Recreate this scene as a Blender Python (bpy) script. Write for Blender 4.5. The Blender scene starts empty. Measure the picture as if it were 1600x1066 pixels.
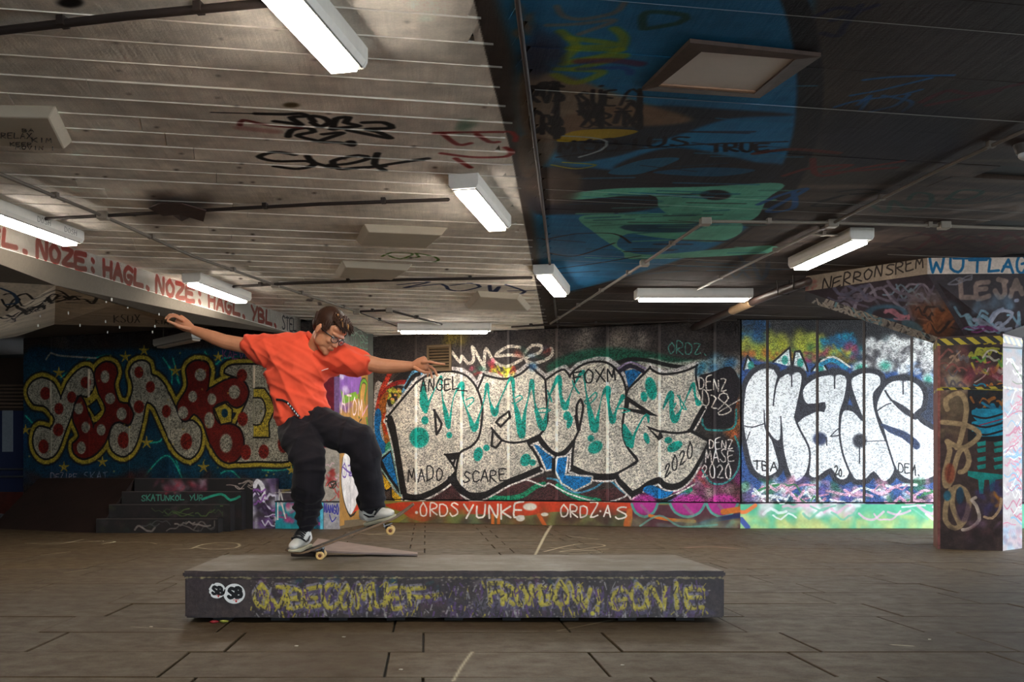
import bpy, bmesh, math, random
import numpy as np
from mathutils import Vector, Matrix, noise as mnoise

sc = bpy.context.scene
C = sc.collection
F = 1700.0; CX = 665.0; CY = 737.0; H = 0.815; CEIL = 2.995
# ---------------------------------------------------------------- camera, world, lights, exposure
cam_data = bpy.data.cameras.new('camera')
cam = bpy.data.objects.new('camera', cam_data); C.objects.link(cam)
cam.location = (0, 0, H); cam.rotation_euler = (math.radians(90), 0, 0)
cam_data.sensor_width = 36.0; cam_data.lens = 36.0 * F / 1600.0
cam_data.shift_x = (800 - CX) / 1600.0
cam_data.shift_y = (CY - 533) / 1600.0
cam_data.clip_end = 200
sc.camera = cam
sc.view_settings.view_transform = 'Standard'
sc.view_settings.look = 'None'
sc.view_settings.exposure = 0.85
sc.view_settings.gamma = 1.0
sc.view_settings.use_curve_mapping = False
LAMP = 37.0
w = bpy.data.worlds.new('overcast_sky'); sc.world = w; w.use_nodes = True
w.node_tree.nodes['Background'].inputs[0].default_value = (0.78, 0.90, 1.0, 1)
w.node_tree.nodes['Background'].inputs[1].default_value = 7.0
# portal in the open side of the undercroft, so that the daylight samples well
pl = bpy.data.lights.new('daylight_portal', 'AREA'); pl.shape = 'RECTANGLE'; pl.size = 6.6; pl.size_y = 2.9
pl.cycles.is_portal = True
po = bpy.data.objects.new('daylight_portal', pl); C.objects.link(po)
po.location = (9.62, 11.9, 1.5); po.rotation_euler = (math.radians(90), 0, math.radians(90))
# opening added behind the camera to bring in daylight from the rear
pl2 = bpy.data.lights.new('daylight_portal_behind', 'AREA'); pl2.shape = 'RECTANGLE'; pl2.size = 9.0; pl2.size_y = 3.0
pl2.cycles.is_portal = True
po2 = bpy.data.objects.new('daylight_portal_behind', pl2); C.objects.link(po2)
po2.location = (5.1, -6.2, 1.5); po2.rotation_euler = (math.radians(90), 0, math.radians(0))

# ---------------------------------------------------------------- helpers
def s2l(c):
    c = c / 255.0
    return c / 12.92 if c <= 0.04045 else ((c + 0.055) / 1.055) ** 2.4
def lin(rgb): return (s2l(rgb[0]), s2l(rgb[1]), s2l(rgb[2]), 1.0)
def at(px, py, Y): return Vector(((px - CX) * Y / F, Y, H + (CY - py) * Y / F))
def fl(px, py, z=0.0):
    Y = F * (H - z) / (py - CY); return at(px, py, Y)
def ce(px, py, dz=0.0):
    Y = F * (CEIL - dz - H) / (CY - py); return at(px, py, Y)

def link(name, me, parent=None):
    o = bpy.data.objects.new(name, me); C.objects.link(o)
    if parent is not None: o.parent = parent
    return o
def obj(name, bm, mats, parent=None, smooth=False):
    me = bpy.data.meshes.new(name); bm.to_mesh(me); bm.free()
    if not isinstance(mats, (list, tuple)): mats = [mats]
    for m in mats: me.materials.append(m)
    if smooth:
        for p in me.polygons: p.use_smooth = True
    return link(name, me, parent)
def tag(o, label=None, cat=None, group=None, kind=None):
    if label: o['label'] = label
    if cat: o['category'] = cat
    if group: o['group'] = group
    if kind: o['kind'] = kind
    return o
def empty(name, loc, label=None, cat=None, group=None, rz=0):
    o = bpy.data.objects.new(name, None); C.objects.link(o); o.location = loc
    o.rotation_euler.z = rz; o.empty_display_size = .1
    return tag(o, label, cat, group)

def box(bm, x0, x1, y0, y1, z0, z1, M=None, mi=0):
    vs = [Vector((x, y, z)) for z in (z0, z1) for y in (y0, y1) for x in (x0, x1)]
    if M is not None: vs = [M @ v for v in vs]
    v = [bm.verts.new(q) for q in vs]
    for f in ((0,2,3,1),(4,5,7,6),(0,1,5,4),(2,6,7,3),(0,4,6,2),(1,3,7,5)):
        fa = bm.faces.new([v[i] for i in f]); fa.material_index = mi
    return v
def prism(bm, pts, z0, z1, mi=0):
    """extrude a 2D polygon (list of xy) between z0 and z1 (numbers or per-point lists)"""
    n = len(pts)
    a0 = z0 if isinstance(z0, (list, tuple)) else [z0] * n
    a1 = z1 if isinstance(z1, (list, tuple)) else [z1] * n
    lo = [bm.verts.new((p[0], p[1], a0[i])) for i, p in enumerate(pts)]
    hi = [bm.verts.new((p[0], p[1], a1[i])) for i, p in enumerate(pts)]
    fs = [bm.faces.new(lo[::-1]), bm.faces.new(hi)]
    for i in range(n):
        j = (i + 1) % n; fs.append(bm.faces.new((lo[i], lo[j], hi[j], hi[i])))
    for f in fs: f.material_index = mi
    return fs
def frame_of(d, ref=Vector((0, 0, 1))):
    d = d.normalized()
    if abs(d.dot(ref)) > .97: ref = Vector((0, 1, 0)) if abs(d.y) < .9 else Vector((1, 0, 0))
    s = d.cross(ref).normalized(); u = s.cross(d).normalized()
    return s, u
def sweep(bm, pts, rad, n=12, ref=Vector((0, 0, 1)), cap=True, mi=0, round_ends=True):
    """tube through pts; rad: number or list of r or (r_side, r_up)"""
    pts = [Vector(p) for p in pts]; m = len(pts)
    R = [rad] * m if not isinstance(rad, (list, tuple)) else list(rad)
    R = [(r, r) if not isinstance(r, (list, tuple)) else r for r in R]
    if round_ends:
        d0 = (pts[0] - pts[1]).normalized(); d1 = (pts[-1] - pts[-2]).normalized()
        a = []; b = []
        for t in (.95, .75, .4):
            k = math.sqrt(1 - t * t); r = min(R[0]); a.append((pts[0] + d0 * r * t, (R[0][0] * k, R[0][1] * k)))
            r = min(R[-1]); b.append((pts[-1] + d1 * r * t, (R[-1][0] * k, R[-1][1] * k)))
        P = [q[0] for q in a] + pts + [q[0] for q in b[::-1]]
        RR = [q[1] for q in a] + R + [q[1] for q in b[::-1]]
    else: P, RR = pts, R
    rings = []
    for i, p in enumerate(P):
        d = (P[min(i + 1, len(P) - 1)] - P[max(i - 1, 0)])
        s, u = frame_of(d, ref)
        rings.append([bm.verts.new(p + s * RR[i][0] * math.cos(2 * math.pi * k / n) + u * RR[i][1] * math.sin(2 * math.pi * k / n)) for k in range(n)])
    for i in range(len(rings) - 1):
        for k in range(n):
            f = bm.faces.new((rings[i][k], rings[i][(k + 1) % n], rings[i + 1][(k + 1) % n], rings[i + 1][k])); f.material_index = mi; f.smooth = True
    if cap:
        f = bm.faces.new(rings[0][::-1]); f.material_index = mi
        f = bm.faces.new(rings[-1]); f.material_index = mi
def ell(bm, c, r, M3=None, seg=20, rings=12, mi=0):
    M = Matrix.Translation(Vector(c)) @ ((M3.to_4x4() if M3 is not None else Matrix.Identity(4)) @ Matrix.Diagonal((r[0], r[1], r[2], 1)))
    before = len(bm.faces)
    res = bmesh.ops.create_uvsphere(bm, u_segments=seg, v_segments=rings, radius=1.0, matrix=M)
    for v in res['verts']:
        for f in v.link_faces: f.material_index = mi; f.smooth = True
def catmull(pts, step=None, closed=False, n=8):
    P = [np.array(p, float) for p in pts]
    if len(P) < 3 and not closed: return P
    out = []; m = len(P)
    rng = range(m) if closed else range(m - 1)
    for i in rng:
        p0 = P[(i - 1) % m] if closed or i > 0 else P[0]
        p1 = P[i]; p2 = P[(i + 1) % m]
        p3 = P[(i + 2) % m] if closed or i + 2 < m else P[-1]
        k = n if step is None else max(2, int(np.hypot(*(p2 - p1)[:2]) / step))
        for j in range(k):
            t = j / k
            out.append(.5 * ((2 * p1) + (-p0 + p2) * t + (2 * p0 - 5 * p1 + 4 * p2 - p3) * t * t + (-p0 + 3 * p1 - 3 * p2 + p3) * t ** 3))
    if not closed: out.append(P[-1])
    return out
def clip2(poly, a, n):
    """keep the part of the polygon where (p-a).n <= 0"""
    out = []
    for i in range(len(poly)):
        p, q = poly[i], poly[(i + 1) % len(poly)]
        dp = (p[0] - a[0]) * n[0] + (p[1] - a[1]) * n[1]; dq = (q[0] - a[0]) * n[0] + (q[1] - a[1]) * n[1]
        if dp <= 0: out.append(p)
        if dp * dq < 0:
            t = dp / (dp - dq); out.append((p[0] + (q[0] - p[0]) * t, p[1] + (q[1] - p[1]) * t))
    return out

# ---------------------------------------------------------------- materials
class NT:
    def __init__(s, name):
        s.m = bpy.data.materials.new(name); s.m.use_nodes = True
        s.t = s.m.node_tree; s.b = s.t.nodes['Principled BSDF']
    def n(s, ty, **kw):
        nd = s.t.nodes.new(ty)
        for k, v in kw.items():
            if k in nd.inputs: nd.inputs[k].default_value = v
            else: setattr(nd, k, v)
        return nd
    def l(s, a, b): s.t.links.new(a, b)
    def mix(s, fac, a, b, mode='MIX'):
        nd = s.t.nodes.new('ShaderNodeMix'); nd.data_type = 'RGBA'; nd.blend_type = mode
        for v, i in ((fac, 0), (a, 6), (b, 7)):
            if isinstance(v, bpy.types.NodeSocket): s.l(v, nd.inputs[i])
            else: nd.inputs[i].default_value = v
        return nd.outputs[2]
    def math(s, op, a, b=0.5, c=None):
        nd = s.t.nodes.new('ShaderNodeMath'); nd.operation = op
        for i, v in enumerate((a, b) if c is None else (a, b, c)):
            if isinstance(v, bpy.types.NodeSocket): s.l(v, nd.inputs[i])
            else: nd.inputs[i].default_value = v
        return nd.outputs[0]
    def rng(s, v, a, b, c, d):
        nd = s.t.nodes.new('ShaderNodeMapRange')
        s.l(v, nd.inputs[0])
        for i, q in enumerate((a, b, c, d)): nd.inputs[i + 1].default_value = q
        return nd.outputs[0]
    def bump(s, h, dist, strength=1.0):
        nd = s.n('ShaderNodeBump', Strength=strength, Distance=dist); s.l(h, nd.inputs['Height'])
        s.l(nd.outputs[0], s.b.inputs['Normal'])
    def coord(s, kind='Object', scale=None):
        tc = s.n('ShaderNodeTexCoord')
        if scale is None: return tc.outputs[kind]
        mp = s.n('ShaderNodeMapping'); mp.inputs['Scale'].default_value = scale
        s.l(tc.outputs[kind], mp.inputs[0]); return mp.outputs[0]
    def noise(s, vec, scale, detail=4, rough=.6):
        nd = s.n('ShaderNodeTexNoise', Scale=scale, Detail=detail, Roughness=rough); s.l(vec, nd.inputs['Vector']); return nd.outputs['Fac']
MATS = {}
def plain(name, rgb, rough=.7, metal=0.0, var=.12, scale=20, bump=.001, emit=None, coat=0):
    if name in MATS: return MATS[name]
    t = NT(name); c = lin(rgb)
    geo = t.n('ShaderNodeNewGeometry'); v = geo.outputs['Position']
    nz = t.noise(v, scale)
    lo = tuple(x * (1 - var * 2) for x in c[:3]) + (1,); hi = tuple(min(1, x * (1 + var * 2)) for x in c[:3]) + (1,)
    t.l(t.mix(nz, lo, hi), t.b.inputs['Base Color'])
    t.b.inputs['Roughness'].default_value = rough; t.b.inputs['Metallic'].default_value = metal
    if coat: t.b.inputs['Coat Weight'].default_value = coat
    if bump: t.bump(t.noise(v, scale * 4), bump)
    if emit:
        t.b.inputs['Emission Color'].default_value = (emit[0], emit[1], emit[2], 1); t.b.inputs['Emission Strength'].default_value = emit[3]
    MATS[name] = t.m; return t.m
# ---------------------------------------------------------------- spray-paint canvases (flat print on real walls)
FONT = {
'A': [[(0,0),(.5,1),(1,0)],[(.2,.38),(.85,.38)]], 'B': [[(0,0),(0,1),(.75,.85),(.7,.55),(.1,.5),(.9,.4),(.8,.05),(0,0)]],
'C': [[(1,.85),(.5,1),(.05,.6),(.15,.1),(.6,0),(1,.15)]], 'D': [[(0,0),(0,1),(.8,.8),(.95,.35),(.6,.05),(0,0)]],
'E': [[(1,1),(.05,.95),(0,.5),(.05,0),(1,.05)],[(0,.52),(.75,.55)]], 'F': [[(1,1),(0,.95),(.05,0)],[(0,.5),(.7,.55)]],
'G': [[(1,.85),(.5,1),(.05,.6),(.15,.1),(.7,0),(.95,.45),(.5,.45)]], 'H': [[(0,1),(.05,0)],[(.95,1),(.9,0)],[(0,.5),(.95,.55)]],
'I': [[(.5,1),(.5,0)]], 'J': [[(.9,1),(.8,.15),(.35,0),(.05,.3)],[(.4,1),(1.1,.95)]],
'K': [[(0,1),(.05,0)],[(.95,1),(.1,.5),(1,0)]], 'L': [[(.1,1),(0,.05),(1,.1)]],
'M': [[(0,0),(.15,1),(.5,.35),(.85,1),(1,0)]], 'N': [[(0,0),(.1,1),(.85,0),(.95,1)]],
'O': [[(.5,1),(.05,.6),(.2,.05),(.75,.05),(.95,.6),(.45,1)]], 'P': [[(0,0),(.05,1),(.85,.85),(.7,.5),(.05,.45)]],
'Q': [[(.5,1),(.05,.6),(.2,.05),(.75,.05),(.95,.6),(.45,1)],[(.6,.3),(1,-.1)]], 'R': [[(0,0),(.05,1),(.85,.85),(.7,.5),(.05,.45),(.95,0)]],
'S': [[(.95,.9),(.45,1),(.1,.75),(.8,.4),(.85,.1),(.3,0),(0,.15)]], 'T': [[(0,.95),(1,1)],[(.5,1),(.5,0)]],
'U': [[(.05,1),(.05,.2),(.5,0),(.9,.25),(.95,1)]], 'V': [[(0,1),(.5,0),(1,1)]],
'W': [[(0,1),(.25,0),(.5,.7),(.75,0),(1,1)]], 'X': [[(0,0),(1,1)],[(0,1),(1,0)]],
'Y': [[(0,1),(.5,.5)],[(1,1),(.3,0)]], 'Z': [[(0,1),(.95,.95),(.05,.05),(1,.1)]],
'0': [[(.5,1),(.1,.6),(.2,.05),(.75,.05),(.9,.6),(.5,1)]], '2': [[(.05,.8),(.5,1),(.9,.7),(.05,.05),(1,.1)]],
'e': [[(.1,.35),(.8,.45),(.6,.75),(.15,.6),(.1,.15),(.5,0),(.95,.15)]], 'r': [[(.1,.75),(.15,0)],[(.15,.5),(.5,.8),(.9,.7)]],
'.': [[(.3,.08),(.45,.02)]], '!': [[(.5,1),(.45,.3)],[(.45,.08),(.46,.02)]], '-': [[(.1,.5),(.9,.5)]], ' ': [],
'1': [[(.3,.8),(.5,1),(.5,0)]], '8': [[(.5,.5),(.15,.75),(.5,1),(.85,.75),(.15,.25),(.5,0),(.85,.25),(.5,.5)]], ':': [[(.4,.8),(.5,.75)],[(.4,.2),(.5,.15)]],
}
class Canvas:
    def __init__(s, name, O, U, V, W, Hh, res, base, alpha=0.0):
        s.name = name; s.O = Vector(O); s.U = Vector(U).normalized(); s.V = Vector(V).normalized()
        s.N = s.U.cross(s.V); s.res = res; s.W = W; s.H = Hh
        s.w = int(W / res); s.h = int(Hh / res)
        s.a = np.empty((s.h, s.w, 4), np.float32); s.a[..., :3] = np.array(base, np.float32) / 255.0; s.a[..., 3] = alpha
        s.rng = np.random.default_rng(sum(map(ord, name)))
        s.wk = 1.0
    def hit(s, px, py):
        d = Vector(((px - CX) / F, 1.0, (CY - py) / F)); o = Vector((0, 0, H))
        t = (s.O - o).dot(s.N) / d.dot(s.N); return o + d * t
    def tex(s, p):
        q = Vector(p) - s.O; return q.dot(s.U) / s.res, q.dot(s.V) / s.res
    def P(s, px, py):
        p = s.hit(px, py); x, y = s.tex(p); return x, y, p.y / F / s.res
    def uv(s, p):
        q = Vector(p) - s.O; return q.dot(s.U) / s.W, q.dot(s.V) / s.H
    def blend(s, x0, y0, m, col, a, pe):
        h, w = m.shape; X0, Y0 = max(x0, 0), max(y0, 0); X1, Y1 = min(x0 + w, s.w), min(y0 + h, s.h)
        if X1 <= X0 or Y1 <= Y0: return
        mm = (m[Y0 - y0:Y1 - y0, X0 - x0:X1 - x0] * a)[..., None]
        t = s.a[Y0:Y1, X0:X1]
        c = np.array(col, np.float32) / 255.0
        t[..., :3] = t[..., :3] * (1 - mm) + c * mm
        if pe is not None: t[..., 3:] = t[..., 3:] * (1 - mm) + pe * mm
    def fill(s, pts, col, a=1.0, smooth=True, soft=0, pe=None):
        if smooth: pts = catmull(pts, step=5, closed=True)
        q = np.array([s.P(p[0], p[1])[:2] for p in pts]); s.fill_tex(q, col, a, soft, pe)
    def fill_tex(s, q, col, a=1.0, soft=0, pe=None):
        pad = 2 + int(soft * 2)
        x0, y0 = np.floor(q.min(0)).astype(int) - pad; x1, y1 = np.ceil(q.max(0)).astype(int) + pad
        x0 = max(x0, -50); y0 = max(y0, -50); x1 = min(x1, s.w + 50); y1 = min(y1, s.h + 50)
        w, h = x1 - x0, y1 - y0
        if w <= 0 or h <= 0 or w * h > 3e7: return
        tg = np.zeros((h * 2, w * 2 + 1), np.int16); Q = (q - (x0, y0)) * 2
        for i in range(len(Q)):
            (ax, ay), (bx, by) = Q[i], Q[(i + 1) % len(Q)]
            if ay == by: continue
            if ay > by: ax, ay, bx, by = bx, by, ax, ay
            r = np.arange(max(0, int(math.ceil(ay - .5))), min(h * 2, int(math.ceil(by - .5))))
            if not len(r): continue
            xs = ax + (r + .5 - ay) * (bx - ax) / (by - ay)
            np.add.at(tg, (r, np.clip(np.ceil(xs - .5).astype(int), 0, w * 2)), 1)
        m = (np.cumsum(tg, 1)[:, :w * 2] & 1).astype(np.float32)
        m = m.reshape(h, 2, w, 2).mean((1, 3))
        if soft: m = s.blur(m, soft)
        s.blend(x0, y0, m, col, a, pe)
    @staticmethod
    def blur(m, r):
        k = max(1, int(r))
        for _ in range(2):
            for ax in (0, 1):
                c = np.cumsum(np.concatenate([np.repeat(np.take(m, [0], ax), k + 1, ax), m, np.repeat(np.take(m, [-1], ax), k, ax)], ax), ax)
                n = m.shape[ax]; m = (np.take(c, range(2 * k + 1, n + 2 * k + 1), ax) - np.take(c, range(0, n), ax)) / (2 * k + 1)
        return m
    def stroke(s, pts, w, col, a=1.0, soft=.25, smooth=True, closed=False, pe=None, wob=0):
        """pts in photo pixels, optionally (x, y, width factor); w in photo pixels at that distance"""
        P3 = [(p[0], p[1], p[2] if len(p) > 2 else 1.0) for p in pts]
        if smooth and len(P3) > 2: P3 = catmull(P3, step=6, closed=closed)
        elif closed: P3 = P3 + [P3[0]]
        q = []
        for p in P3:
            x, y, k = s.P(p[0], p[1]); q.append((x, y, max(.6, p[2] * w * .5 * k * s.wk)))
        if closed and smooth: q.append(q[0])
        s.stroke_tex(q, col, a, soft, pe)
    def stroke_tex(s, q, col, a=1.0, soft=.25, pe=None):
        q = np.array(q); R = q[:, 2].max() * (1 + soft) + 2
        x0, y0 = np.floor(q[:, :2].min(0) - R).astype(int); x1, y1 = np.ceil(q[:, :2].max(0) + R).astype(int)
        x0 = max(x0, 0); y0 = max(y0, 0); x1 = min(x1, s.w); y1 = min(y1, s.h)
        if x1 <= x0 or y1 <= y0: return
        m = np.zeros((y1 - y0, x1 - x0), np.float32)
        for i in range(len(q) - 1):
            ax, ay, ar = q[i]; bx, by, br = q[i + 1]; rr = max(ar, br) * (1 + soft) + 1.5
            X0 = max(int(min(ax, bx) - rr), x0); X1 = min(int(max(ax, bx) + rr) + 2, x1)
            Y0 = max(int(min(ay, by) - rr), y0); Y1 = min(int(max(ay, by) + rr) + 2, y1)
            if X1 <= X0 or Y1 <= Y0: continue
            gx = np.arange(X0, X1, dtype=np.float32)[None] + .5 - ax; gy = np.arange(Y0, Y1, dtype=np.float32)[:, None] + .5 - ay
            dx, dy = bx - ax, by - ay; L = dx * dx + dy * dy + 1e-6
            t = np.clip((gx * dx + gy * dy) / L, 0, 1)
            d = np.sqrt((gx - t * dx) ** 2 + (gy - t * dy) ** 2); r = ar + (br - ar) * t
            e = r * soft + .7
            c = np.clip((r + e * .5 - d) / e, 0, 1)
            v = m[Y0 - y0:Y1 - y0, X0 - x0:X1 - x0]; np.maximum(v, c, out=v)
        s.blend(x0, y0, m, col, a, pe)
    def spot(s, px, py, rx, ry, col, a=1.0, soft=.15, rot=0, pe=None):
        n = 20; c, sn = math.cos(rot), math.sin(rot)
        pts = [(px + rx * math.cos(t) * c - ry * math.sin(t) * sn, py + rx * math.cos(t) * sn + ry * math.sin(t) * c) for t in [2 * math.pi * i / n for i in range(n)]]
        k = s.P(px, py)[2]
        s.fill(pts, col, a, smooth=False, soft=soft * min(rx, ry) * k, pe=pe)
    def text(s, st, p0, p1, h, w, col, a=1.0, jit=.15, slant=0.0, soft=.3, hx=None, gap=.25):
        n = len(st); rnd = random.Random(st + s.name)
        ax = (p1[0] - p0[0]) / (n - gap); ay = (p1[1] - p0[1]) / (n - gap)
        for i, ch in enumerate(st):
            ox = p0[0] + ax * i; oy = p0[1] + ay * i
            hh = h * (1 + rnd.uniform(-jit, jit))
            for stt in FONT.get(ch, []):
                pts = []
                for (u, v) in stt:
                    u += rnd.uniform(-jit, jit) * .5; v += rnd.uniform(-jit, jit) * .5
                    pts.append((ox + ax * u * (1 - gap) + (slant + 0) * v * hh, oy + ay * u * (1 - gap) - v * hh))
                s.stroke(pts, w, col, a, soft, smooth=len(pts) > 3)
    def scrib(s, x0, y0, x1, y1, n, w, cols, seed=0, a=.8, L=None):
        """loose tangle of tag-like loops inside a photo-pixel rectangle"""
        r = random.Random(seed)
        for i in range(n):
            cx, cy = r.uniform(x0, x1), r.uniform(y0, y1); L_ = L or (x1 - x0) * .25
            k = r.randint(4, 8); pts = []
            x, y = cx, cy; ang = r.uniform(-.3, .3)
            for j in range(k):
                pts.append((x, y)); x += L_ / k * 1.2 * math.cos(ang); y += (r.uniform(-1, 1)) * min(L_, y1 - y0) * .45
                y = min(max(y, y0), y1); x = min(max(x, x0), x1)
            s.stroke(pts, w * r.uniform(.6, 1.3), cols[i % len(cols)], a, .4)
    def cloud(s, x0, y0, x1, y1, n, r0, cols, seed=0, a=.5, soft=.5, pe=None):
        r = random.Random(seed)
        for i in range(n):
            s.spot(r.uniform(x0, x1), r.uniform(y0, y1), r0 * r.uniform(.5, 1.5), r0 * r.uniform(.3, 1), cols[i % len(cols)], a * r.uniform(.5, 1), soft, r.uniform(0, 3), pe)
    def grime(s, k=.12, cell=24):
        """uneven wear and dirt over the paint"""
        for cc, kk in ((cell, k), (cell // 4, k * .6)):
            g = s.rng.random((s.h // cc + 3, s.w // cc + 3)).astype(np.float32)
            yy = np.arange(s.h) / cc; xx = np.arange(s.w) / cc
            yi = yy.astype(int); xi = xx.astype(int); fy = (yy - yi)[:, None]; fx = (xx - xi)[None]
            fy = fy * fy * (3 - 2 * fy); fx = fx * fx * (3 - 2 * fx)
            v = (g[yi][:, xi] * (1 - fx) + g[yi][:, xi + 1] * fx) * (1 - fy) + (g[yi + 1][:, xi] * (1 - fx) + g[yi + 1][:, xi + 1] * fx) * fy
            s.a[..., :3] *= (1 + kk * 2 * (v - .5))[..., None].astype(np.float32)
        np.clip(s.a, 0, 1, out=s.a)
    def image(s):
        im = bpy.data.images.new(s.name, s.w, s.h, alpha=True, float_buffer=False)
        im.alpha_mode = 'CHANNEL_PACKED'; im.colorspace_settings.name = 'sRGB'
        im.pixels.foreach_set(np.ascontiguousarray(np.clip(s.a, 0, 1), np.float32).ravel()); im.update(); im.pack()
        return im
    def material(s, rough=.65, kind='smooth', spec=.4, gain=1.0):
        t = NT(s.name + '_paint'); im = s.image()
        uvn = t.n('ShaderNodeUVMap'); uvn.uv_map = 'UVMap'
        ti = t.n('ShaderNodeTexImage'); ti.image = im; ti.extension = 'EXTEND'; t.l(uvn.outputs[0], ti.inputs[0])
        pos = t.n('ShaderNodeNewGeometry').outputs['Position']
        col = ti.outputs['Color']; al = ti.outputs['Alpha']
        t.b.inputs['Specular IOR Level'].default_value = spec
        if kind == 'pebble':
            vo = t.n('ShaderNodeTexVoronoi', Scale=64.0, Randomness=1.0); t.l(pos, vo.inputs['Vector'])
            sep = t.n('ShaderNodeSeparateColor'); t.l(vo.outputs['Color'], sep.inputs[0])
            v = t.rng(sep.outputs[0], .10, .8, 0.40, 1.5)
            vv = t.math('ADD', t.math('MULTIPLY', v, al), t.math('SUBTRACT', 1.0, al))
            comb = t.n('ShaderNodeCombineColor')
            for i in range(3): t.l(vv, comb.inputs[i])
            col = t.mix(1.0, col, comb.outputs[0], 'MULTIPLY')
            hgt = t.math('MULTIPLY', t.math('SUBTRACT', 1.0, vo.outputs['Distance']), al)
            t.bump(hgt, .012, .8)
        elif kind == 'concrete':
            nz = t.noise(pos, 40, 6, .7); t.bump(nz, .004, .6)
            v = t.rng(nz, .3, .7, .8, 1.15); comb = t.n('ShaderNodeCombineColor')
            for i in range(3): t.l(v, comb.inputs[i])
            col = t.mix(1.0, col, comb.outputs[0], 'MULTIPLY')
        else:
            t.bump(t.noise(pos, 60, 4), .001, .5)
        if gain != 1.0:
            mxn = t.n('ShaderNodeVectorMath', operation='SCALE'); t.l(col, mxn.inputs[0]); mxn.inputs['Scale'].default_value = gain; clp = t.n('ShaderNodeVectorMath', operation='MINIMUM'); t.l(mxn.outputs[0], clp.inputs[0]); clp.inputs[1].default_value = (.95, .95, .95); col = clp.outputs[0]
        t.l(col, t.b.inputs['Base Color']); t.b.inputs['Roughness'].default_value = rough
        return t.m
def map_uv(o, cv):
    me = o.data; uvl = me.uv_layers.get('UVMap') or me.uv_layers.new(name='UVMap')
    M = o.matrix_basis if o.parent is None else o.parent.matrix_basis @ o.matrix_basis
    co = [cv.uv(M @ v.co) for v in me.vertices]
    for lp in me.loops: uvl.data[lp.index].uv = co[lp.vertex_index]

K = (22, 18, 20); SIL = (205, 197, 184); WHT = (232, 228, 222); TEAL = (0, 150, 135); BLUE = (15, 118, 180)
RED = (190, 52, 30); MAR = (70, 38, 38); GRN = (20, 140, 100)
# ---------------------------------------------------------------- planes of the place
A_ = fl(583, 816); B_ = fl(1156.6, 826); C_ = Vector((11.0, B_.y, 0)); A_.z = B_.z = 0
def Lw(px): # a point of the left mural wall above pixel column px
    k = (px - CX) / F; Y = (16.2 - .42 * 2.82) / (1 + .42 * k); return Vector((k * Y, Y, 0))
E_ = Lw(36); D_ = Lw(497)
UP = (0, 0, 1)
def shape(pts, dx, dy): return [(p[0] + dx, p[1] + dy) for p in pts]

# ---- centre mural: silver four letter piece on pebble-dashed panels
cm = Canvas('centre_mural', A_, B_ - A_, UP, (B_ - A_).length, 3.0, .004, (58, 50, 48), 1.0)
c = cm
c.cloud(583, 500, 1157, 560, 60, 40, [(48, 40, 38), (66, 56, 52), (40, 36, 40)], 1, .6)
c.cloud(690, 508, 725, 535, 10, 10, [(110, 95, 20)], 2, .5)
c.cloud(870, 520, 1020, 560, 26, 16, [(150, 138, 126), (110, 98, 88)], 3, .45)
c.stroke([(862, 575), (900, 558), (950, 552), (1000, 556), (1060, 568), (1100, 572)], 16, (12, 85, 62), .8, .8)
c.stroke([(905, 570), (940, 557), (1000, 564), (1050, 572)], 10, (12, 85, 62), .7, .8)
c.fill([(980, 583), (1010, 560), (1050, 566), (1095, 562), (1130, 560), (1157, 568), (1157, 590), (1090, 600)], (190, 180, 168), .8, soft=3)
c.stroke([(955, 572), (980, 562), (1010, 563), (1050, 572), (1075, 574)], 6, K, 1)
# frayed colours left of the first letter
c.fill([(586, 600), (600, 600), (640, 585), (660, 590), (620, 650), (628, 775), (590, 775), (584, 700)], (178, 172, 165), 1)
c.stroke([(616, 570), (607, 588), (596, 612), (590, 640)], 8, (190, 48, 25), .9)
c.fill([(610, 600), (630, 580), (660, 575), (655, 592), (625, 600), (600, 618)], K, .95)
c.stroke([(596, 622), (606, 606), (622, 598), (636, 597)], 7, (150, 30, 25))
c.fill([(603, 612), (618, 603), (630, 604), (632, 612), (620, 630), (608, 636)], (35, 30, 32), 1)
c.cloud(606, 608, 626, 630, 16, 4, [(215, 195, 60), (225, 160, 90), (190, 200, 60)], 4, 1, .2)
c.fill([(600, 615), (607, 614), (603, 638), (607, 662), (609, 690), (603, 697), (597, 668), (592, 632)], (165, 92, 28), 1)
c.fill([(599, 645), (605, 650), (608, 672), (603, 680), (598, 665)], (196, 62, 22), 1)
c.fill([(587, 641), (594, 640), (596, 655), (593, 668), (598, 688), (609, 700), (603, 712), (593, 705), (588, 690), (585, 665)], (15, 112, 178), 1)
c.fill([(603, 694), (612, 690), (612, 702), (602, 708)], (60, 160, 120), 1)
c.stroke([(631, 612), (642, 590), (650, 580), (662, 584)], 8, (90, 150, 185)); c.stroke([(634, 606), (645, 588), (655, 584)], 5, K)
c.fill([(590, 740), (600, 740), (612, 765), (630, 782), (590, 783)], (74, 58, 52), 1)
c.fill([(595, 740), (603, 748), (611, 758), (606, 766), (600, 764), (594, 752)], (225, 178, 40), 1); c.stroke([(594, 745), (597, 760), (604, 767), (611, 762)], 2.5, K)
c.fill([(611, 763), (618, 770), (632, 783), (622, 786), (612, 780)], (225, 178, 40), 1); c.stroke([(611, 763), (612, 778), (620, 786)], 2.5, K)
D1 = [(606,651),(606,651),(630,622),(653,596),(672,586),(698,580),(722,584),(735,593),(746,609),(753,631),(753,655),(748,683),(736,698),(719,708),(697,711),(697,711),(706,724),(713,736),(713,736),(703,748),(685,761),(665,771),(648,775),(632,772),(632,772),(620,710),(614,680)]
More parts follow.
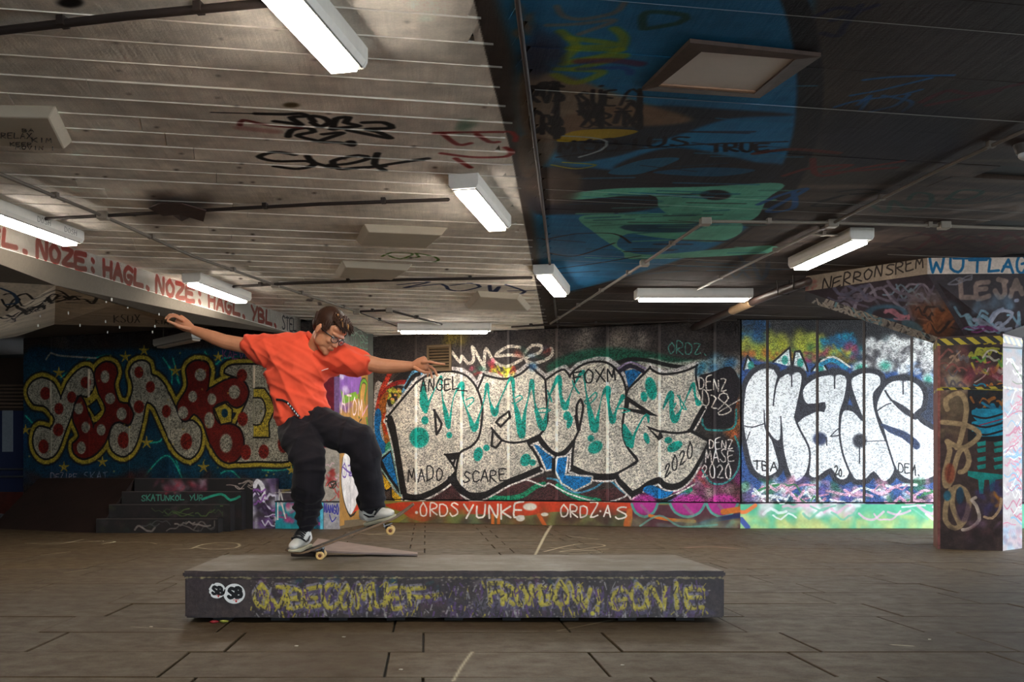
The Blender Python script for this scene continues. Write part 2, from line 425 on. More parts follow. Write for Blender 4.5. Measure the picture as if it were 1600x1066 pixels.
D2 = [(746,609),(746,609),(756,586),(756,586),(776,591),(793,592),(812,585),(828,572),(828,572),(840,583),(852,594),(853,612),(855,640),(855,658),(850,672),(841,681),(824,690),(833,704),(840,716),(845,729),(845,729),(820,740),(795,750),(772,763),(752,773),(735,772),(722,762),(713,750),(712,737),(719,708),(736,698),(748,683),(753,655),(753,631)]
D3 = [(852,594),(852,594),(862,587),(873,580),(882,578),(890,588),(890,588),(896,580),(905,573),(918,567),(933,565),(948,567),(960,575),(972,590),(978,612),(977,634),(973,659),(974,684),(982,702),(996,720),(996,720),(980,731),(960,741),(938,742),(918,739),(894,728),(894,728),(895,705),(897,688),(890,696),(881,705),(872,709),(862,705),(852,694),(843,681),(850,672),(855,658),(855,640),(853,612)]
D4 = [(980,611),(997,593),(1015,575),(1015,575),(1025,582),(1036,585),(1057,583),(1075,578),(1088,572),(1088,572),(1087,588),(1091,607),(1101,632),(1101,632),(1090,652),(1078,672),(1078,672),(1108,689),(1108,689),(1101,703),(1092,720),(1079,741),(1064,754),(1050,758),(1037,754),(1030,747),(1012,754),(1000,763),(988,769),(988,769),(975,756),(964,742),(980,731),(996,720),(982,702),(974,684),(973,659),(977,634)]
# lower band of scallops
c.fill([(634, 778), (700, 752), (760, 775), (800, 752), (850, 745), (900, 770), (980, 760), (1060, 765), (1157, 740), (1157, 792), (634, 784)], (72, 40, 42), 1, smooth=False)
c.cloud(1050, 740, 1157, 788, 40, 12, [(150, 40, 130), (120, 50, 110), (190, 60, 120), (90, 50, 60), (200, 190, 175)], 6, .6)
c.cloud(1075, 725, 1110, 760, 12, 7, [(200, 40, 90), (220, 80, 60), (200, 190, 180)], 61, .7)
for sx in (0,):
    c.stroke([(766, 778), (790, 779), (815, 775), (838, 760), (850, 757)], 8, (20, 140, 100)); c.stroke([(872, 760), (890, 772), (910, 779), (935, 783)], 9, (20, 140, 100))
    c.stroke([(990, 773), (1010, 782), (1035, 786), (1060, 778), (1078, 765)], 8, (40, 150, 120))
    c.stroke([(720, 770), (760, 778), (765, 776), (790, 762), (820, 750), (850, 760), (857, 755), (885, 770), (915, 780), (945, 785), (975, 777), (990, 765), (1015, 785), (1050, 775), (1085, 757)], 2.6, WHT)
    c.stroke([(855, 748), (870, 750), (885, 765), (905, 770), (930, 762), (950, 750), (975, 770), (1005, 781), (1040, 784), (1070, 770)], 3, (70, 140, 170))
# shadow side, white keyline
for d in (D1, D2, D3, D4): c.stroke(shape(d, -1, 7), 9, (222, 214, 208), 1, closed=True)
c.fill([(588,721),(611,701),(611,701),(626,774),(626,774),(606,748)], (170, 190, 185), 1, smooth=False)
c.stroke([(588,721),(611,701),(626,775),(588,721)], 4, (150, 185, 175), smooth=False)
for d in (D1, D2, D3, D4): c.fill(shape(d, -1, 7), K, 1); c.stroke(shape(d, -1, 7), 3, K, closed=True)
c.stroke([(606,650),(630,621),(653,594),(672,584),(698,577),(722,580),(735,589),(746,604),(754,584),(776,588),(793,589),(812,582),(828,569),(852,590),(866,582),(882,575),(890,584),(905,570),(933,562),(950,563),(966,575),(978,598),(997,591),(1015,573),(1036,583),(1057,581),(1088,570)], 10, (205, 198, 195), .9, smooth=False)
c.fill([(589,721),(611,703),(625,774)], K, 1, smooth=False); c.fill([(597,719),(597,719),(610,707),(610,707),(622,761),(622,761),(608,742)], (15, 122, 190), 1)
for d in (D1, D2, D3, D4):
    c.fill(d, SIL, 1); c.stroke(d, 3.4, K, closed=True)
c.fill([(605,651),(612,649),(618,665),(624,700),(636,772),(626,773),(613,690)], K, 1, smooth=False)
# blue inside the shadow
for pts in ([(834,695),(840,696),(852,707),(864,715),(865,732),(854,734),(845,713)], [(872,716),(886,714),(882,743),(924,746),(922,754),(898,766),(878,754),(869,735)]):
    c.stroke(pts, 6, (222, 214, 208), closed=True, smooth=False); c.fill(pts, (10, 118, 185), 1, smooth=False)
c.fill([(862, 716), (868, 716), (868, 742), (862, 738)], K, 1, smooth=False)
c.fill([(1004,766),(1017,758),(1040,768),(1052,768),(1040,778),(1022,778)], (10, 118, 185), 1); c.stroke([(1000,770),(1015,781),(1035,783),(1055,775)], 5, K)
c.fill([(976,580),(990,577),(1002,582),(982,606)], (10, 100, 160), 1, smooth=False); c.stroke([(968,580),(985,572),(1004,580)], 6, (35, 28, 48)); c.stroke([(966,576),(985,566),(1008,576)], 3, (150, 130, 165))
# inner marks of the letters
c.stroke([(841,681),(823,689),(802,692),(784,688),(774,678),(768,669)], 3.2, K)
c.stroke([(775,660),(780,654),(795,643),(797,652),(782,667),(775,660)], 3.4, K, smooth=False)
c.stroke([(770,672),(784,688),(775,700),(768,697),(770,672)], 3.6, K, smooth=False)
c.stroke([(678,641),(690,662),(688,670),(682,679),(679,641)], 3.8, K, smooth=False)
c.stroke([(697,711),(714,709),(708,727),(697,711)], 3.4, K, smooth=False)
c.stroke([(703,748),(712,737)], 4, K); c.stroke([(703,748),(720,768),(740,774),(760,772)], 8, K)
c.stroke([(907,624),(901,634),(901,652),(904,671),(909,650),(911,634),(907,624)], 3.6, K); c.stroke([(905,671),(897,688),(889,703)], 3.4, K)
c.stroke([(899,650,1),(904,671,1.6)], 4, K)
c.fill([(978,618),(1000,633),(1028,651),(1000,647),(976,641)], K, 1, smooth=False); c.fill([(983,629),(1001,641),(982,638)], SIL, 1, smooth=False)
c.fill([(1009,665),(1032,673),(1036,684),(1029,689)], K, 1, smooth=False); c.fill([(1016,671),(1030,676),(1028,682)], SIL, 1, smooth=False)
c.stroke([(1031,674),(1057,677),(1078,674)], 3.6, K); c.stroke([(1101,632),(1089,652),(1078,673),(1108,689)], 5, K, smooth=False)
# teal drips
tb = 2.5
c.stroke([(661,597,.7),(661,614,2.4),(663,632,3.6),(665,643,1.6)], 4, TEAL); c.stroke([(665,643,2),(673,622,1.2),(682,603,.6),(689,589,1.8),(690,606,.7),(692,626,1),(697,648,3.2),(701,668,2.2),(706,634,.8),(711,615,.8),(722,600,3),(724,625,.8),(733,650,1.6),(741,670,4),(748,652,1.2),(756,626,.8),(761,601,2.2),(765,626,.8),(773,646,4),(780,628,.9),(796,594,1.4),(801,595,2.6),(803,625,.8),(808,645,3.2),(815,680,4.2),(820,645,1.8),(826,619,.8),(831,596,2.8),(835,626,.8),(840,649,3),(848,668,4.2),(854,645,1.2),(857,622,.6)], tb, TEAL)
c.stroke([(857,622,.6),(873,590,3),(876,619,1.8),(883,636,4.2),(889,622,1),(896,604,.7),(911,581,2.4),(915,610,.8),(922,645,3.2),(929,671,4.4),(936,640,1),(941,618,.8),(949,608,4),(951,632,1.4),(957,658,3.6),(963,640,1),(973,620,3)], tb, TEAL)
c.stroke([(975,665,2),(981,684,6),(986,697,3),(992,677,1.4),(1006,651,.9),(1012,650,2),(1013,660,1)], tb, TEAL)
c.stroke([(1036,638,.8),(1048,615,3.4),(1049,642,2.4),(1054,656,4.4),(1064,640,.9),(1074,618,.8),(1083,600,2),(1086,620,1.2),(1091,630,3.6)], tb, TEAL)
for q in ([(805,622),(812,618),(816,622),(806,630),(800,630)], [(855,610),(860,620),(862,628),(856,615)], [(895,600),(905,615),(900,610),(894,595)], [(918,625),(930,613),(932,620),(920,632),(913,628),(918,622)], [(835,642),(848,638),(860,641),(850,645),(836,644)], [(1058,618),(1068,632),(1072,640),(1064,636),(1062,618)], [(1050,634),(1056,630),(1052,638)], [(728,625),(738,621),(740,627),(730,636)], [(962,640),(972,638),(984,642),(972,645)]):
    c.stroke(q, 1.8, TEAL)
for q in [(655,684,15,16,0),(664,657,5.5,6.5,0),(702,680,4.5,5,0),(747,710,7,11,.2),(760,700,5,5,0),(821,719,8,10,.4),(832,723,5,5,0),(886,650,6,7,0),(890,660,4,10,.3),(923,685,5,5,0),(930,699,12,9,-.6),(1017,607,8.5,18,-.2),(1006,620,5,8,-.2),(1010,685,4,9,-.3),(1044,688,6,5,0),(1054,698,13,7,-.5)]:
    c.spot(q[0], q[1], q[2], q[3], TEAL, 1, .1, q[4])
c.text('ANGEL', (657, 611), (716, 609), 19, 2.1, (18, 16, 18)); c.stroke([(714, 610), (730, 611)], 1.8, K)
c.text('FOXM', (896, 600), (962, 594), 20, 2.4, (20, 18, 20), jit=.2); c.text('MADO', (638, 753), (692, 750), 20, 2, K, jit=.15); c.text('SCARE', (724, 754), (790, 752), 18, 2, K, jit=.15); c.text('2020', (1038, 748), (1082, 712), 22, 2, K, jit=.15)
# top name, silver script
for q in ([(706,550),(719,566),(722,557),(731,568),(740,563),(738,542),(750,563),(758,576)], [(756,577),(759,545),(771,564),(789,573),(806,567),(818,558),(797,555),(774,556),(793,542),(812,543)], [(819,553),(831,540),(846,541),(843,551),(821,560),(831,568),(851,563),(863,554),(861,544)]):
    c.stroke(q, 5, (196, 186, 172), 1, .2)
c.cloud(765, 574, 808, 585, 18, 5, [(205, 200, 50), (180, 60, 40), (220, 215, 70)], 7, .9, .3); c.cloud(735, 560, 770, 585, 8, 5, [(190, 40, 40), (200, 60, 90), (60, 150, 120)], 8, .8); c.cloud(805, 545, 860, 575, 10, 7, [(20, 90, 150), (170, 50, 30), (20, 80, 70)], 9, .6)
c.text('ORDZ.', (1044, 553), (1108, 555), 18, 1.8, (70, 130, 118))
# right end: black field with silver names
c.cloud(1090, 565, 1157, 590, 14, 12, [(20, 80, 130), (15, 100, 140), (150, 140, 130)], 10, .8)
c.cloud(1135, 615, 1157, 720, 26, 9, [(170, 85, 35), (190, 100, 45), (60, 90, 140), (210, 80, 90)], 11, .8)
c.fill([(1092,588),(1112,582),(1140,573),(1154,592),(1155,610),(1148,640),(1142,668),(1102,668),(1096,655),(1105,632),(1093,605)], (30, 24, 30), 1)
c.stroke([(1097,655),(1103,671),(1145,669),(1150,640)], 3, (40, 130, 130)); c.spot(1125, 718, 29, 38, (28, 24, 28), 1); c.stroke([(1097,735),(1112,755),(1135,754),(1152,735),(1156,705),(1148,682)], 3, (60, 140, 140))
c.text('DENZ', (1092, 608), (1134, 612), 20, 2, (200, 190, 180)); c.text('DZ', (1098, 633), (1120, 642), 22, 2, (200, 190, 180)); c.stroke([(1122,640),(1138,622),(1130,614),(1122,622),(1138,635),(1142,642),(1130,648),(1122,645),(1155,625)], 2, (200, 190, 180))
c.text('DENZ', (1108, 701), (1144, 702), 15, 1.8, (215, 205, 200)); c.text('MASE', (1102, 722), (1146, 722), 18, 1.8, (215, 205, 200)); c.text('2020', (1096, 746), (1142, 748), 22, 2, (215, 205, 200))
c.cloud(630, 600, 1100, 760, 18, 10, [(150, 170, 200), (170, 160, 150)], 12, .12)
# plinth: drop the pebble, paint the base colours
zpl = .385; yb = int(.35 / c.res)
c.a[:yb, :, 3] = 0; c.a[:yb, :, :3] = np.array((120, 118, 70)) / 255.0
c.fill([(583, 784), (628, 784), (650, 800), (600, 830), (583, 830)], (150, 140, 62), 1, smooth=False)
c.fill([(625, 785), (985, 786), (985, 800), (940, 806), (870, 800), (820, 806), (720, 804), (660, 815), (628, 800)], (205, 66, 34), 1)
c.cloud(640, 806, 990, 822, 50, 12, [(110, 120, 60), (80, 60, 50), (70, 90, 80), (150, 75, 40), (60, 40, 38)], 13, .7)
c.cloud(870, 800, 1000, 822, 20, 10, [(70, 44, 38), (60, 50, 40)], 14, .8)
for x in (770, 779): c.stroke([(x, 805), (x, 822)], 5, (215, 110, 40), .9)
c.stroke([(842, 805), (852, 822)], 6, (200, 95, 40)); c.stroke([(985, 800), (980, 820)], 12, (200, 105, 45))
c.spot(651, 801, 2.5, 2.5, WHT); c.text('ORDS', (656, 806), (716, 806), 20, 2.4, (238, 225, 215)); c.text('YUNKE', (724, 810), (818, 810), 22, 3, (240, 232, 222)); c.spot(828, 792, 11, 6, (225, 218, 205)); c.spot(851, 804, 6, 3, (225, 218, 205)); c.spot(813, 810, 7, 5, (215, 208, 198))
c.text('ORDZ', (876, 808), (934, 808), 19, 2.4, (235, 225, 215)); c.text('A', (944, 808), (954, 808), 19, 2.4, (235, 225, 215)); c.text('S', (962, 810), (980, 810), 16, 2.6, (235, 225, 215)); c.spot(938, 799, 1.6, 1.6, WHT)
c.fill([(988, 788), (1157, 792), (1157, 830), (988, 826)], (86, 48, 56), 1, smooth=False)
for (x, rx) in ((1007, 20), (1074, 27), (1128, 24)):
    c.spot(x, 789, rx, 17, (190, 50, 150), .95); c.stroke([(x - rx, 788), (x - rx * .7, 801), (x, 808), (x + rx * .7, 801), (x + rx, 788)], 4, (90, 160, 150)); c.stroke([(x - 5, 790), (x + 8, 804)], 5, (150, 120, 140), .7)
c.stroke([(1015, 806), (1045, 812), (1085, 815)], 5, (220, 120, 40)); c.stroke([(1130, 800), (1157, 796)], 9, (220, 120, 45)); c.stroke([(1085, 822), (1120, 812), (1157, 806)], 7, (40, 45, 90)); c.cloud(990, 815, 1157, 828, 24, 10, [(150, 160, 110), (120, 170, 150), (90, 80, 70)], 15, .6)
c.stroke([(1000, 822), (1030, 806), (1060, 822), (1085, 823), (1120, 820)], 3, (110, 175, 160), .7)
c.grime(.10)

# ---- right mural: white bubble letters on blue
rm = Canvas('right_mural', B_, C_ - B_, UP, (C_ - B_).length, 3.0, .0045, (50, 48, 52), .9)
c = rm; DB = (50, 48, 56); RB = (48, 80, 140); WH = (246, 246, 248)
c.cloud(1157, 500, 1470, 530, 40, 20, [(42, 40, 44), (70, 66, 66), (34, 32, 36)], 1, .6)
c.cloud(1158, 525, 1290, 562, 70, 11, [(175, 175, 50), (150, 165, 55), (190, 190, 80)], 2, .8); c.cloud(1158, 500, 1200, 530, 14, 10, [(40, 100, 160), (30, 70, 110)], 3, .7)
c.cloud(1160, 550, 1240, 572, 20, 6, [(190, 85, 35), (200, 110, 40)], 4, .8); c.cloud(1245, 540, 1300, 565, 26, 7, [(165, 40, 90), (60, 110, 60), (180, 180, 60)], 5, .8)
c.cloud(1285, 524, 1342, 552, 26, 8, [(20, 130, 180), (15, 150, 175), (30, 110, 160)], 6, .9); c.cloud(1285, 540, 1345, 568, 26, 7, [(190, 160, 50), (170, 50, 90), (190, 190, 60)], 7, .8)
c.cloud(1352, 535, 1465, 592, 110, 10, [(225, 222, 220), (200, 196, 196), (240, 238, 236), (60, 56, 60), (170, 190, 190)], 8, .8, .4); c.cloud(1435, 510, 1462, 560, 12, 8, [(70, 140, 150), (150, 170, 170)], 9, .7)
c.fill([(1157, 575), (1200, 566), (1300, 570), (1470, 580), (1470, 765), (1157, 765)], RB, 1, soft=4)
c.cloud(1157, 560, 1470, 765, 120, 12, [(60, 95, 160), (38, 64, 118), (80, 110, 170)], 10, .5)
c.cloud(1352, 532, 1466, 586, 120, 8, [(232, 230, 228), (205, 200, 200), (245, 243, 240), (60, 56, 60)], 18, .95, .35)
for q in ([(1162,578),(1168,556),(1176,570),(1188,574)], [(1208,566),(1234,543),(1237,574)], [(1238,576),(1242,550),(1250,549),(1260,572),(1262,580)], [(1268,580),(1282,562),(1297,584)]):
    c.fill(q, (225, 235, 235), 1, smooth=False); c.stroke(q, 3, K, smooth=False); mx = sum(p[0] for p in q) / len(q); my = sum(p[1] for p in q) / len(q); c.spot(mx, my + 2, 5, 7, (40, 150, 135), .9)
c.stroke([(1283,570),(1300,563),(1322,575)], 7, (40, 140, 180)); c.stroke([(1283,565),(1302,558),(1328,574)], 3, WHT)
for q in ((1345, 575, 14, 9), (1383, 572, 13, 10), (1450, 595, 10, 13)):
    c.spot(*q, (225, 235, 232), .9, .3); c.spot(q[0], q[1], q[2] * .6, q[3] * .6, (40, 150, 125), .9, .5)
M1 = [(1161,640),(1165,605),(1178,583),(1194,575),(1210,577),(1217,590),(1226,585),(1240,581),(1249,581),(1254,588),(1252,606),(1246,634),(1243,655),(1253,677),(1264,700),(1265,722),(1259,742),(1248,753),(1239,751),(1230,731),(1223,700),(1221,672),(1220,687),(1214,690),(1207,686),(1212,704),(1218,729),(1212,740),(1196,746),(1183,740),(1174,727),(1166,695),(1161,666)]
M2 = [(1253,617),(1257,603),(1275,590),(1297,585),(1316,585),(1324,594),(1320,623),(1313,646),(1312,677),(1318,713),(1328,740),(1318,751),(1307,747),(1298,733),(1284,742),(1273,748),(1263,742),(1265,722),(1264,700),(1248,668),(1246,657),(1262,648),(1280,641),(1287,643),(1288,630),(1270,635),(1258,630)]
M3 = [(1329,594),(1336,587),(1349,582),(1365,583),(1376,589),(1376,603),(1366,614),(1366,634),(1374,663),(1383,686),(1397,717),(1397,740),(1385,753),(1376,751),(1365,738),(1354,749),(1338,751),(1329,740),(1318,713),(1312,681),(1314,650),(1320,640),(1334,643),(1348,657),(1338,630),(1331,609)]
M4 = [(1370,628),(1383,603),(1399,594),(1421,594),(1437,603),(1444,618),(1440,638),(1430,646),(1440,660),(1456,670),(1468,680),(1472,735),(1462,744),(1444,751),(1421,751),(1406,742),(1397,727),(1384,686),(1378,664),(1370,645)]
for m in (M1, M2, M3, M4): c.stroke(m, 14, DB, 1, closed=True)
c.fill([(1372, 600), (1460, 600), (1462, 655), (1430, 668), (1400, 640)], DB, .8, soft=4)
for m in (M1, M2, M3, M4): c.fill(m, WH, 1, pe=.75); c.stroke(m, 3, DB, 1, closed=True)
for q in ([(1217,590,1.6),(1212,604),(1208,634,.7)], [(1194,642,.5),(1196,668),(1207,686,1.5)], [(1220,651,.5),(1221,672,1)], [(1161,665,.5),(1175,668,.6),(1195,662,.5)], [(1166,690,.5),(1172,675,.5)], [(1313,680,.6),(1298,682,.6),(1310,670,.5)], [(1352,690,.4),(1383,689,.5)], [(1383,611),(1392,625),(1400,630)], [(1370,643,.7),(1384,633,.6),(1392,631,.6)]):
    c.stroke(q, 3, DB)
c.fill([(1207,686),(1214,690),(1221,684),(1229,731),(1219,732)], DB, 1, smooth=False)
c.fill([(1250,632),(1288,630),(1287,643),(1266,643),(1246,662),(1240,652)], DB, 1, smooth=False)
c.stroke([(1396,628,.6),(1412,640,1.4),(1430,653,1)], 7, DB); c.stroke([(1378,664,.5),(1392,672,1.2),(1412,680,1.4),(1428,692,1.6),(1432,697,1.4)], 8, (52, 62, 92))
c.spot(1281, 686, 11, 10, (52, 60, 90)); c.spot(1343, 689, 11, 11, DB); c.stroke([(1343,698),(1343,724)], 2, DB); c.stroke([(1291,684),(1292,696)], 2, DB)
for (x, y) in ((1237, 578), (1304, 581), (1411, 590)): c.spot(x, y, 9, 6, DB, 1, .3); c.stroke([(x, y), (x, y + 26)], 2.2, DB); c.cloud(x - 8, y - 6, x + 8, y + 5, 6, 4, [DB], x, 1, .1)
c.text('TBA', (1178, 734), (1214, 736), 15, 1.8, K); c.text('20.', (1304, 743), (1322, 745), 13, 1.8, K); c.text('DEM.', (1404, 738), (1440, 744), 15, 1.8, K)
c.cloud(1160, 752, 1466, 792, 90, 9, [(205, 140, 165), (220, 170, 190), (60, 120, 80), (240, 240, 240), (120, 100, 170), (40, 100, 70)], 12, .7, .3)
c.scrib(1165, 758, 1460, 788, 26, 4, [(215, 150, 175), (240, 240, 240), (50, 120, 70), (225, 170, 190)], 13, .9, 50)
yb = int(.35 / c.res); c.a[:yb, :, 3] = 0; c.a[:yb, :, :3] = np.array((86, 178, 138)) / 255.0
c.cloud(1157, 808, 1470, 830, 90, 12, [(205, 208, 130), (190, 200, 120), (120, 190, 140)], 14, .8); c.cloud(1190, 790, 1340, 806, 26, 9, [(238, 240, 238), (225, 190, 205)], 15, .9)
c.scrib(1190, 790, 1460, 812, 16, 4, [(225, 180, 200), (240, 240, 240), (120, 190, 160)], 16, .8, 40)
c.stroke([(1157, 800), (1165, 800), (1180, 790)], 6, (220, 120, 60)); c.stroke([(1158, 812), (1168, 824)], 8, (60, 80, 150))
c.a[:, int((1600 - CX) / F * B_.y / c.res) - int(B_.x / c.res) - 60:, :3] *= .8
c.grime(.06)

# ---- left mural: polka dot bubble letters
lm = Canvas('left_mural', E_, D_ - E_, UP, (D_ - E_).length, 3.0, .0045, (52, 44, 42), .75)
c = lm; YL = (180, 156, 50); RD = (112, 26, 18); LS = (166, 158, 138); NB = (14, 60, 82)
c.cloud(36, 520, 500, 550, 40, 18, [(60, 46, 44), (74, 50, 46), (38, 40, 48), (90, 84, 78)], 1, .6)
c.fill([(36, 560), (120, 548), (300, 546), (500, 552), (500, 752), (36, 752)], NB, 1, soft=6)
c.cloud(36, 560, 500, 745, 130, 22, [(12, 50, 74), (14, 84, 96), (18, 60, 104), (10, 44, 60)], 2, .5)
for q in ([(40,650),(60,668),(85,668),(110,660)], [(150,560),(170,556),(190,572)], [(215,690),(250,690),(262,665),(270,700),(280,735)], [(225,745),(262,712),(290,760)], [(270,560),(280,600),(276,590)], [(320,550),(335,570),(350,560),(380,560)], [(345,740),(360,735),(375,748)], [(255,560),(268,580),(268,600)], [(95,590),(118,575),(140,560)], [(410,735),(440,735),(460,728)]):
    c.stroke(q, 5.5, (18, 110, 110), .6, .9); c.stroke(q, 2.2, (40, 190, 160), .9, .6)
Y1 = [(43,608),(51,596),(65,590),(80,595),(88,604),(95,621),(95,621),(106,596),(121,579),(133,573),(143,577),(148,594),(145,610),(135,621),(121,620),(113,647),(102,676),(92,703),(82,715),(69,718),(57,709),(51,693),(53,676),(61,666),(79,670),(79,670),(85,656),(77,643),(68,635),(53,633),(44,620)]
Y2 = [(147,585),(154,571),(166,565),(179,569),(184,583),(179,602),(187,628),(199,630),(209,643),(207,660),(201,666),(187,660),(175,666),(170,680),(162,697),(146,713),(129,718),(115,709),(113,693),(123,682),(113,652),(123,620),(131,625),(146,664),(146,664),(164,641),(154,616)]
Y3 = [(202,581),(209,567),(222,563),(234,569),(237,585),(245,588),(258,602),(273,633),(285,658),(285,658),(301,657),(313,669),(315,687),(310,706),(297,718),(282,712),(269,697),(252,661),(241,637),(232,630),(228,633),(222,664),(212,697),(201,711),(189,714),(175,705),(170,688),(175,666),(187,660),(201,666),(209,647),(202,631),(207,606)]
Y4 = [(290,577),(299,566),(310,563),(323,566),(329,577),(328,594),(325,609),(325,609),(351,594),(368,590),(383,598),(389,613),(383,630),(370,638),(359,633),(353,628),(334,638),(342,661),(359,662),(374,669),(381,687),(379,708),(366,723),(351,723),(338,712),(325,687),(316,661),(303,648),(295,657),(285,658),(276,635),(292,605)]
Y5 = [(350,583),(357,572),(377,569),(418,570),(470,572),(474,640),(470,690),(457,708),(454,719),(441,723),(403,722),(370,723),(345,715),(370,660),(389,613),(370,592)]
LS_ = [(Y5, LS), (Y1, LS), (Y2, RD), (Y3, LS), (Y4, RD)]
for q, _ in LS_: c.stroke(q, 20.5, K, 1, closed=True)
for q, _ in LS_: c.stroke(q, 15.5, YL, 1, closed=True)
for q, col in LS_: c.fill(q, col, 1, pe=1.0 if col is LS else .5); c.stroke(q, 3, K, closed=True)
c.fill([(141,622),(151,615),(163,641),(147,660)], YL, 1); c.fill([(139,635),(151,625),(158,641),(148,650)], NB, 1, smooth=False); c.stroke([(139,635),(151,625),(158,641),(148,650),(139,635)], 2.4, K, smooth=False)
c.fill([(334,638),(352,630),(363,640),(362,660),(345,664)], YL, 1, smooth=False); c.stroke([(334,638),(352,630),(363,640),(362,660),(345,664),(334,638)], 2.4, K, smooth=False); c.spot(351, 646, 5, 7, NB)
c.fill([(397,607),(413,607),(424,623),(430,640),(420,661),(421,684),(397,684)], YL, 1, smooth=False); c.stroke([(397,607),(413,607),(424,623),(430,640),(420,661),(421,684),(397,684)], 2.6, K, smooth=False)
c.fill([(397,622),(409,623),(415,641),(407,663),(397,664)], LS, 1, smooth=False, pe=1); c.stroke([(397,622),(409,623),(415,641),(407,663),(397,664)], 2.4, K)
for (x, y, rx, ry) in ((71,615,8,10),(134,598,8,9),(112,621,7,9),(92,639,7,9),(91,672,8,10),(68,698,8,11),(217,582,7,9),(235,605,7,9),(217,636,8,10),(193,688,9,13),(260,643,7,10),(291,690,9,13),(378,587,8,10),(379,655,8,11),(384,707,8,12),(412,706,8,11),(443,694,9,14),(424,603,6,10)):
    c.spot(x, y, rx, ry, (128, 30, 18), 1, .1)
for (x, y, rx, ry) in ((164,589,7,10),(172,623,8,9),(123,639,7,9),(190,647,8,10),(134,668,7,9),(158,672,7,9),(127,700,7,10),(313,586,9,10),(301,620,7,9),(286,645,8,10),(331,624,7,9),(366,613,9,11),(327,657,8,13),(353,693,10,15)):
    c.spot(x, y, rx, ry, LS, 1, .1, pe=1)
for (x, y, s_) in ((92,583,9),(225,548,8),(196,558,9),(274,580,9),(341,558,8),(229,692,10),(100,730,8),(160,722,8),(318,730,9),(40,672,8),(455,735,7)):
    for k in range(5):
        t = -math.pi / 2 + k * 2 * math.pi / 5
        c.stroke([(x, y, 1.6), (x + s_ * math.cos(t), y + s_ * math.sin(t), .4)], 3.4, (176, 150, 52))
rr = random.Random(3)
for i in range(60): c.spot(rr.uniform(40, 480), rr.uniform(550, 745), 1.6, 1.6, (190, 165, 80), .7)
c.stroke([(72, 562), (80, 552), (92, 556), (150, 560)], 3, (150, 145, 135)); c.text('KAEVAZ', (348, 560), (398, 562), 12, 1.8, (130, 70, 110), jit=.2)
c.cloud(36, 742, 500, 752, 30, 12, [(50, 34, 34), (80, 40, 36), (34, 50, 70)], 5, .7); c.text('DEZIRE', (80, 750), (120, 750), 10, 1.3, (150, 140, 150)); c.text('SKAT', (131, 750), (168, 750), 14, 1.3, (120, 130, 150))
for q in ([(79.5, 597), (79.5, 630)], [(139, 579), (139, 620)], [(397, 573), (397, 606)]): c.stroke(q, 3.2, (235, 215, 190), .95)
c.grime(.10)

# ---- angled return wall
PA = at(583, 816, A_.y); PA.z = 0; PB = fl(531, 827); PB.z = 0
am = Canvas('return_wall_paint', PB, PA - PB, UP, (PA - PB).length, 3.0, .004, (96, 98, 90), .3)
c = am
c.cloud(500, 500, 583, 600, 30, 14, [(80, 84, 78), (110, 108, 98), (70, 66, 62)], 1, .5)
c.scrib(548, 518, 576, 545, 5, 1.4, [(110, 160, 135), (150, 160, 150)], 2, .9, 24); c.text('JORD', (546, 540), (578, 546), 18, 1.4, (115, 160, 135)); c.cloud(560, 560, 575, 590, 10, 5, [(200, 190, 180)], 3, .7)
c.fill([(500, 585), (583, 570), (583, 830), (500, 840)], (178, 128, 62), 1, smooth=False)
c.fill([(500, 590), (522, 588), (522, 720), (500, 720)], (130, 20, 45), 1, smooth=False); c.scrib(500, 590, 522, 700, 16, 3, [(225, 200, 215), (130, 70, 160), (190, 40, 70), (40, 110, 150)], 5, .9, 16)
c.fill([(524, 585), (562, 585), (560, 615), (540, 622), (524, 640)], (135, 85, 165), 1); c.cloud(523, 580, 545, 640, 20, 6, [(210, 200, 215), (120, 70, 160)], 6, .8)
c.fill([(532, 608), (538, 618), (556, 612), (560, 622), (536, 632)], (120, 165, 40), 1, smooth=False)
for q in ([(561, 650), (562, 610), (567, 595), (573, 600), (570, 622), (572, 650), (580, 690)],): c.stroke(q, 9, K); c.stroke(q, 5.5, (115, 170, 50))
c.fill([(562, 625), (566, 600), (571, 604), (569, 625), (575, 650), (560, 650)], (200, 145, 75), 1)
c.text('ATOM', (533, 643), (566, 650), 26, 3.2, (245, 215, 222)); c.stroke([(566, 650), (578, 628), (575, 640), (582, 632)], 3.5, (235, 170, 195))
c.stroke([(565, 655), (560, 665), (572, 690), (580, 710)], 2.6, K)
c.fill([(536, 715), (545, 705), (560, 735), (562, 760), (556, 790), (546, 805), (538, 785), (533, 750)], (236, 228, 226), 1); c.stroke([(536, 715), (533, 750), (538, 785), (548, 807), (558, 795), (565, 775)], 3.4, K)
c.fill([(563, 770), (560, 785), (550, 803), (562, 795)], (220, 60, 40), 1, smooth=False); c.stroke([(536, 730), (548, 740), (555, 735), (562, 748)], 3, (110, 70, 165)); c.text('OZ', (534, 745), (552, 745), 18, 2.4, (105, 65, 160)); c.cloud(570, 800, 583, 815, 10, 6, [(150, 130, 50)], 8, .8)
c.grime(.1)
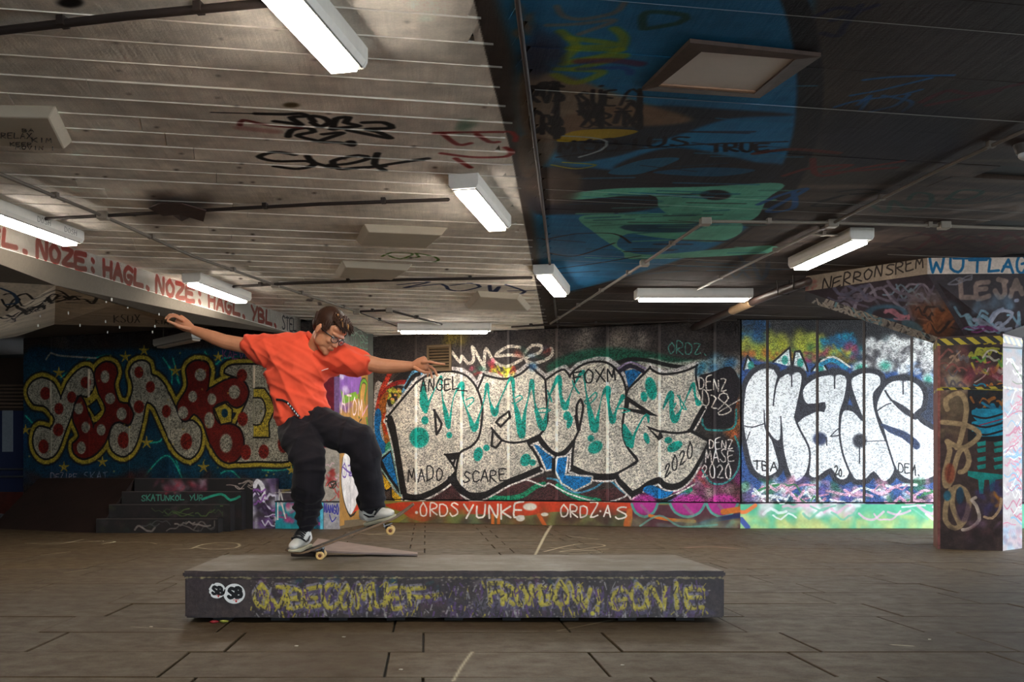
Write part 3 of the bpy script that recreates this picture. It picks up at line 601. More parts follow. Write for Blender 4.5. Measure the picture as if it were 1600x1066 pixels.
# ---- ceiling: white boards, dark painted field, blue disc
cc = Canvas('ceiling_paint', (-8, 3, CEIL), (1, 0, 0), (0, 1, 0), 20, 16.5, .008, (236, 226, 213), 0)
cc.wk = 1.75; c = cc; DK = (58, 46, 41); BL = (26, 104, 150)
c.cloud(-200, -60, 860, 520, 90, 90, [(228, 216, 204), (240, 231, 220), (222, 212, 200)], 1, .35, .8)
c.fill([(726, -60), (740, 0), (770, 130), (800, 245), (848, 500), (860, 560), (1800, 560), (1800, -60)], DK, 1, smooth=False)
c.cloud(860, 0, 1700, 500, 80, 90, [(66, 52, 46), (48, 38, 36), (74, 58, 50), (60, 48, 50)], 2, .4, .8)
for i in range(90):
    x = rr.uniform(1180, 1640); y = rr.uniform(250, 480); c.stroke([(x, y), (x + rr.uniform(60, 200), y + rr.uniform(-4, 8))], rr.uniform(6, 16), rr.choice([(96, 80, 70), (112, 92, 80), (84, 68, 60), (62, 50, 46)]), .45, .8)
for i in range(50):
    x = rr.uniform(880, 1250); y = rr.uniform(430, 500); c.stroke([(x, y), (x + rr.uniform(60, 160), y + rr.uniform(-2, 2))], rr.uniform(3, 7), rr.choice([(100, 86, 76), (84, 68, 60), (50, 42, 42)]), .4, .8)
c.fill([(805, -80), (1230, -60), (1256, 60), (1262, 140), (1250, 215), (1215, 300), (1150, 368), (1050, 410), (950, 440), (878, 458), (850, 440), (838, 370), (828, 300), (812, 200), (806, 100)], BL, 1, soft=3)
c.stroke([(1215, -60), (1248, 20), (1264, 100), (1265, 160), (1255, 225), (1222, 300), (1180, 350)], 22, (30, 22, 26), .95)
c.stroke([(1180, 352), (1120, 392), (1040, 418), (960, 440), (880, 458)], 3, (26, 20, 24), .9)
c.fill([(820, 270), (900, 262), (1000, 268), (1150, 255), (1240, 262), (1215, 300), (1190, 330), (1130, 300), (1000, 330), (880, 335), (830, 330)], (34, 27, 34), .95, soft=3)
c.fill([(870, 190), (980, 165), (1150, 172), (1240, 180), (1140, 186), (1050, 215), (960, 245), (880, 250)], (36, 28, 34), .85, soft=2)
c.fill([(960, 262), (1040, 232), (1120, 240), (1200, 262), (1100, 262), (1030, 275)], (36, 28, 34), .9, soft=2); c.fill([(1020, 270), (1100, 262), (1180, 266), (1120, 276)], (18, 74, 108), 1)
c.fill([(950, 270), (1005, 250), (1062, 248), (1000, 272)], (24, 88, 122), 1)
TQ = (92, 168, 146)
c.fill([(880, 305), (960, 295), (1100, 292), (1205, 286), (1225, 292), (1200, 310), (1170, 345), (1060, 338), (1030, 325), (1015, 305), (900, 312)], TQ, 1); c.spot(1118, 305, 24, 8, (30, 24, 34), 1, .3)
c.fill([(905, 340), (960, 335), (1130, 335), (1160, 360), (1120, 378), (1030, 372), (980, 366), (965, 385), (1010, 398), (1120, 390), (1205, 384), (1215, 394), (1100, 402), (985, 405), (975, 396), (930, 365)], TQ, 1); c.fill([(975, 352), (1080, 350), (1110, 342), (1080, 362), (990, 362)], (24, 70, 92), 1, soft=1)
c.stroke([(985, 402), (1060, 400), (1150, 394), (1210, 386)], 5, TQ, .9)
for i in range(46):
    x = rr.uniform(900, 1190); y = rr.uniform(292, 405); c.stroke([(x, y), (x + rr.uniform(30, 90), y + rr.uniform(-3, 3))], rr.uniform(2.5, 6), rr.choice([TQ, (26, 92, 116), (60, 120, 112), (34, 28, 36)]), .7)
for i in range(40):
    x = rr.uniform(840, 1180); y = rr.uniform(120, 440); c.stroke([(x, y), (x + rr.uniform(60, 160), y + rr.uniform(-6, 10))], rr.uniform(2, 5), rr.choice([(18, 60, 88), (34, 112, 150), (30, 26, 36)]), .6)
c.cloud(820, 280, 900, 300, 12, 24, [(96, 76, 62), (60, 48, 42)], 3, .7)
c.fill([(812, 120), (880, 118), (1000, 160), (1080, 185), (1040, 196), (930, 200), (900, 215), (820, 215)], (128, 98, 74), .9, soft=3); c.fill([(812, 215), (870, 225), (840, 270), (815, 275)], (100, 80, 64), .9, soft=2)
c.fill([(870, 218), (900, 205), (960, 202), (997, 206), (960, 216), (885, 222)], (165, 136, 26), 1)
c.scrib(826, 130, 870, 215, 10, 5, [(28, 20, 22)], 4, .9, 60); c.scrib(900, 135, 940, 200, 10, 4.5, [(28, 20, 22)], 5, .9, 50); c.scrib(952, 140, 1000, 200, 10, 4.5, [(28, 20, 22)], 6, .9, 50)
c.text('RVS', (828, 160), (880, 160), 24, 5, (26, 18, 20)); c.text('CRB', (830, 205), (880, 215), 30, 5, (26, 18, 20)); c.text('SUE', (905, 165), (960, 165), 20, 4, (26, 18, 20)); c.text('YRT', (905, 195), (985, 195), 20, 4, (26, 18, 20))
c.text('MOBIUS', (873, 238), (1075, 228), 16, 4, (24, 18, 24)); c.text('TRUE', (1110, 238), (1200, 236), 12, 4, (24, 18, 24)); c.stroke([(870, 246), (960, 236), (1100, 226), (1230, 222)], 3, (24, 18, 24))
c.stroke([(905, 246), (940, 234), (948, 222), (925, 216), (880, 213)], 3, (150, 160, 165), .9); c.stroke([(862, 258), (900, 264), (930, 258), (880, 254)], 3, (150, 140, 30), .8)
for q in ([(876, 50), (900, 72), (885, 95), (960, 82), (975, 60), (960, 45)], [(880, 100), (940, 90), (975, 88), (900, 108)], [(868, 118), (900, 130), (940, 112), (870, 108)], [(890, 60), (960, 70), (890, 76), (970, 78)]):
    c.stroke(q, 10, (128, 140, 26), .75, .7)
c.stroke([(905, 96), (960, 95), (1000, 100)], 12, (92, 32, 62), .7, .7); c.stroke([(905, 108), (975, 106), (985, 115)], 8, (30, 60, 130), .6, .7)
c.stroke([(870, 10), (880, 25), (910, 30), (960, 20), (975, 5)], 7, (124, 104, 92), .7, .7); c.stroke([(855, 40), (900, 38), (960, 32), (905, 54)], 7, (124, 104, 92), .7, .7)
c.stroke([(1005, 45), (1010, 20), (1070, 24), (1060, 36), (1010, 45)], 8, (24, 60, 40), .7, .6)
c.cloud(806, 0, 830, 110, 14, 12, [(120, 96, 76)], 7, .6); c.cloud(830, 60, 870, 115, 14, 20, [(30, 30, 52)], 8, .6)
for q in ([(850, 375), (900, 366), (960, 366), (985, 380)], [(855, 395), (900, 400), (960, 380)], [(870, 420), (930, 412), (1000, 400)]): c.stroke(q, 2.6, (28, 22, 28))
# tags on the dark boards
for i, q in enumerate(([(1305, 168), (1340, 158), (1400, 150), (1440, 140)], [(1330, 150), (1380, 140), (1455, 122)], [(1345, 172), (1360, 150), (1340, 165)], [(1360, 175), (1400, 165), (1420, 148)], [(1350, 125), (1400, 120), (1490, 118)], [(1410, 175), (1425, 160), (1380, 150)])):
    c.stroke(q, 4.5, (26, 84, 142), .9)
c.stroke([(1272, 26), (1310, 12), (1340, 20), (1300, 32), (1370, 8)], 7, (34, 28, 50)); c.stroke([(1285, 52), (1310, 56), (1320, 40), (1345, 8)], 7, (34, 28, 50))
c.cloud(1290, 190, 1510, 235, 26, 40, [(26, 22, 38), (34, 28, 40)], 9, .6, .6)
c.stroke([(1225, 275), (1270, 262), (1330, 258), (1290, 270), (1400, 262)], 6, (92, 28, 24)); c.stroke([(1270, 248), (1280, 275), (1350, 262), (1410, 252)], 6, (92, 28, 24)); c.stroke([(1180, 240), (1240, 234), (1310, 240)], 8, (80, 30, 26))
c.stroke([(1440, 160), (1480, 142), (1520, 146), (1600, 130)], 7, (82, 26, 36), .9); c.stroke([(1450, 165), (1500, 155), (1560, 142)], 7, (82, 26, 36), .9)
c.stroke([(1280, 315), (1320, 305), (1270, 322), (1340, 320)], 4, (26, 20, 20)); c.stroke([(1310, 300), (1350, 296), (1380, 300), (1330, 304)], 4, (26, 20, 20))
c.stroke([(1358, 318), (1385, 332), (1395, 314), (1420, 328), (1450, 322), (1455, 305), (1430, 302), (1420, 312)], 4.5, (34, 54, 46)); c.stroke([(1440, 315), (1520, 318), (1600, 300)], 3, (30, 40, 38)); c.stroke([(1480, 312), (1500, 298), (1535, 300), (1510, 312), (1480, 310)], 4.5, (34, 54, 46))
c.stroke([(1185, 320), (1220, 305), (1260, 296), (1200, 330), (1240, 325), (1240, 300)], 6, (22, 74, 130), .9); c.stroke([(1500, 330), (1560, 322), (1600, 318), (1600, 330), (1540, 345)], 14, (120, 106, 98), .6, .6)
c.scrib(1380, 362, 1600, 395, 12, 5, [(70, 30, 34), (46, 34, 36)], 10, .7, 90); c.scrib(1090, 400, 1200, 440, 6, 4, [(34, 48, 70), (40, 32, 34)], 11, .6, 60)
# tags on the white boards
KK = (22, 18, 18)
for q in ([(400, 178), (445, 179), (470, 178), (478, 182), (455, 184), (470, 195), (455, 193), (430, 190)], [(490, 190), (485, 182), (505, 184), (515, 192), (500, 198), (488, 192)], [(520, 200), (525, 186), (545, 184), (540, 192), (560, 197), (535, 200), (518, 202)], [(568, 192), (600, 192), (612, 200), (575, 202), (590, 206), (610, 216), (585, 212), (545, 204)]):
    c.stroke(q, 7, KK, 1, .4)
for q in ([(450, 214), (455, 204), (480, 200), (490, 206), (465, 212), (495, 220)], [(505, 210), (535, 208), (500, 221), (530, 223), (550, 228)], [(548, 222, 1.4), (553, 226)], [(460, 242), (430, 238), (405, 245), (430, 252), (480, 252), (490, 258), (465, 264), (430, 260)], [(480, 244), (490, 254), (520, 262)], [(515, 258), (545, 256), (575, 248), (560, 243), (520, 252), (530, 264), (560, 262), (600, 260)], [(590, 240), (585, 256), (600, 266)], [(575, 262), (620, 255), (668, 248)]):
    c.stroke(q, 6.5, KK, 1, .4)
c.stroke([(375, 196), (380, 188), (420, 196), (470, 200)], 5, (120, 40, 40), .9, .5); c.stroke([(375, 200), (430, 206)], 12, (150, 60, 55), .4, .9)
c.stroke([(330, 176), (400, 178)], 2.5, KK)
RR_ = (140, 26, 22)
for q in ([(680, 208), (740, 207), (800, 208), (805, 222)], [(690, 208), (715, 226), (735, 224)], [(745, 210), (765, 222), (778, 222)], [(690, 240), (740, 246), (790, 245), (800, 238), (790, 232)], [(712, 248), (735, 262)]):
    c.stroke(q, 5.5, RR_, .95, .6)
c.cloud(720, 192, 745, 200, 8, 12, [(110, 140, 120)], 12, .4)
G_ = (78, 110, 34)
for q in ([(597, 401), (612, 395), (645, 397), (625, 405), (608, 400)], [(630, 404), (655, 402), (650, 396), (680, 402), (684, 408), (665, 410)]): c.stroke(q, 2.6, G_)
B2 = (34, 44, 84)
for q in ([(622, 445), (670, 441), (632, 450), (690, 444), (700, 452), (720, 455), (750, 448), (735, 443), (705, 446)], [(765, 446), (768, 458), (780, 448), (775, 456)], [(790, 445), (820, 456), (800, 462)], [(795, 455), (835, 454)]): c.stroke(q, 3.4, B2)
c.spot(455, 165, 13, 4, (92, 76, 48)); c.spot(110, 4, 20, 8, (24, 20, 20)); c.cloud(240, 312, 320, 330, 12, 24, [(90, 74, 66)], 13, .5, .8)
for i in range(60):
    c.spot(rr.uniform(100, 800), rr.uniform(20, 480), 2.4, 1.6, (60, 48, 40), .9)
c.cloud(250, 455, 420, 510, 10, 24, [(200, 110, 100)], 14, .25, .9)
c.scrib(470, 462, 500, 480, 2, 3, [(60, 50, 50)], 16, .6)
c.grime(.10, 40)

# ---- white beam with red letters
BM0 = ce(0, 352); BM1 = ce(465, 497); bdir = (BM1 - BM0); bdir.z = 0; bdir.normalize()
BMs = BM0 - bdir * 2.0; BMe = BM1 + bdir * .1
bc = Canvas('beam_paint', (BMs.x, BMs.y, 2.70), bdir, UP, (BMe - BMs).length, .32, .003, (246, 236, 226), 0)
c = bc; RB_ = (176, 14, 10)
c.cloud(-50, 350, 470, 520, 26, 14, [(205, 190, 180), (235, 226, 216)], 1, .4)
def beam_text(st, x0, x1, w):
    # letters follow the beam; top and bottom edge are interpolated in the photograph
    def yt(x): return 352 + (497 - 352) * x / 465.0
    def yb(x): return 387 + (523.5 - 387) * x / 465.0
    n = len(st); r = random.Random(st)
    for i, ch in enumerate(st):
        for stt in FONT.get(ch, []):
            pts = []
            for (u, v) in stt:
                x = x0 + (x1 - x0) * (i + u * .78) / n; v = v * .74 + .12 + r.uniform(-.03, .03)
                pts.append((x, yb(x) + (yt(x) - yb(x)) * v))
            c.stroke(pts, w, RB_, 1, .3, smooth=len(pts) > 3)
beam_text('GL.', -22, 58, 8); beam_text('NOZE:', 58, 158, 8); beam_text('HAGL.', 162, 242, 7.5); beam_text('NOZE:', 244, 322, 7); beam_text('HAGL.', 326, 390, 6); beam_text('YBL.', 393, 438, 5.5)
RB_ = (26, 34, 66); beam_text('STEL', 441, 464, 2.6)
c.grime(.06)

# ---- right column head
def under(p, py): return Vector((p.x, p.y, H + (CY - py) * p.y / F))
T0, T1, T2 = ce(1258, 432), ce(1449, 403), ce(1600, 401)
T2 = Vector((7.4, T2.y, CEIL))
T = [T0, T1, T2, Vector((8.5, 12.3, CEIL)), Vector((7.6, 14.2, CEIL)), Vector((4.475, 12.83, CEIL))]
DROP = .166
Tb = [Vector((t.x, t.y, CEIL - DROP)) for t in T]
k0, k1, k2 = fl(1465, 858), fl(1567, 861), fl(1597, 857)
COL = [k0, k1, k2, Vector((6.36, 12.1, 0)), Vector((5.9, 12.4, 0)), Vector((5.60, 12.0, 0))]
km = k0 + (k1 - k0) * .42; CH = 2.23
def atz(p, z): return Vector((p.x, p.y, z))
def quadcanvas(name, O, Q, R, res, base, mx=0.1):
    U = (Q - O).normalized(); N = U.cross(R - O); V = N.cross(U).normalized()
    W = (Q - O).length; Hh = (R - O).dot(V)
    O2 = O - U * mx * 6 - V * mx
    return Canvas(name, O2, U, V, W + mx * 14, Hh + 2 * mx, res, base)
f1c = quadcanvas('column_head_left_band', Tb[0], Tb[1], T[0], .003, (150, 132, 114)); c = f1c
c.text('NERRON', (1285, 455), (1378, 430), 17, 2.2, (34, 24, 20), slant=.1); c.text('SREM', (1385, 431), (1442, 418), 18, 2.2, (46, 34, 28)); c.cloud(1258, 440, 1275, 455, 8, 5, [(150, 60, 60)], 1, .4); c.grime(.08)
f2c = quadcanvas('column_head_front_band', Tb[1], Tb[2], T[1], .003, (196, 178, 166)); c = f2c
c.text('WUT', (1452, 425), (1540, 425), 20, 4, (0, 88, 130)); c.text('LAGE', (1545, 425), (1625, 425), 22, 4, (0, 88, 130)); c.stroke([(1490, 404), (1545, 404)], 4, (0, 88, 130)); c.grime(.06)
u1c = quadcanvas('column_head_left_slope', atz(k0, CH), Tb[1], Tb[0], .004, (46, 36, 42), .3); u1c.wk = 1.7; c = u1c; c.scrib(1285, 445, 1460, 500, 16, 2.4, [(120, 112, 124), (96, 116, 128), (80, 72, 86)], 77, .85, 60)
c.scrib(1290, 440, 1440, 470, 8, 3, [(92, 84, 96), (80, 78, 96)], 1, .9, 60); c.spot(1385, 490, 34, 14, (52, 86, 106), .9); c.spot(1387, 490, 24, 8, (44, 34, 42)); c.scrib(1375, 485, 1420, 500, 5, 2.4, [(150, 96, 108)], 2, .9, 30); c.cloud(1430, 480, 1490, 520, 22, 12, [(92, 52, 30), (110, 60, 32)], 3, .7); c.scrib(1430, 480, 1495, 520, 8, 2.5, [(40, 28, 28), (116, 70, 44)], 31, .9, 30)
c.spot(1425, 510, 18, 8, (62, 88, 100), .9, rot=.4); c.cloud(1420, 460, 1470, 480, 9, 10, [(104, 92, 92)], 4, .5); c.grime(.15)
u2c = quadcanvas('column_head_front_slope', atz(km, CH), atz(k1, CH) + Vector((1.2, 0, 0)), Tb[1], .004, (46, 36, 40), 1.0); u2c.wk = 1.5; c = u2c
c.text('LEJA', (1500, 466), (1600, 462), 26, 5, (112, 92, 84)); c.scrib(1490, 470, 1590, 515, 9, 3.4, [(128, 130, 148), (110, 140, 156)], 5, .9, 50); c.cloud(1480, 470, 1600, 480, 9, 9, [(96, 124, 146)], 6, .6); c.stroke([(1545, 500), (1560, 485), (1580, 488), (1570, 500), (1550, 512), (1575, 510)], 3, (140, 140, 155)); c.scrib(1500, 508, 1560, 520, 4, 2, [(110, 50, 100)], 7, .8, 30)
c.scrib(1470, 432, 1520, 445, 3, 2.4, [(110, 104, 112)], 8, .8, 40); c.grime(.15)
u3c = quadcanvas('column_head_side_slope', atz(COL[5], CH), Tb[5], Tb[0], .004, (44, 36, 40), .3); u3c.wk = 1.6; c = u3c; c.scrib(1255, 462, 1465, 532, 60, 2.6, [(186, 174, 162), (150, 138, 128)], 19, .95, 50)
c.scrib(1255, 462, 1465, 532, 60, 2.6, [(176, 164, 152), (150, 138, 128), (190, 180, 168), (100, 150, 165)], 9, .95, 50)
# ---- column
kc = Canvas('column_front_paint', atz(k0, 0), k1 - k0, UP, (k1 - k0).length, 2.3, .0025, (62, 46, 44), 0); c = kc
c.cloud(1465, 545, 1515, 640, 40, 10, [(104, 58, 58), (90, 66, 60), (120, 100, 84)], 1, .8); c.cloud(1470, 590, 1512, 605, 8, 8, [(150, 140, 120)], 2, .8)
c.cloud(1470, 620, 1520, 690, 30, 12, [(112, 96, 74), (96, 82, 62), (80, 60, 48)], 3, .8)
c.cloud(1512, 540, 1567, 560, 8, 10, [(24, 20, 26)], 31, .9); c.scrib(1512, 545, 1567, 595, 14, 3.5, [(150, 150, 50), (90, 120, 50), (170, 165, 150), (150, 60, 70)], 4, .95, 24)
c.scrib(1468, 545, 1512, 605, 12, 3, [(150, 120, 100), (120, 70, 66), (90, 84, 90)], 41, .9, 22); c.scrib(1515, 548, 1567, 600, 10, 3, [(170, 160, 50), (90, 140, 60), (190, 180, 170)], 42, .95, 22); c.scrib(1515, 600, 1567, 620, 8, 3.4, [(24, 120, 150), (170, 100, 40)], 43, .95, 22)
c.cloud(1512, 575, 1567, 595, 14, 8, [(140, 40, 55), (120, 60, 80)], 32, .7)
c.fill([(1512, 610), (1567, 600), (1567, 690), (1512, 690)], (22, 22, 28), .9, smooth=False); c.scrib(1516, 616, 1567, 640, 8, 5, [(20, 110, 145), (150, 90, 35), (30, 26, 34)], 5, .95, 24)
for (y0, y1) in ((642, 658), (660, 668), (670, 680)): c.fill([(1518, y0), (1545, y0 - 3), (1567, y0), (1567, y1), (1530, y1 + 2)], (14, 128, 160), 1)
for y in (650, 664, 676): c.stroke([(1520, y), (1540, y + 4), (1567, y - 3)], 3, (26, 22, 30))
c.stroke([(1530, 665), (1567, 655)], 1.6, (150, 40, 70))
for y in (692, 702, 716, 728):
    for x in (1526, 1552): c.fill([(x, y), (x + 14, y - 3), (x + 14, y + 4), (x + 2, y + 6)], (18, 128, 122), 1, smooth=False)
c.fill([(1512, 736), (1567, 742), (1567, 748), (1555, 750), (1553, 768), (1547, 768), (1545, 750), (1538, 750), (1536, 772), (1530, 772), (1528, 750), (1512, 744)], (16, 130, 124), 1, smooth=False)
c.cloud(1530, 755, 1567, 800, 16, 9, [(64, 56, 110), (50, 50, 90)], 6, .7); c.cloud(1550, 770, 1567, 795, 8, 6, [(170, 110, 40)], 7, .8)
for q in ([(1480, 690), (1484, 705), (1476, 740), (1478, 760), (1486, 752), (1494, 720), (1500, 705), (1508, 702), (1514, 720), (1508, 735), (1500, 738)], [(1480, 640), (1478, 625), (1500, 615), (1510, 640), (1500, 690), (1495, 700)], [(1472, 660), (1510, 665), (1530, 680), (1505, 700), (1480, 690)], [(1486, 765), (1478, 790), (1478, 815), (1492, 826), (1506, 815), (1514, 785), (1506, 765), (1492, 762), (1488, 790), (1500, 820)]):
    c.stroke(q, 7.5, (150, 126, 94), 1, .3)
c.stroke([(1504, 828), (1515, 826), (1530, 812), (1525, 790), (1518, 782), (1524, 778)], 5, (178, 160, 148)); c.stroke([(1538, 808), (1550, 810), (1562, 795), (1564, 780)], 4, (170, 140, 110))
c.cloud(1510, 815, 1567, 845, 26, 7, [(110, 80, 110), (60, 44, 60), (130, 70, 80)], 8, .5); c.spot(1480, 775, 6, 8, (40, 90, 110)); c.spot(1500, 775, 6, 14, (30, 60, 80)); c.spot(1506, 800, 12, 16, (64, 44, 74), .6); c.spot(1484, 740, 8, 16, (130, 50, 30), .7)
c.cloud(1465, 828, 1567, 862, 24, 10, [(34, 24, 22), (44, 30, 30)], 9, .7)
for i in range(8):
    x = 1468 + i * 13; c.fill([(x, 532), (x + 7, 531), (x + 11, 538), (x + 4, 539)], (170, 150, 30), 1, smooth=False)
c.stroke([(1470, 606), (1567, 610)], 2.4, (130, 120, 40)); c.stroke([(1467, 530), (1467, 860)], 4, (150, 84, 80), .7); c.grime(.14, 16)
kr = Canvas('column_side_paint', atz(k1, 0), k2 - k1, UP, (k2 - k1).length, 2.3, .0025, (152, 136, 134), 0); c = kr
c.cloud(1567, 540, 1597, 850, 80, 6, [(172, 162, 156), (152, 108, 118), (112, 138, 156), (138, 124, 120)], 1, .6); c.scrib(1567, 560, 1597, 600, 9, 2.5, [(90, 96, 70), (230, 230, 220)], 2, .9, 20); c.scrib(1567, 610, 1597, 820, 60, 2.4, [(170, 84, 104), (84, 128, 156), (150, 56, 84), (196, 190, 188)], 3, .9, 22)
for y in (535, 543): c.stroke([(1567, y), (1597, y + 2)], 2.4, (30, 28, 30))
c.cloud(1567, 825, 1597, 860, 22, 6, [(150, 110, 120), (100, 90, 110), (120, 160, 180)], 4, .7)

# ---- low platform of concrete (the manual pad)
PY0 = fl(285, 973).y; PX0 = fl(285, 973).x; PX1 = fl(1134, 973).x; PZ = .278; PY1 = 7.02
pc = Canvas('pad_front_paint', (PX0 - .05, PY0, 0), (1, 0, 0), UP, PX1 - PX0 + .1, .3, .0015, (62, 50, 48), 0); c = pc
c.cloud(285, 900, 1134, 970, 220, 16, [(50, 40, 40), (72, 58, 54), (58, 44, 50), (44, 36, 38)], 1, .5); c.cloud(480, 930, 1110, 965, 60, 12, [(84, 72, 120), (110, 60, 110), (130, 128, 140), (60, 56, 70)], 2, .5)
c.cloud(390, 905, 1110, 950, 60, 7, [(170, 160, 160), (30, 90, 100), (120, 60, 110), (40, 32, 34)], 21, .5)
YY = (186, 166, 44); VV = (150, 140, 150)
rp_ = random.Random(8)
for (st, x0, x1, y, h) in (('QJBECOMUE', 398, 632, 950, 34), ('F-', 640, 690, 946, 26), ('FROMBON', 766, 905, 944, 28), ('V!', 905, 945, 954, 34), ('GONIE', 955, 1100, 952, 34)):
    for k, (col, w_, dx, dy, a_) in enumerate((((96, 84, 120), 9, 4, 5, .6), (VV, 6, -2, -4, .75), (YY, 7, 0, 0, .78), ((196, 176, 66), 2.6, 1, -1, .6))):
        c.text(st, (x0 + dx, y + dy), (x1 + dx, y + dy), h, w_, col, a_, jit=.16, soft=.5, gap=.12)
for i in range(800):
    x, y = rp_.uniform(392, 1105), rp_.uniform(908, 962); c.stroke([(x, y), (x + rp_.uniform(-5, 5), y + rp_.uniform(3, 14))], rp_.uniform(1, 3.4), rp_.choice([(50, 40, 42), (60, 48, 46), (170, 150, 50), (150, 142, 140), (90, 60, 110), (46, 38, 38)]), .8, .5)
for i in range(60):
    x = rp_.uniform(290, 1125); c.stroke([(x, 964), (x + rp_.uniform(-4, 4), 971)], 3, (46, 38, 40), .6, .6)
for i in range(1400):
    x, y = rr.uniform(390, 1110), rr.uniform(900, 966); c.spot(x, y, rr.uniform(.6, 2.2), rr.uniform(.4, 1.4), rr.choice([(52, 42, 40), (46, 38, 38), (150, 140, 130)]), .7, .2)
c.spot(926, 959, 3.5, 3.5, (190, 175, 60)); c.stroke([(285, 972), (1134, 972)], 2, (30, 24, 24)); c.stroke([(286, 903), (1134, 903)], 1.6, (120, 104, 70), .6)
for i in range(260): x = rr.uniform(286, 1134); c.spot(x, 903 + rr.uniform(-1, 2), 2.4, .9, (176, 158, 110), .7)
c.grime(.12, 12)

# ---- stairs and blocks by the left wall
S_Y = [14.43, 14.78, 15.13, 15.48]; S_Z = [.187, .366, .535, .715]
S_X0 = [at(x, 0, y).x for x, y in zip((150, 170, 190, 210), S_Y)]; S_X1 = [at(x, 0, y).x for x, y in zip((341, 360, 378, 395), S_Y)]
BY = 15.5
stc = Canvas('stair_riser_paint', (S_X0[0] - .1, S_Y[0], 0), (1, 0, 0), UP, S_X1[0] - S_X0[0] + .5, .8, .004, (20, 15, 15), 0); c = stc; c.cloud(160, 770, 340, 830, 30, 8, [(60, 30, 40), (30, 50, 40), (70, 60, 60), (50, 60, 30)], 51, .5)
c.cloud(150, 750, 400, 832, 90, 10, [(16, 12, 12), (28, 18, 18), (38, 24, 24)], 1, .6)
c.cloud(212, 752, 300, 768, 30, 7, [(110, 50, 70), (150, 40, 50), (130, 110, 120)], 2, .7); c.scrib(313, 752, 390, 766, 6, 2.2, [(150, 135, 125)], 3, .95, 30); c.spot(385, 760, 8, 6, (150, 135, 125), .9)
c.text('SKATUNKOL YUR', (200, 785), (300, 784), 9, 1.6, (60, 130, 110)); c.stroke([(300, 782), (330, 774), (345, 784), (360, 778)], 4, (30, 150, 120), .9); c.scrib(225, 792, 340, 808, 9, 2, [(70, 90, 40), (50, 66, 34)], 5, .9, 30); c.scrib(180, 814, 335, 830, 10, 2.4, [(90, 84, 80), (120, 110, 104), (60, 60, 60)], 6, .9, 30)
c.grime(.14, 16)
blc = Canvas('side_block_paint', at(385, 0, BY) * 1, (1, 0, 0), UP, (540 - 385) / F * BY + .2, 3.0, .003, (60, 50, 58), 0); blc.O.z = 0; c = blc
c.cloud(385, 750, 432, 830, 60, 7, [(120, 80, 150), (90, 60, 110), (210, 205, 215), (50, 44, 60), (160, 150, 180)], 1, .8); c.stroke([(398, 760), (402, 752), (410, 760), (412, 780)], 7, (225, 220, 225)); c.scrib(385, 765, 432, 822, 16, 2.6, [(215, 210, 225), (140, 80, 160), (50, 30, 60)], 2, .9, 20); c.stroke([(385, 800), (378, 790), (370, 802), (378, 815), (368, 822)], 3, (210, 205, 215))
c.fill([(430, 784), (505, 784), (505, 830), (430, 830)], (22, 140, 152), 1, smooth=False); c.cloud(430, 786, 462, 815, 16, 5, [(190, 50, 110), (210, 200, 200), (200, 60, 120)], 3, .9); c.stroke([(434, 760), (434, 812)], 2, (220, 215, 210)); c.stroke([(436, 770), (446, 810)], 2.4, (220, 215, 210)); c.stroke([(485, 819), (503, 818)], 5, (180, 60, 120)); c.cloud(460, 810, 500, 826, 8, 6, [(100, 60, 140), (20, 120, 140)], 4, .6)
c.fill([(490, 490), (540, 490), (540, 590), (490, 590)], (98, 98, 90), 1, smooth=False); c.fill([(490, 590), (523, 590), (523, 700), (490, 700)], (130, 20, 45), 1, smooth=False); c.fill([(523, 590), (540, 590), (540, 700), (523, 700)], (150, 110, 165), 1, smooth=False); c.scrib(492, 592, 538, 700, 18, 2.4, [(225, 200, 215), (130, 70, 160), (190, 40, 70), (40, 110, 150)], 15, .9, 16); c.fill([(495, 700), (540, 700), (540, 784), (495, 784)], (176, 166, 154), 1, smooth=False); c.scrib(507, 705, 530, 784, 10, 2, [(205, 80, 70), (225, 190, 200), (200, 110, 120)], 5, .9, 16); c.cloud(512, 735, 524, 752, 12, 4, [(165, 40, 40), (180, 60, 50)], 6, .9); c.scrib(512, 752, 526, 764, 5, 2, [(50, 50, 40)], 7, .9, 12)
c.fill([(507, 784), (535, 784), (535, 830), (507, 830)], (176, 172, 176), 1, smooth=False); c.text('NANGO', (508, 800), (530, 803), 13, 1.6, (60, 60, 160)); c.stroke([(516, 804), (520, 815), (526, 808)], 1.5, (60, 60, 160)); c.stroke([(504, 786), (504, 828)], 5, (90, 190, 215)); c.stroke([(430, 784), (535, 784)], 2.2, K); c.stroke([(430, 770), (463, 770)], 1.6, (190, 180, 175)); c.cloud(432, 748, 470, 768, 14, 5, [(170, 150, 50), (40, 34, 34), (150, 140, 130)], 8, .9)
c.grime(.1, 12)

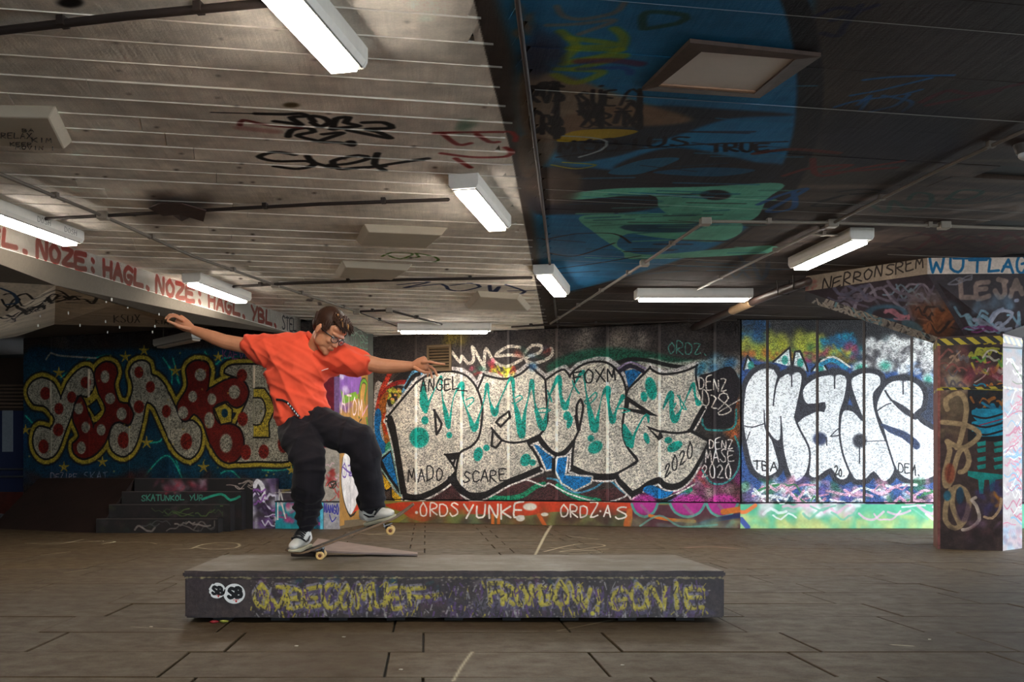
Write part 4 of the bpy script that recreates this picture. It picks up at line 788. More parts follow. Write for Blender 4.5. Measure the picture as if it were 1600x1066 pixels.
# ---- chalk on the floor (alpha is the mask)
fc = Canvas('floor_chalk', (-7, 4, 0), (1, 0, 0), (0, 1, 0), 16, 13, .01, (112, 98, 80), 0.0); fc.wk = 3.0
c = fc; CH_ = (205, 196, 165)
for q, w_ in (([(270, 858), (300, 857), (312, 852), (345, 848), (373, 850), (368, 856), (330, 858), (305, 855)], 1.6), ([(40, 849), (90, 850), (130, 843)], 1.4), ([(75, 849), (150, 846), (180, 846), (160, 850)], 1.2), ([(160, 848), (225, 847), (245, 850)], 1.3), ([(250, 851), (295, 851)], 1.2), ([(850, 862), (905, 850), (945, 853), (875, 862), (950, 858)], 1.4), ([(860, 856), (940, 862), (890, 866)], 1.2), ([(708, 1064), (722, 1040), (738, 1018)], 2), ([(545, 832), (600, 836), (640, 838)], 1.6), ([(575, 836), (640, 831), (740, 832)], 1.6), ([(835, 870), (850, 840), (862, 820)], 1.6), ([(890, 838), (935, 843)], 1.4), ([(680, 832), (760, 830)], 1.2), ([(60, 868), (110, 862)], 1), ([(100, 895), (135, 890)], 1), ([(1395, 1008), (1425, 1010)], 3), ([(205, 980), (290, 984)], 1), ([(870, 986), (960, 968)], 1.2)):
    c.stroke(q, w_, CH_, .8, .4, pe=1.0)
c.stroke([(1075, 856), (1110, 854), (1150, 857)], 5, (200, 150, 140), .5, .7, pe=1.0)
for i in range(160): c.spot(rr.uniform(0, 1600), rr.uniform(850, 1060), .9, .5, (200, 190, 170), .8, .1, pe=1.0)
# ---------------------------------------------------------------- structure
dark = plain('dark_recess', (18, 15, 14), .9)
shell_m = plain('bare_concrete', (84, 76, 70), .85, var=.15, scale=3, bump=.003)
def structure(name, bm, m, parent=None, label=None):
    o = obj(name, bm, m, parent)
    if parent is None: tag(o, label, kind='structure')
    return o
# floor
t = NT('paving_stone'); v = t.n('ShaderNodeNewGeometry').outputs['Position']
oi = t.n('ShaderNodeObjectInfo')
n1 = t.noise(v, .8, 5, .6); n2 = t.noise(v, 90, 3, .7); n3 = t.noise(v, 7, 6, .7)
base = t.mix(n1, lin((74, 59, 40)), lin((104, 85, 60)))
base = t.mix(t.math('MULTIPLY', oi.outputs['Random'], .35), base, lin((70, 60, 50)))
base = t.mix(t.rng(n2, .35, .7, 0, .5), base, lin((42, 34, 26)))
base = t.mix(t.rng(n3, .5, .75, 0, .45), base, lin((54, 44, 34)))
mp = t.n('ShaderNodeMapping'); mp.inputs['Location'].default_value = (7 / 16, -4 / 13, 0); mp.inputs['Scale'].default_value = (1 / 16, 1 / 13, 1); t.l(v, mp.inputs[0])
ti = t.n('ShaderNodeTexImage'); ti.image = fc.image(); ti.extension = 'CLIP'; t.l(mp.outputs[0], ti.inputs[0])
base = t.mix(ti.outputs['Alpha'], base, ti.outputs['Color'])
t.l(base, t.b.inputs['Base Color']); t.l(t.rng(n3, .3, .7, .45, .7), t.b.inputs['Roughness']); t.b.inputs['Specular IOR Level'].default_value = .2; t.bump(n2, .003, .35)
pave = t.m
bm = bmesh.new(); box(bm, -16, 9.9, -6.4, 30, -.3, -.016)
floor = structure('floor', bm, plain('joint_dirt', (26, 21, 17), .95))
def inside(x, y):
    return True
R0 = fl(665, 1018.9).y; PITCH = .6; LEN = .9
rnd = random.Random(5); slabs = []
fp = [(-.41, ), (.57, )]
for k in range(-3, 24):
    y0 = R0 + k * PITCH; y1 = y0 + PITCH
    off = (-.01 if k % 2 == 0 else -.165)
    lo = -.40 * y1 - .3; hi = .56 * y1 + .3
    i0 = math.floor((lo - off) / LEN); i1 = math.ceil((hi - off) / LEN)
    for i in range(i0, i1):
        x0 = off + i * LEN; x1 = x0 + LEN
        if y0 > 18.4: continue
        p = [(x0, y0), (x1, y0), (x1, y1), (x0, y1)]
        # leave out what lies behind the walls
        if x0 > B_.x and y0 > B_.y: continue
        wl = A_.y + (B_.y - A_.y) * (x0 - A_.x) / (B_.x - A_.x)
        if A_.x < x0 and x1 < B_.x and y0 > wl + .3: continue
        if x1 < A_.x - .2 and y0 > BY + .2 and x0 > -6.6: continue
        if S_X0[0] - 1.2 < x0 and x1 < S_X1[0] and y0 > S_Y[0] + .3: continue
        slabs.append(p)
slabs.sort(key=lambda p: p[0][1]); near = slabs[:296]; rest = slabs[296:]
def slab_geo(bm, p, g=.004, dz=0.0):
    (x0, y0), (x1, y1) = p[0], p[2]
    gx = g + rnd.uniform(0, .003); e = .003; tx = rnd.uniform(-.0015, .0015)
    pts = [(x0 + gx, y0 + g), (x1 - gx, y0 + g), (x1 - gx, y1 - g * .6), (x0 + gx, y1 - g * .6)]
    lo = [bm.verts.new((q[0], q[1], -.05)) for q in pts]; mid = [bm.verts.new((q[0], q[1], dz - e)) for q in pts]
    ins = [(pts[0][0] + e, pts[0][1] + e), (pts[1][0] - e, pts[1][1] + e), (pts[2][0] - e, pts[2][1] - e), (pts[3][0] + e, pts[3][1] - e)]
    hi = [bm.verts.new((q[0], q[1], dz + (tx if j in (0, 3) else -tx))) for j, q in enumerate(ins)]
    bm.faces.new(hi)
    for a, b in ((lo, mid), (mid, hi)):
        for j in range(4): bm.faces.new((a[j], a[(j + 1) % 4], b[(j + 1) % 4], b[j]))
for p in near:
    bm = bmesh.new(); slab_geo(bm, p, dz=rnd.uniform(-.002, .001)); obj('paving_slab', bm, pave, floor)
if rest:
    bm = bmesh.new()
    for p in rest: slab_geo(bm, p)
    tag(obj('paving_slab', bm, pave, floor), kind='stuff')

# walls ---------------------------------------------------------------
def wall_frame(P, Q):
    u = (Q - P); u.z = 0; L = u.length; u.normalize(); n = Vector((u.y, -u.x, 0))   # n points to the camera side
    M = Matrix(((u.x, -n.x, 0, P.x), (u.y, -n.y, 0, P.y), (0, 0, 1, 0), (0, 0, 0, 1)))
    return M, L            # local x along, local y away from the camera, z up
def wall(name, P, Q, cv, mat, smooth_mat, seams_px, z0, z1, strip, plinth=True, strip_proud=.018, strip_w=.018, gap=.004):
    M, L = wall_frame(P, Q)
    bm = bmesh.new(); box(bm, 0, L, .03, .3, 0, z1 + .02, M); w_ = structure(name, bm, dark)
    def lx(px):
        k = (px - CX) / F; d = Q - P; tt = (P.x - k * P.y) / (k * d.y - d.x); return tt * L
    xs = [0] + sorted(lx(s) for s in seams_px) + [L]
    for a, b in zip(xs[:-1], xs[1:]):
        if b - a < .05: continue
        bm = bmesh.new(); box(bm, a + gap, b - gap, 0, .035, z0 + .012, z1, M)
        bmesh.ops.bevel(bm, geom=[e for e in bm.edges], offset=.003, segments=1, affect='EDGES')
        o = obj('panel', bm, mat, w_); map_uv(o, cv)
    for s in xs[1:-1]:
        bm = bmesh.new(); box(bm, s - strip_w, s + strip_w, -strip_proud, .03, z0 + .012, z1, M)
        o = obj('cover_strip', bm, strip, w_); map_uv(o, cv)
    if plinth:
        bm = bmesh.new(); box(bm, 0, L, -.006, .035, 0, z0 - .006, M)
        bmesh.ops.bevel(bm, geom=[e for e in bm.edges], offset=.004, segments=1, affect='EDGES')
        o = obj('plinth', bm, smooth_mat, w_); map_uv(o, cv)
    return w_, M, L
cm_p = cm.material(.6, 'pebble'); cm_s = cm.material(.6, 'smooth')
wall_b, Mb, Lb = wall('wall_back', A_, B_, cm, cm_p, cm_s, [650, 721, 794.6, 870, 949, 1030.5, 1117], .365, 2.985, cm.material(.5, 'smooth', gain=1.7))
rm_p = rm.material(.6, 'pebble'); rm_s = rm.material(.6, 'smooth')
rust = plain('rusty_channel', (58, 44, 38), .7)
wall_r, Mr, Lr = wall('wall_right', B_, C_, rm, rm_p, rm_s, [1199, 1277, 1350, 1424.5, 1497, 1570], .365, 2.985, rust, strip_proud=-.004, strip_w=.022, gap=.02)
lm_p = lm.material(.7, 'pebble'); lm_s = lm.material(.7, 'smooth')
wall_l, Ml, Ll = wall('wall_left', E_, D_, lm, lm_p, lm_s, [80, 139, 202, 264, 329, 397, 465], .03, 2.985, lm_s, plinth=False, strip_w=.012)
am_s = am.material(.65, 'concrete')
wall_a, Ma, La = wall('wall_return', PB, PA, am, am_s, am_s, [547], .03, 2.985, dark, plinth=False, strip_proud=0, strip_w=.008)
# joint post between the two back walls and a door-like dark recess strip near the corner
for (px, Y, wd) in ((579, 17.2, .04),):
    p = at(px, 0, Y); bm = bmesh.new(); box(bm, p.x - wd, p.x + wd, Y - .04, Y + .06, 0, 2.985)
    tag(obj('trim_1', bm, plain('grey_trim', (92, 92, 84), .6)), kind='structure')
# curb at the foot of the return wall
q0, q1, q2, q3 = fl(531, 827), fl(583, 818), fl(588, 816), at(531, 0, 16.0)
bm = bmesh.new(); prism(bm, [(q0.x - .02, q0.y), (q1.x, q1.y - .05), (PA.x + .1, PA.y + .3), (q0.x - .3, q0.y + .9)], 0, [.12, .06, .06, .12])
tag(obj('trim_2', bm, plain('curb_concrete', (112, 94, 70), .8)), kind='structure')
# outer shell: walls out of the picture, roof, far left room
pale_pave = plain('pale_bounce_paving', (205, 200, 190), .8, var=.05)
bm = bmesh.new(); box(bm, 9.9, 40, -40, 30, -.3, -.02); box(bm, -40, 9.9, -40, -6.4, -.3, -.02); structure('bounce_pavement', bm, pale_pave)  # unseen pale ground, added to bounce daylight up onto the ceiling
bm = bmesh.new(); box(bm, -16, 9.9, -6.4, 30, 3.12, 3.5); structure('ceiling_slab_upper', bm, shell_m).name = 'roof'
bm = bmesh.new(); box(bm, -13.3, .6, -6.6, -6.3, 0, 3.12); structure('wall_behind', bm, shell_m)  # unseen wall, its width set to limit the daylight added from behind
bm = bmesh.new(); box(bm, -13.3, -13, -6.4, 24, 0, 3.12); structure('wall_far_left', bm, shell_m)
bm = bmesh.new(); box(bm, 9.65, 9.9, -6.4, 8.4, 0, 3.12); structure('wall_near_right', bm, shell_m)
bm = bmesh.new(); box(bm, -6.4, 9.9, 18.9, 19.1, 0, 3.12); structure('sky_blocker_wall', bm, shell_m)  # unseen wall added to block sky leaking through the mural wall corner
# room beyond the left end of the mural wall
blue = plain('dim_blue_wall', (34, 46, 84), .7, var=.06); brown = plain('brown_boards', (70, 54, 44), .8, var=.1)
bm = bmesh.new(); box(bm, -13, -6.7, 21.2, 21.5, 0, 3.12); structure('wall_beyond', bm, brown)
wb = C.objects['wall_beyond']
bm = bmesh.new(); box(bm, -9.5, -7.0, 21.15, 21.2, .35, 2.0); obj('blue_panel', bm, blue, wb)
for i in range(7):
    z = 2.05 + i * .07
    bm = bmesh.new(); box(bm, -9.5, -7.0, 21.08, 21.2, z, z + .03, Matrix.Identity(4)); obj('slat', bm, plain('slat_brown', (120, 96, 76), .7), wb)
bm = bmesh.new(); box(bm, -9.5, -7.0, 20.98, 21.2, 0, .42); obj('low_parapet', bm, plain('red_orange_paint', (96, 34, 20), .7, var=.5, scale=3), wb)
r = empty('handrail', (-8.0, 20.6, 0), 'thin grey metal handrail in front of the dim blue wall', 'handrail')
mt = plain('grey_metal', (120, 122, 128), .4, .8)
for z in (.72, .86):
    bm = bmesh.new(); sweep(bm, [(-.6, 0, z), (.42, 0, z)], .018, 8); obj('rail', bm, mt, r)
for x in (-.55, .4):
    bm = bmesh.new(); sweep(bm, [(x, 0, 0), (x, 0, .86)], .018, 8); obj('post', bm, mt, r)
# sign-like pale panel on the blue wall
bm = bmesh.new(); box(bm, -.1, .1, -.03, .0, -.4, .4); o = obj('pale_notice_board', bm, plain('pale_board', (150, 160, 170), .5)); o.location = (-8.12, 21.15, 1.6)
tag(o, 'narrow pale notice board hanging on the dim blue wall', 'board')

# ceiling -------------------------------------------------------------
bm = bmesh.new(); box(bm, -13, 9.7, -6.4, 22, 3.03, 3.12); ceiling = structure('ceiling', bm, dark)
ceil_m = cc.material(.8, 'concrete', .2)
# board surface: saw-marked relief
t = NT('ceiling_boards'); uvn = t.n('ShaderNodeUVMap'); uvn.uv_map = 'UVMap'
ti = t.n('ShaderNodeTexImage'); ti.image = bpy.data.images['ceiling_paint']; ti.extension = 'EXTEND'; t.l(uvn.outputs[0], ti.inputs[0])
pos = t.n('ShaderNodeNewGeometry').outputs['Position']; BA = math.radians(10.5)
mp = t.n('ShaderNodeMapping'); mp.inputs['Rotation'].default_value = (0, 0, -BA); mp.inputs['Scale'].default_value = (22, 1.2, 1); t.l(pos, mp.inputs[0])
saw = t.noise(mp.outputs[0], 1.0, 3, .6)
mp2 = t.n('ShaderNodeMapping'); mp2.inputs['Rotation'].default_value = (0, 0, -BA); mp2.inputs['Scale'].default_value = (1, 14, 1); t.l(pos, mp2.inputs[0]); grain = t.noise(mp2.outputs[0], 1.0, 5, .6)
oi = t.n('ShaderNodeObjectInfo')
fine = t.noise(pos, 60, 4, .7)
tone = t.math('MULTIPLY', t.rng(saw, .3, .7, .93, 1.05), t.rng(grain, .3, .7, .94, 1.04))
tone = t.math('MULTIPLY', tone, t.rng(oi.outputs['Random'], 0, 1, .9, 1.06)); tone = t.math('MULTIPLY', tone, t.rng(fine, .3, .7, .9, 1.08))
cb = t.n('ShaderNodeCombineColor')
for i in range(3): t.l(tone, cb.inputs[i])
t.l(t.mix(1.0, ti.outputs['Color'], cb.outputs[0], 'MULTIPLY'), t.b.inputs['Base Color']); t.b.inputs['Roughness'].default_value = .85; t.b.inputs['Specular IOR Level'].default_value = .2
t.bump(t.math('ADD', t.math('MULTIPLY', saw, .7), t.math('MULTIPLY', fine, .4)), .01, .6)
board_m = t.m
# pale fin of laitance along each board edge: same paint, lighter
t = NT('board_fin'); uvn = t.n('ShaderNodeUVMap'); uvn.uv_map = 'UVMap'
ti = t.n('ShaderNodeTexImage'); ti.image = bpy.data.images['ceiling_paint']; ti.extension = 'EXTEND'; t.l(uvn.outputs[0], ti.inputs[0])
t.l(t.mix(.16, ti.outputs['Color'], (.95, .88, .78, 1)), t.b.inputs['Base Color']); t.b.inputs['Roughness'].default_value = .6
fin_m = t.m
d = Vector((math.cos(BA), math.sin(BA), 0)); nrm = Vector((-math.sin(BA), math.cos(BA), 0))
e0, e1 = ce(740, 0), ce(848, 500); ed = (e1 - e0); ed.z = 0; ed.normalize()
def edge_s(tt):   # s on the board direction where the white field ends, for board row coordinate tt
    # solve e0 + a*ed = d*s + nrm*tt
    a = (tt - e0.dot(nrm)) / ed.dot(nrm); return (e0 + ed * a).dot(d)
BW = .30; OFF = ce(200, 98).dot(nrm)
bn = (bdir.y, -bdir.x)
planes = [((A_.x, A_.y + .05), (Mb.col[1][0], Mb.col[1][1])), ((BM0.x, BM0.y), (-bn[0], -bn[1]))]
rw = random.Random(9); white, darkb = [], []
def board_poly(s0, s1, t0, t1):
    P = [d * s0 + nrm * t0, d * s1 + nrm * t0, d * s1 + nrm * t1, d * s0 + nrm * t1]; return [(p.x, p.y) for p in P]
def build_board(poly, dz, lip_t):
    poly = clip2(poly, (BM0.x, BM0.y), (-bdir.y, bdir.x))
    if len(poly) < 3: return None
    if min(p[1] for p in poly) > 17.9: return None
    poly = clip2(poly, (0, B_.y + .02), (0, 1)) if min(p[0] for p in poly) > B_.x else poly
    if len(poly) < 3: return None
    area = abs(sum(poly[i][0] * poly[(i + 1) % len(poly)][1] - poly[(i + 1) % len(poly)][0] * poly[i][1] for i in range(len(poly)))) / 2
    if area < .02: return None
    bm = bmesh.new(); prism(bm, poly, CEIL + dz, CEIL + .04)
    return bm
count = 0
for k in range(-9, 46):
    t0 = OFF + k * BW; t1 = t0 + BW
    ym = t0 / nrm.y
    if ym < 3.4: continue
    es = edge_s((t0 + t1) / 2)
    lo = -.40 * ym - .6; hi = .56 * (ym + 1.5) + .6
    if ym > 14: hi = min(hi, 9.0)
    # white field
    s = es + rw.uniform(-.035, .035)
    first = True
    while s > lo:
        L_ = rw.uniform(2.2, 4.2); s0 = s - L_
        bm = build_board(board_poly(s0 + .002, s - .002, t0 + .003, t1 - .003), rw.uniform(0, .004), t0)
        if bm:
            # fin along the camera-side edge
            a = d * (s0 + .002) + nrm * (t0 + .001); b = d * (s - .002) + nrm * (t0 + .001)
            fp_ = clip2([(p.x, p.y) for p in (a, b, b + nrm * .0042, a + nrm * .0042)], (BM0.x, BM0.y), (-bdir.y, bdir.x))
            if len(fp_) >= 3 and rw.random() < .9: prism(bm, fp_, CEIL - rw.uniform(.003, .006), CEIL + .01, 1)
            o = obj('board', bm, [board_m, fin_m], ceiling); map_uv(o, cc); count += 1
        s = s0
    # dark field
    s = es + .20
    while s < hi:
        L_ = rw.uniform(3, 6); s1 = s + L_
        bm = build_board(board_poly(s + .002, s1 - .002, t0 + .002, t1 - .002), rw.uniform(0, .003), t0)
        if bm:
            if rw.random() < .16:
                a = d * s + nrm * t0; b = d * s1 + nrm * t0; prism(bm, [(p.x, p.y) for p in (a, b, b + nrm * .003, a + nrm * .003)], CEIL - .0015, CEIL + .01, 1)
            o = obj('board', bm, [board_m, fin_m], ceiling); map_uv(o, cc); count += 1
        s = s1
print('boards', count, 'slabs', len(slabs))
# rib between the two fields
a = e0 - ed * 1.2; b = e0 + ed * 13.5; sd = Vector((ed.y, -ed.x, 0))
bm = bmesh.new(); P = [a - sd * .04, b - sd * .04, b + sd * .22, a + sd * .22]; prism(bm, [(p.x, p.y) for p in P], CEIL + .006, CEIL + .04)
o = obj('trim_3', bm, board_m); map_uv(o, cc); tag(o, kind='structure')
bm = bmesh.new(); sweep(bm, [a + sd * .2 + Vector((0, 0, -.002)), b + sd * .2 + Vector((0, 0, -.002))], .014, 8)
tag(obj('trim_4', bm, plain('dark_seam', (56, 44, 42), .7)), kind='structure')

# white beam and what hangs beyond it
beam_m = bc.material(.85, 'smooth', .08)
zb0, zb1 = H + (CY - 387) * BM0.y / F, H + (CY - 523.5) * BM1.y / F
def bz(p): return zb0 + (zb1 - zb0) * ((p - BM0).dot(bdir)) / ((BM1 - BM0).length)
S0, S1 = BMs.copy(), BMe.copy(); nb = Vector((-bdir.y, bdir.x, 0)) # to the left of the beam
bm = bmesh.new(); P = [S0, S1, S1 + nb * .12, S0 + nb * .12]
prism(bm, [(p.x, p.y) for p in P], [bz(S0), bz(S1), bz(S1), bz(S0)], CEIL + .04)
o = obj('trim_5', bm, beam_m); map_uv(o, bc); tag(o, kind='structure')
grey = plain('soffit_grey', (150, 138, 122), .85, var=.08, scale=6, bump=.004); dgrey = plain('soffit_dark', (104, 95, 84), .85, var=.08, scale=6, bump=.004)
# soffit behind the beam, tilted to catch lamplight, then the folded head of a column outside the picture
def on(px, py, z): # point at height z
    Y = F * (z - H) / (CY - py); return at(px, py, Y)
zs = 2.62
Q0 = on(-70, 437, zs); Q1 = on(87, 446, zs); Q2 = on(181, 475, zs); Q3 = on(290, 504, zs)
bm = bmesh.new()
pts = [S0 + nb * .0, S1 + nb * .0, Q3, Q2, Q1, Q0]
prism(bm, [(p.x, p.y) for p in pts], [bz(S0) + .004, bz(S1) + .004, zs, zs, zs, zs], CEIL + .03)
o = obj('trim_6', bm, dgrey); tag(o, kind='structure')
# pale pebbles standing proud on the soffit
bm = bmesh.new(); rp = random.Random(2)
for i in range(34):
    px, py = rp.uniform(0, 330), rp.uniform(420, 520); p = on(px, py, zs - .004)
    if (p - BM0).dot(nb) < .05: continue
    w_ = rp.uniform(.004, .008); q = [(p.x - w_, p.y - w_ * 2), (p.x + w_, p.y - w_), (p.x, p.y + w_ * 2)]; prism(bm, q, p.z - .012, p.z + .02)
o = obj('pebble', bm, plain('pale_pebble', (230, 225, 215), .5), C.objects['trim_6']); tag(o, kind='stuff')
W0 = at(-70, 540, 12.5); W1 = at(25, 526, 15.0); W2 = at(85, 507, 14.3); W3 = at(275, 512, 15.5)
hc = quadcanvas('left_column_head_paint', Vector(W0), Q2, Q0, .005, (214, 200, 180), .5); c = hc
for q in ([(5, 455), (15, 452), (30, 460), (12, 475), (2, 462)], [(38, 486), (70, 475), (100, 460)], [(40, 485), (75, 488), (108, 470), (125, 465)], [(80, 495), (110, 480), (148, 470), (140, 478), (105, 492), (155, 482)], [(0, 490), (12, 500), (30, 490), (20, 500)], [(35, 500), (60, 488), (70, 500), (40, 505)]): c.stroke(q, 3.4, (20, 16, 18))
c.scrib(15, 488, 72, 508, 12, 2.4, [(22, 18, 20)], 3, .95, 26); c.scrib(0, 508, 25, 520, 5, 2, [(40, 30, 60), (20, 18, 22)], 4, .9, 20); c.grime(.08)
hc.wk = 1.5
c = hc
c.scrib(0, 450, 150, 500, 10, 3.2, [(20, 16, 18)], 7, .9, 50); c.stroke([(0, 445), (20, 452), (26, 465), (8, 470)], 4, (30, 60, 90))
hm = hc.material(.8, 'concrete')
k2c = quadcanvas('left_column_head_side_paint', W2, W3, Q2, .005, (180, 162, 140), .4); c = k2c
c.text('KSUX', (178, 504), (218, 505), 12, 1.6, (34, 28, 28)); c.text('KIM', (243, 506), (262, 507), 8, 1.4, (34, 28, 28)); c.grime(.08)
hm2 = k2c.material(.8, 'concrete')
def face(name, pts, m, cv, parent=None, back=Vector((0, 0, .12))):
    bm = bmesh.new(); lo = [bm.verts.new(p) for p in pts]; hi = [bm.verts.new(Vector(p) + back) for p in pts]; n = len(pts)
    bm.faces.new(lo); bm.faces.new(hi[::-1])
    for i in range(n): bm.faces.new((lo[i], hi[i], hi[(i + 1) % n], lo[(i + 1) % n]))
    o = obj(name, bm, m, parent)
    if cv is not None: map_uv(o, cv)
    return o
lh = face('column_head', [Q0, Q1, Q2, W2, W1, W0], hm, hc, None, Vector((0, .02, .14))); tag(lh, kind='structure'); lh.name = 'trim_7'
face('side_slope', [Q2, Q3, W3, W2], hm2, k2c, lh, Vector((0, .02, .14)))
# far ceiling on the left, beyond the head
bm = bmesh.new(); P = [S1 + nb * .1, S0 + nb * .1, Vector((-13, 9, 0)), Vector((-13, 22, 0)), Vector((-1.4, 18.2, 0))]
prism(bm, [(p.x, p.y) for p in P], CEIL - .0, CEIL + .035); o = obj('trim_8', bm, plain('dim_soffit', (110, 98, 90), .85)); tag(o, kind='structure')

# column and its head -------------------------------------------------
bm = bmesh.new()
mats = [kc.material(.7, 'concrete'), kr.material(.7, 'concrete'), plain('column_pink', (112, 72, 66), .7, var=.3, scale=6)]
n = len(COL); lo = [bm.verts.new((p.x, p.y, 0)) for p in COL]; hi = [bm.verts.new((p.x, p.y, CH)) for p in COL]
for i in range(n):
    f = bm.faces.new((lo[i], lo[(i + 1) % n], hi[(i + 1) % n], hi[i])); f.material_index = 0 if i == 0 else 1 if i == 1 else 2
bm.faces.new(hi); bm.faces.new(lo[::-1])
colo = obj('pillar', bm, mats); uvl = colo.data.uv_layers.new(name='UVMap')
for p in colo.data.polygons:
    cv = kr if p.material_index == 1 else kc
    for li in p.loop_indices: uvl.data[li].uv = cv.uv(colo.data.vertices[colo.data.loops[li].vertex_index].co)
tag(colo, kind='structure')
heads = [('left_band', [Tb[0], Tb[1], T[1], T[0]], f1c), ('front_band', [Tb[1], Tb[2], T[2], T[1]], f2c), ('left_slope', [atz(k0, CH), atz(km, CH), Tb[1], Tb[0]], u1c), ('front_slope', [atz(km, CH), atz(k1, CH), Tb[2], Tb[1]], u2c), ('side_slope', [atz(COL[5], CH), atz(k0, CH), Tb[0], Tb[5]], u3c)]
bm = bmesh.new()
ring0 = [atz(k0, CH), atz(km, CH), atz(k1, CH), atz(k2, CH), atz(COL[3], CH), atz(COL[4], CH), atz(COL[5], CH)]
ins = [p + (Vector((6.2, 12.0, p.z)) - p) * .03 + Vector((0, 0, .02)) for p in Tb]
r0 = [bm.verts.new(p + (Vector((5.9, 11.8, p.z)) - p) * .05) for p in ring0]; r1 = [bm.verts.new(p) for p in ins]; r2 = [bm.verts.new((p.x, p.y, CEIL + .03)) for p in ins]
for i in range(6): bm.faces.new((r1[i], r1[(i + 1) % 6], r2[(i + 1) % 6], r2[i]))
bm.faces.new(r2); bm.faces.new((r0[0], r0[1], r1[1], r1[0])); bm.faces.new((r0[1], r0[2], r1[2], r1[1])); bm.faces.new((r0[2], r0[3], r1[3], r1[2])); bm.faces.new((r0[3], r0[4], r1[4], r1[3])) ; bm.faces.new((r0[4], r0[5], r1[4])); bm.faces.new((r0[5], r0[6], r1[5], r1[4])); bm.faces.new((r0[6], r0[0], r1[0], r1[5])); bm.faces.new(r0)
bmesh.ops.recalc_face_normals(bm, faces=bm.faces)
hd = obj('pillar_head', bm, plain('head_dark', (48, 40, 42), .8)); tag(hd, kind='structure')
for nm, pts, cv in heads:
    ctr = sum(pts, Vector()) / 4; bk = (Vector((6.1, 12.1, 2.9)) - ctr).normalized() * .02
    face(nm, pts, cv.material(.75, 'concrete'), cv, hd, bk)

# stairs, bank, platform ---------------------------------------------
stm = stc.material(.75, 'concrete'); edge = plain('step_edge', (58, 48, 44), .6)
stair = empty('stair', (0, 0, 0), 'dark painted concrete steps in front of the polka dot mural', 'steps')
for i in range(4):
    bm = bmesh.new(); y1 = S_Y[i] + .38 if i < 3 else BY + .02
    box(bm, S_X0[i], S_X1[i] if i < 3 else S_X1[3], S_Y[i], y1, 0, S_Z[i]); o = obj('step', bm, stm, stair); map_uv(o, stc)
    bm = bmesh.new(); box(bm, S_X0[i] + .01, S_X1[i] - .01, S_Y[i] - .006, S_Y[i] + .02, S_Z[i] - .006, S_Z[i] + .004); obj('nosing', bm, edge, stair)
blm = blc.material(.7, 'concrete')
bm = bmesh.new(); P = [(S_X0[3], BY), (at(431, 0, BY).x, BY), (at(431, 0, BY).x, 15.84), (S_X0[3], 16.66)]
prism(bm, P, 0, .715); o = obj('landing', bm, blm, stair); map_uv(o, blc)
bm = bmesh.new(); x0 = at(431, 0, BY).x + .004; x1 = at(506, 0, BY).x; box(bm, x0, x1 - .065, BY, BY + .16, 0, .386); box(bm, x0, x1 - .065, BY + .16, BY + .24, 0, .56)
lb = obj('low_block', bm, blm); map_uv(lb, blc); tag(lb, 'low teal and pink painted concrete block behind the rider', 'block')
bm = bmesh.new(); box(bm, x1 - .06, at(531.5, 0, BY).x, BY - .13, BY + .28, 0, CEIL); o = obj('pillar_narrow', bm, blm); map_uv(o, blc); tag(o, kind='structure')
bm = bmesh.new()
bx0, by0 = fl(-15, 826), fl(150, 833); tp0 = at(68, 751, 16.6); tp1 = Vector((S_X0[3], S_Y[3], .70))
V_ = [Vector((bx0.x, bx0.y, 0)), Vector((S_X0[0] - .005, S_Y[0], 0)), Vector((S_X0[3] - .005, 16.66, 0)), Vector((bx0.x - .4, 17.6, 0)), Vector((S_X0[3] - .005, 15.5, .715)), Vector((tp0.x, 16.4, .715)), Vector((tp0.x, 17.35, .715)), Vector((S_X0[3] - .005, 16.66, .715))]
vv = [bm.verts.new(p) for p in V_]
for f in ((0, 1, 4, 5), (1, 2, 7, 4), (0, 5, 6, 3), (4, 7, 6, 5), (2, 3, 6, 7), (0, 3, 2, 1)): bm.faces.new([vv[k] for k in f])
bmesh.ops.recalc_face_normals(bm, faces=bm.faces)
bank = obj('concrete_bank', bm, plain('bank_brown', (42, 28, 24), .6, var=.35, scale=2.5, bump=.003)); tag(bank, 'smooth dark brown sloping concrete bank left of the steps', 'bank')
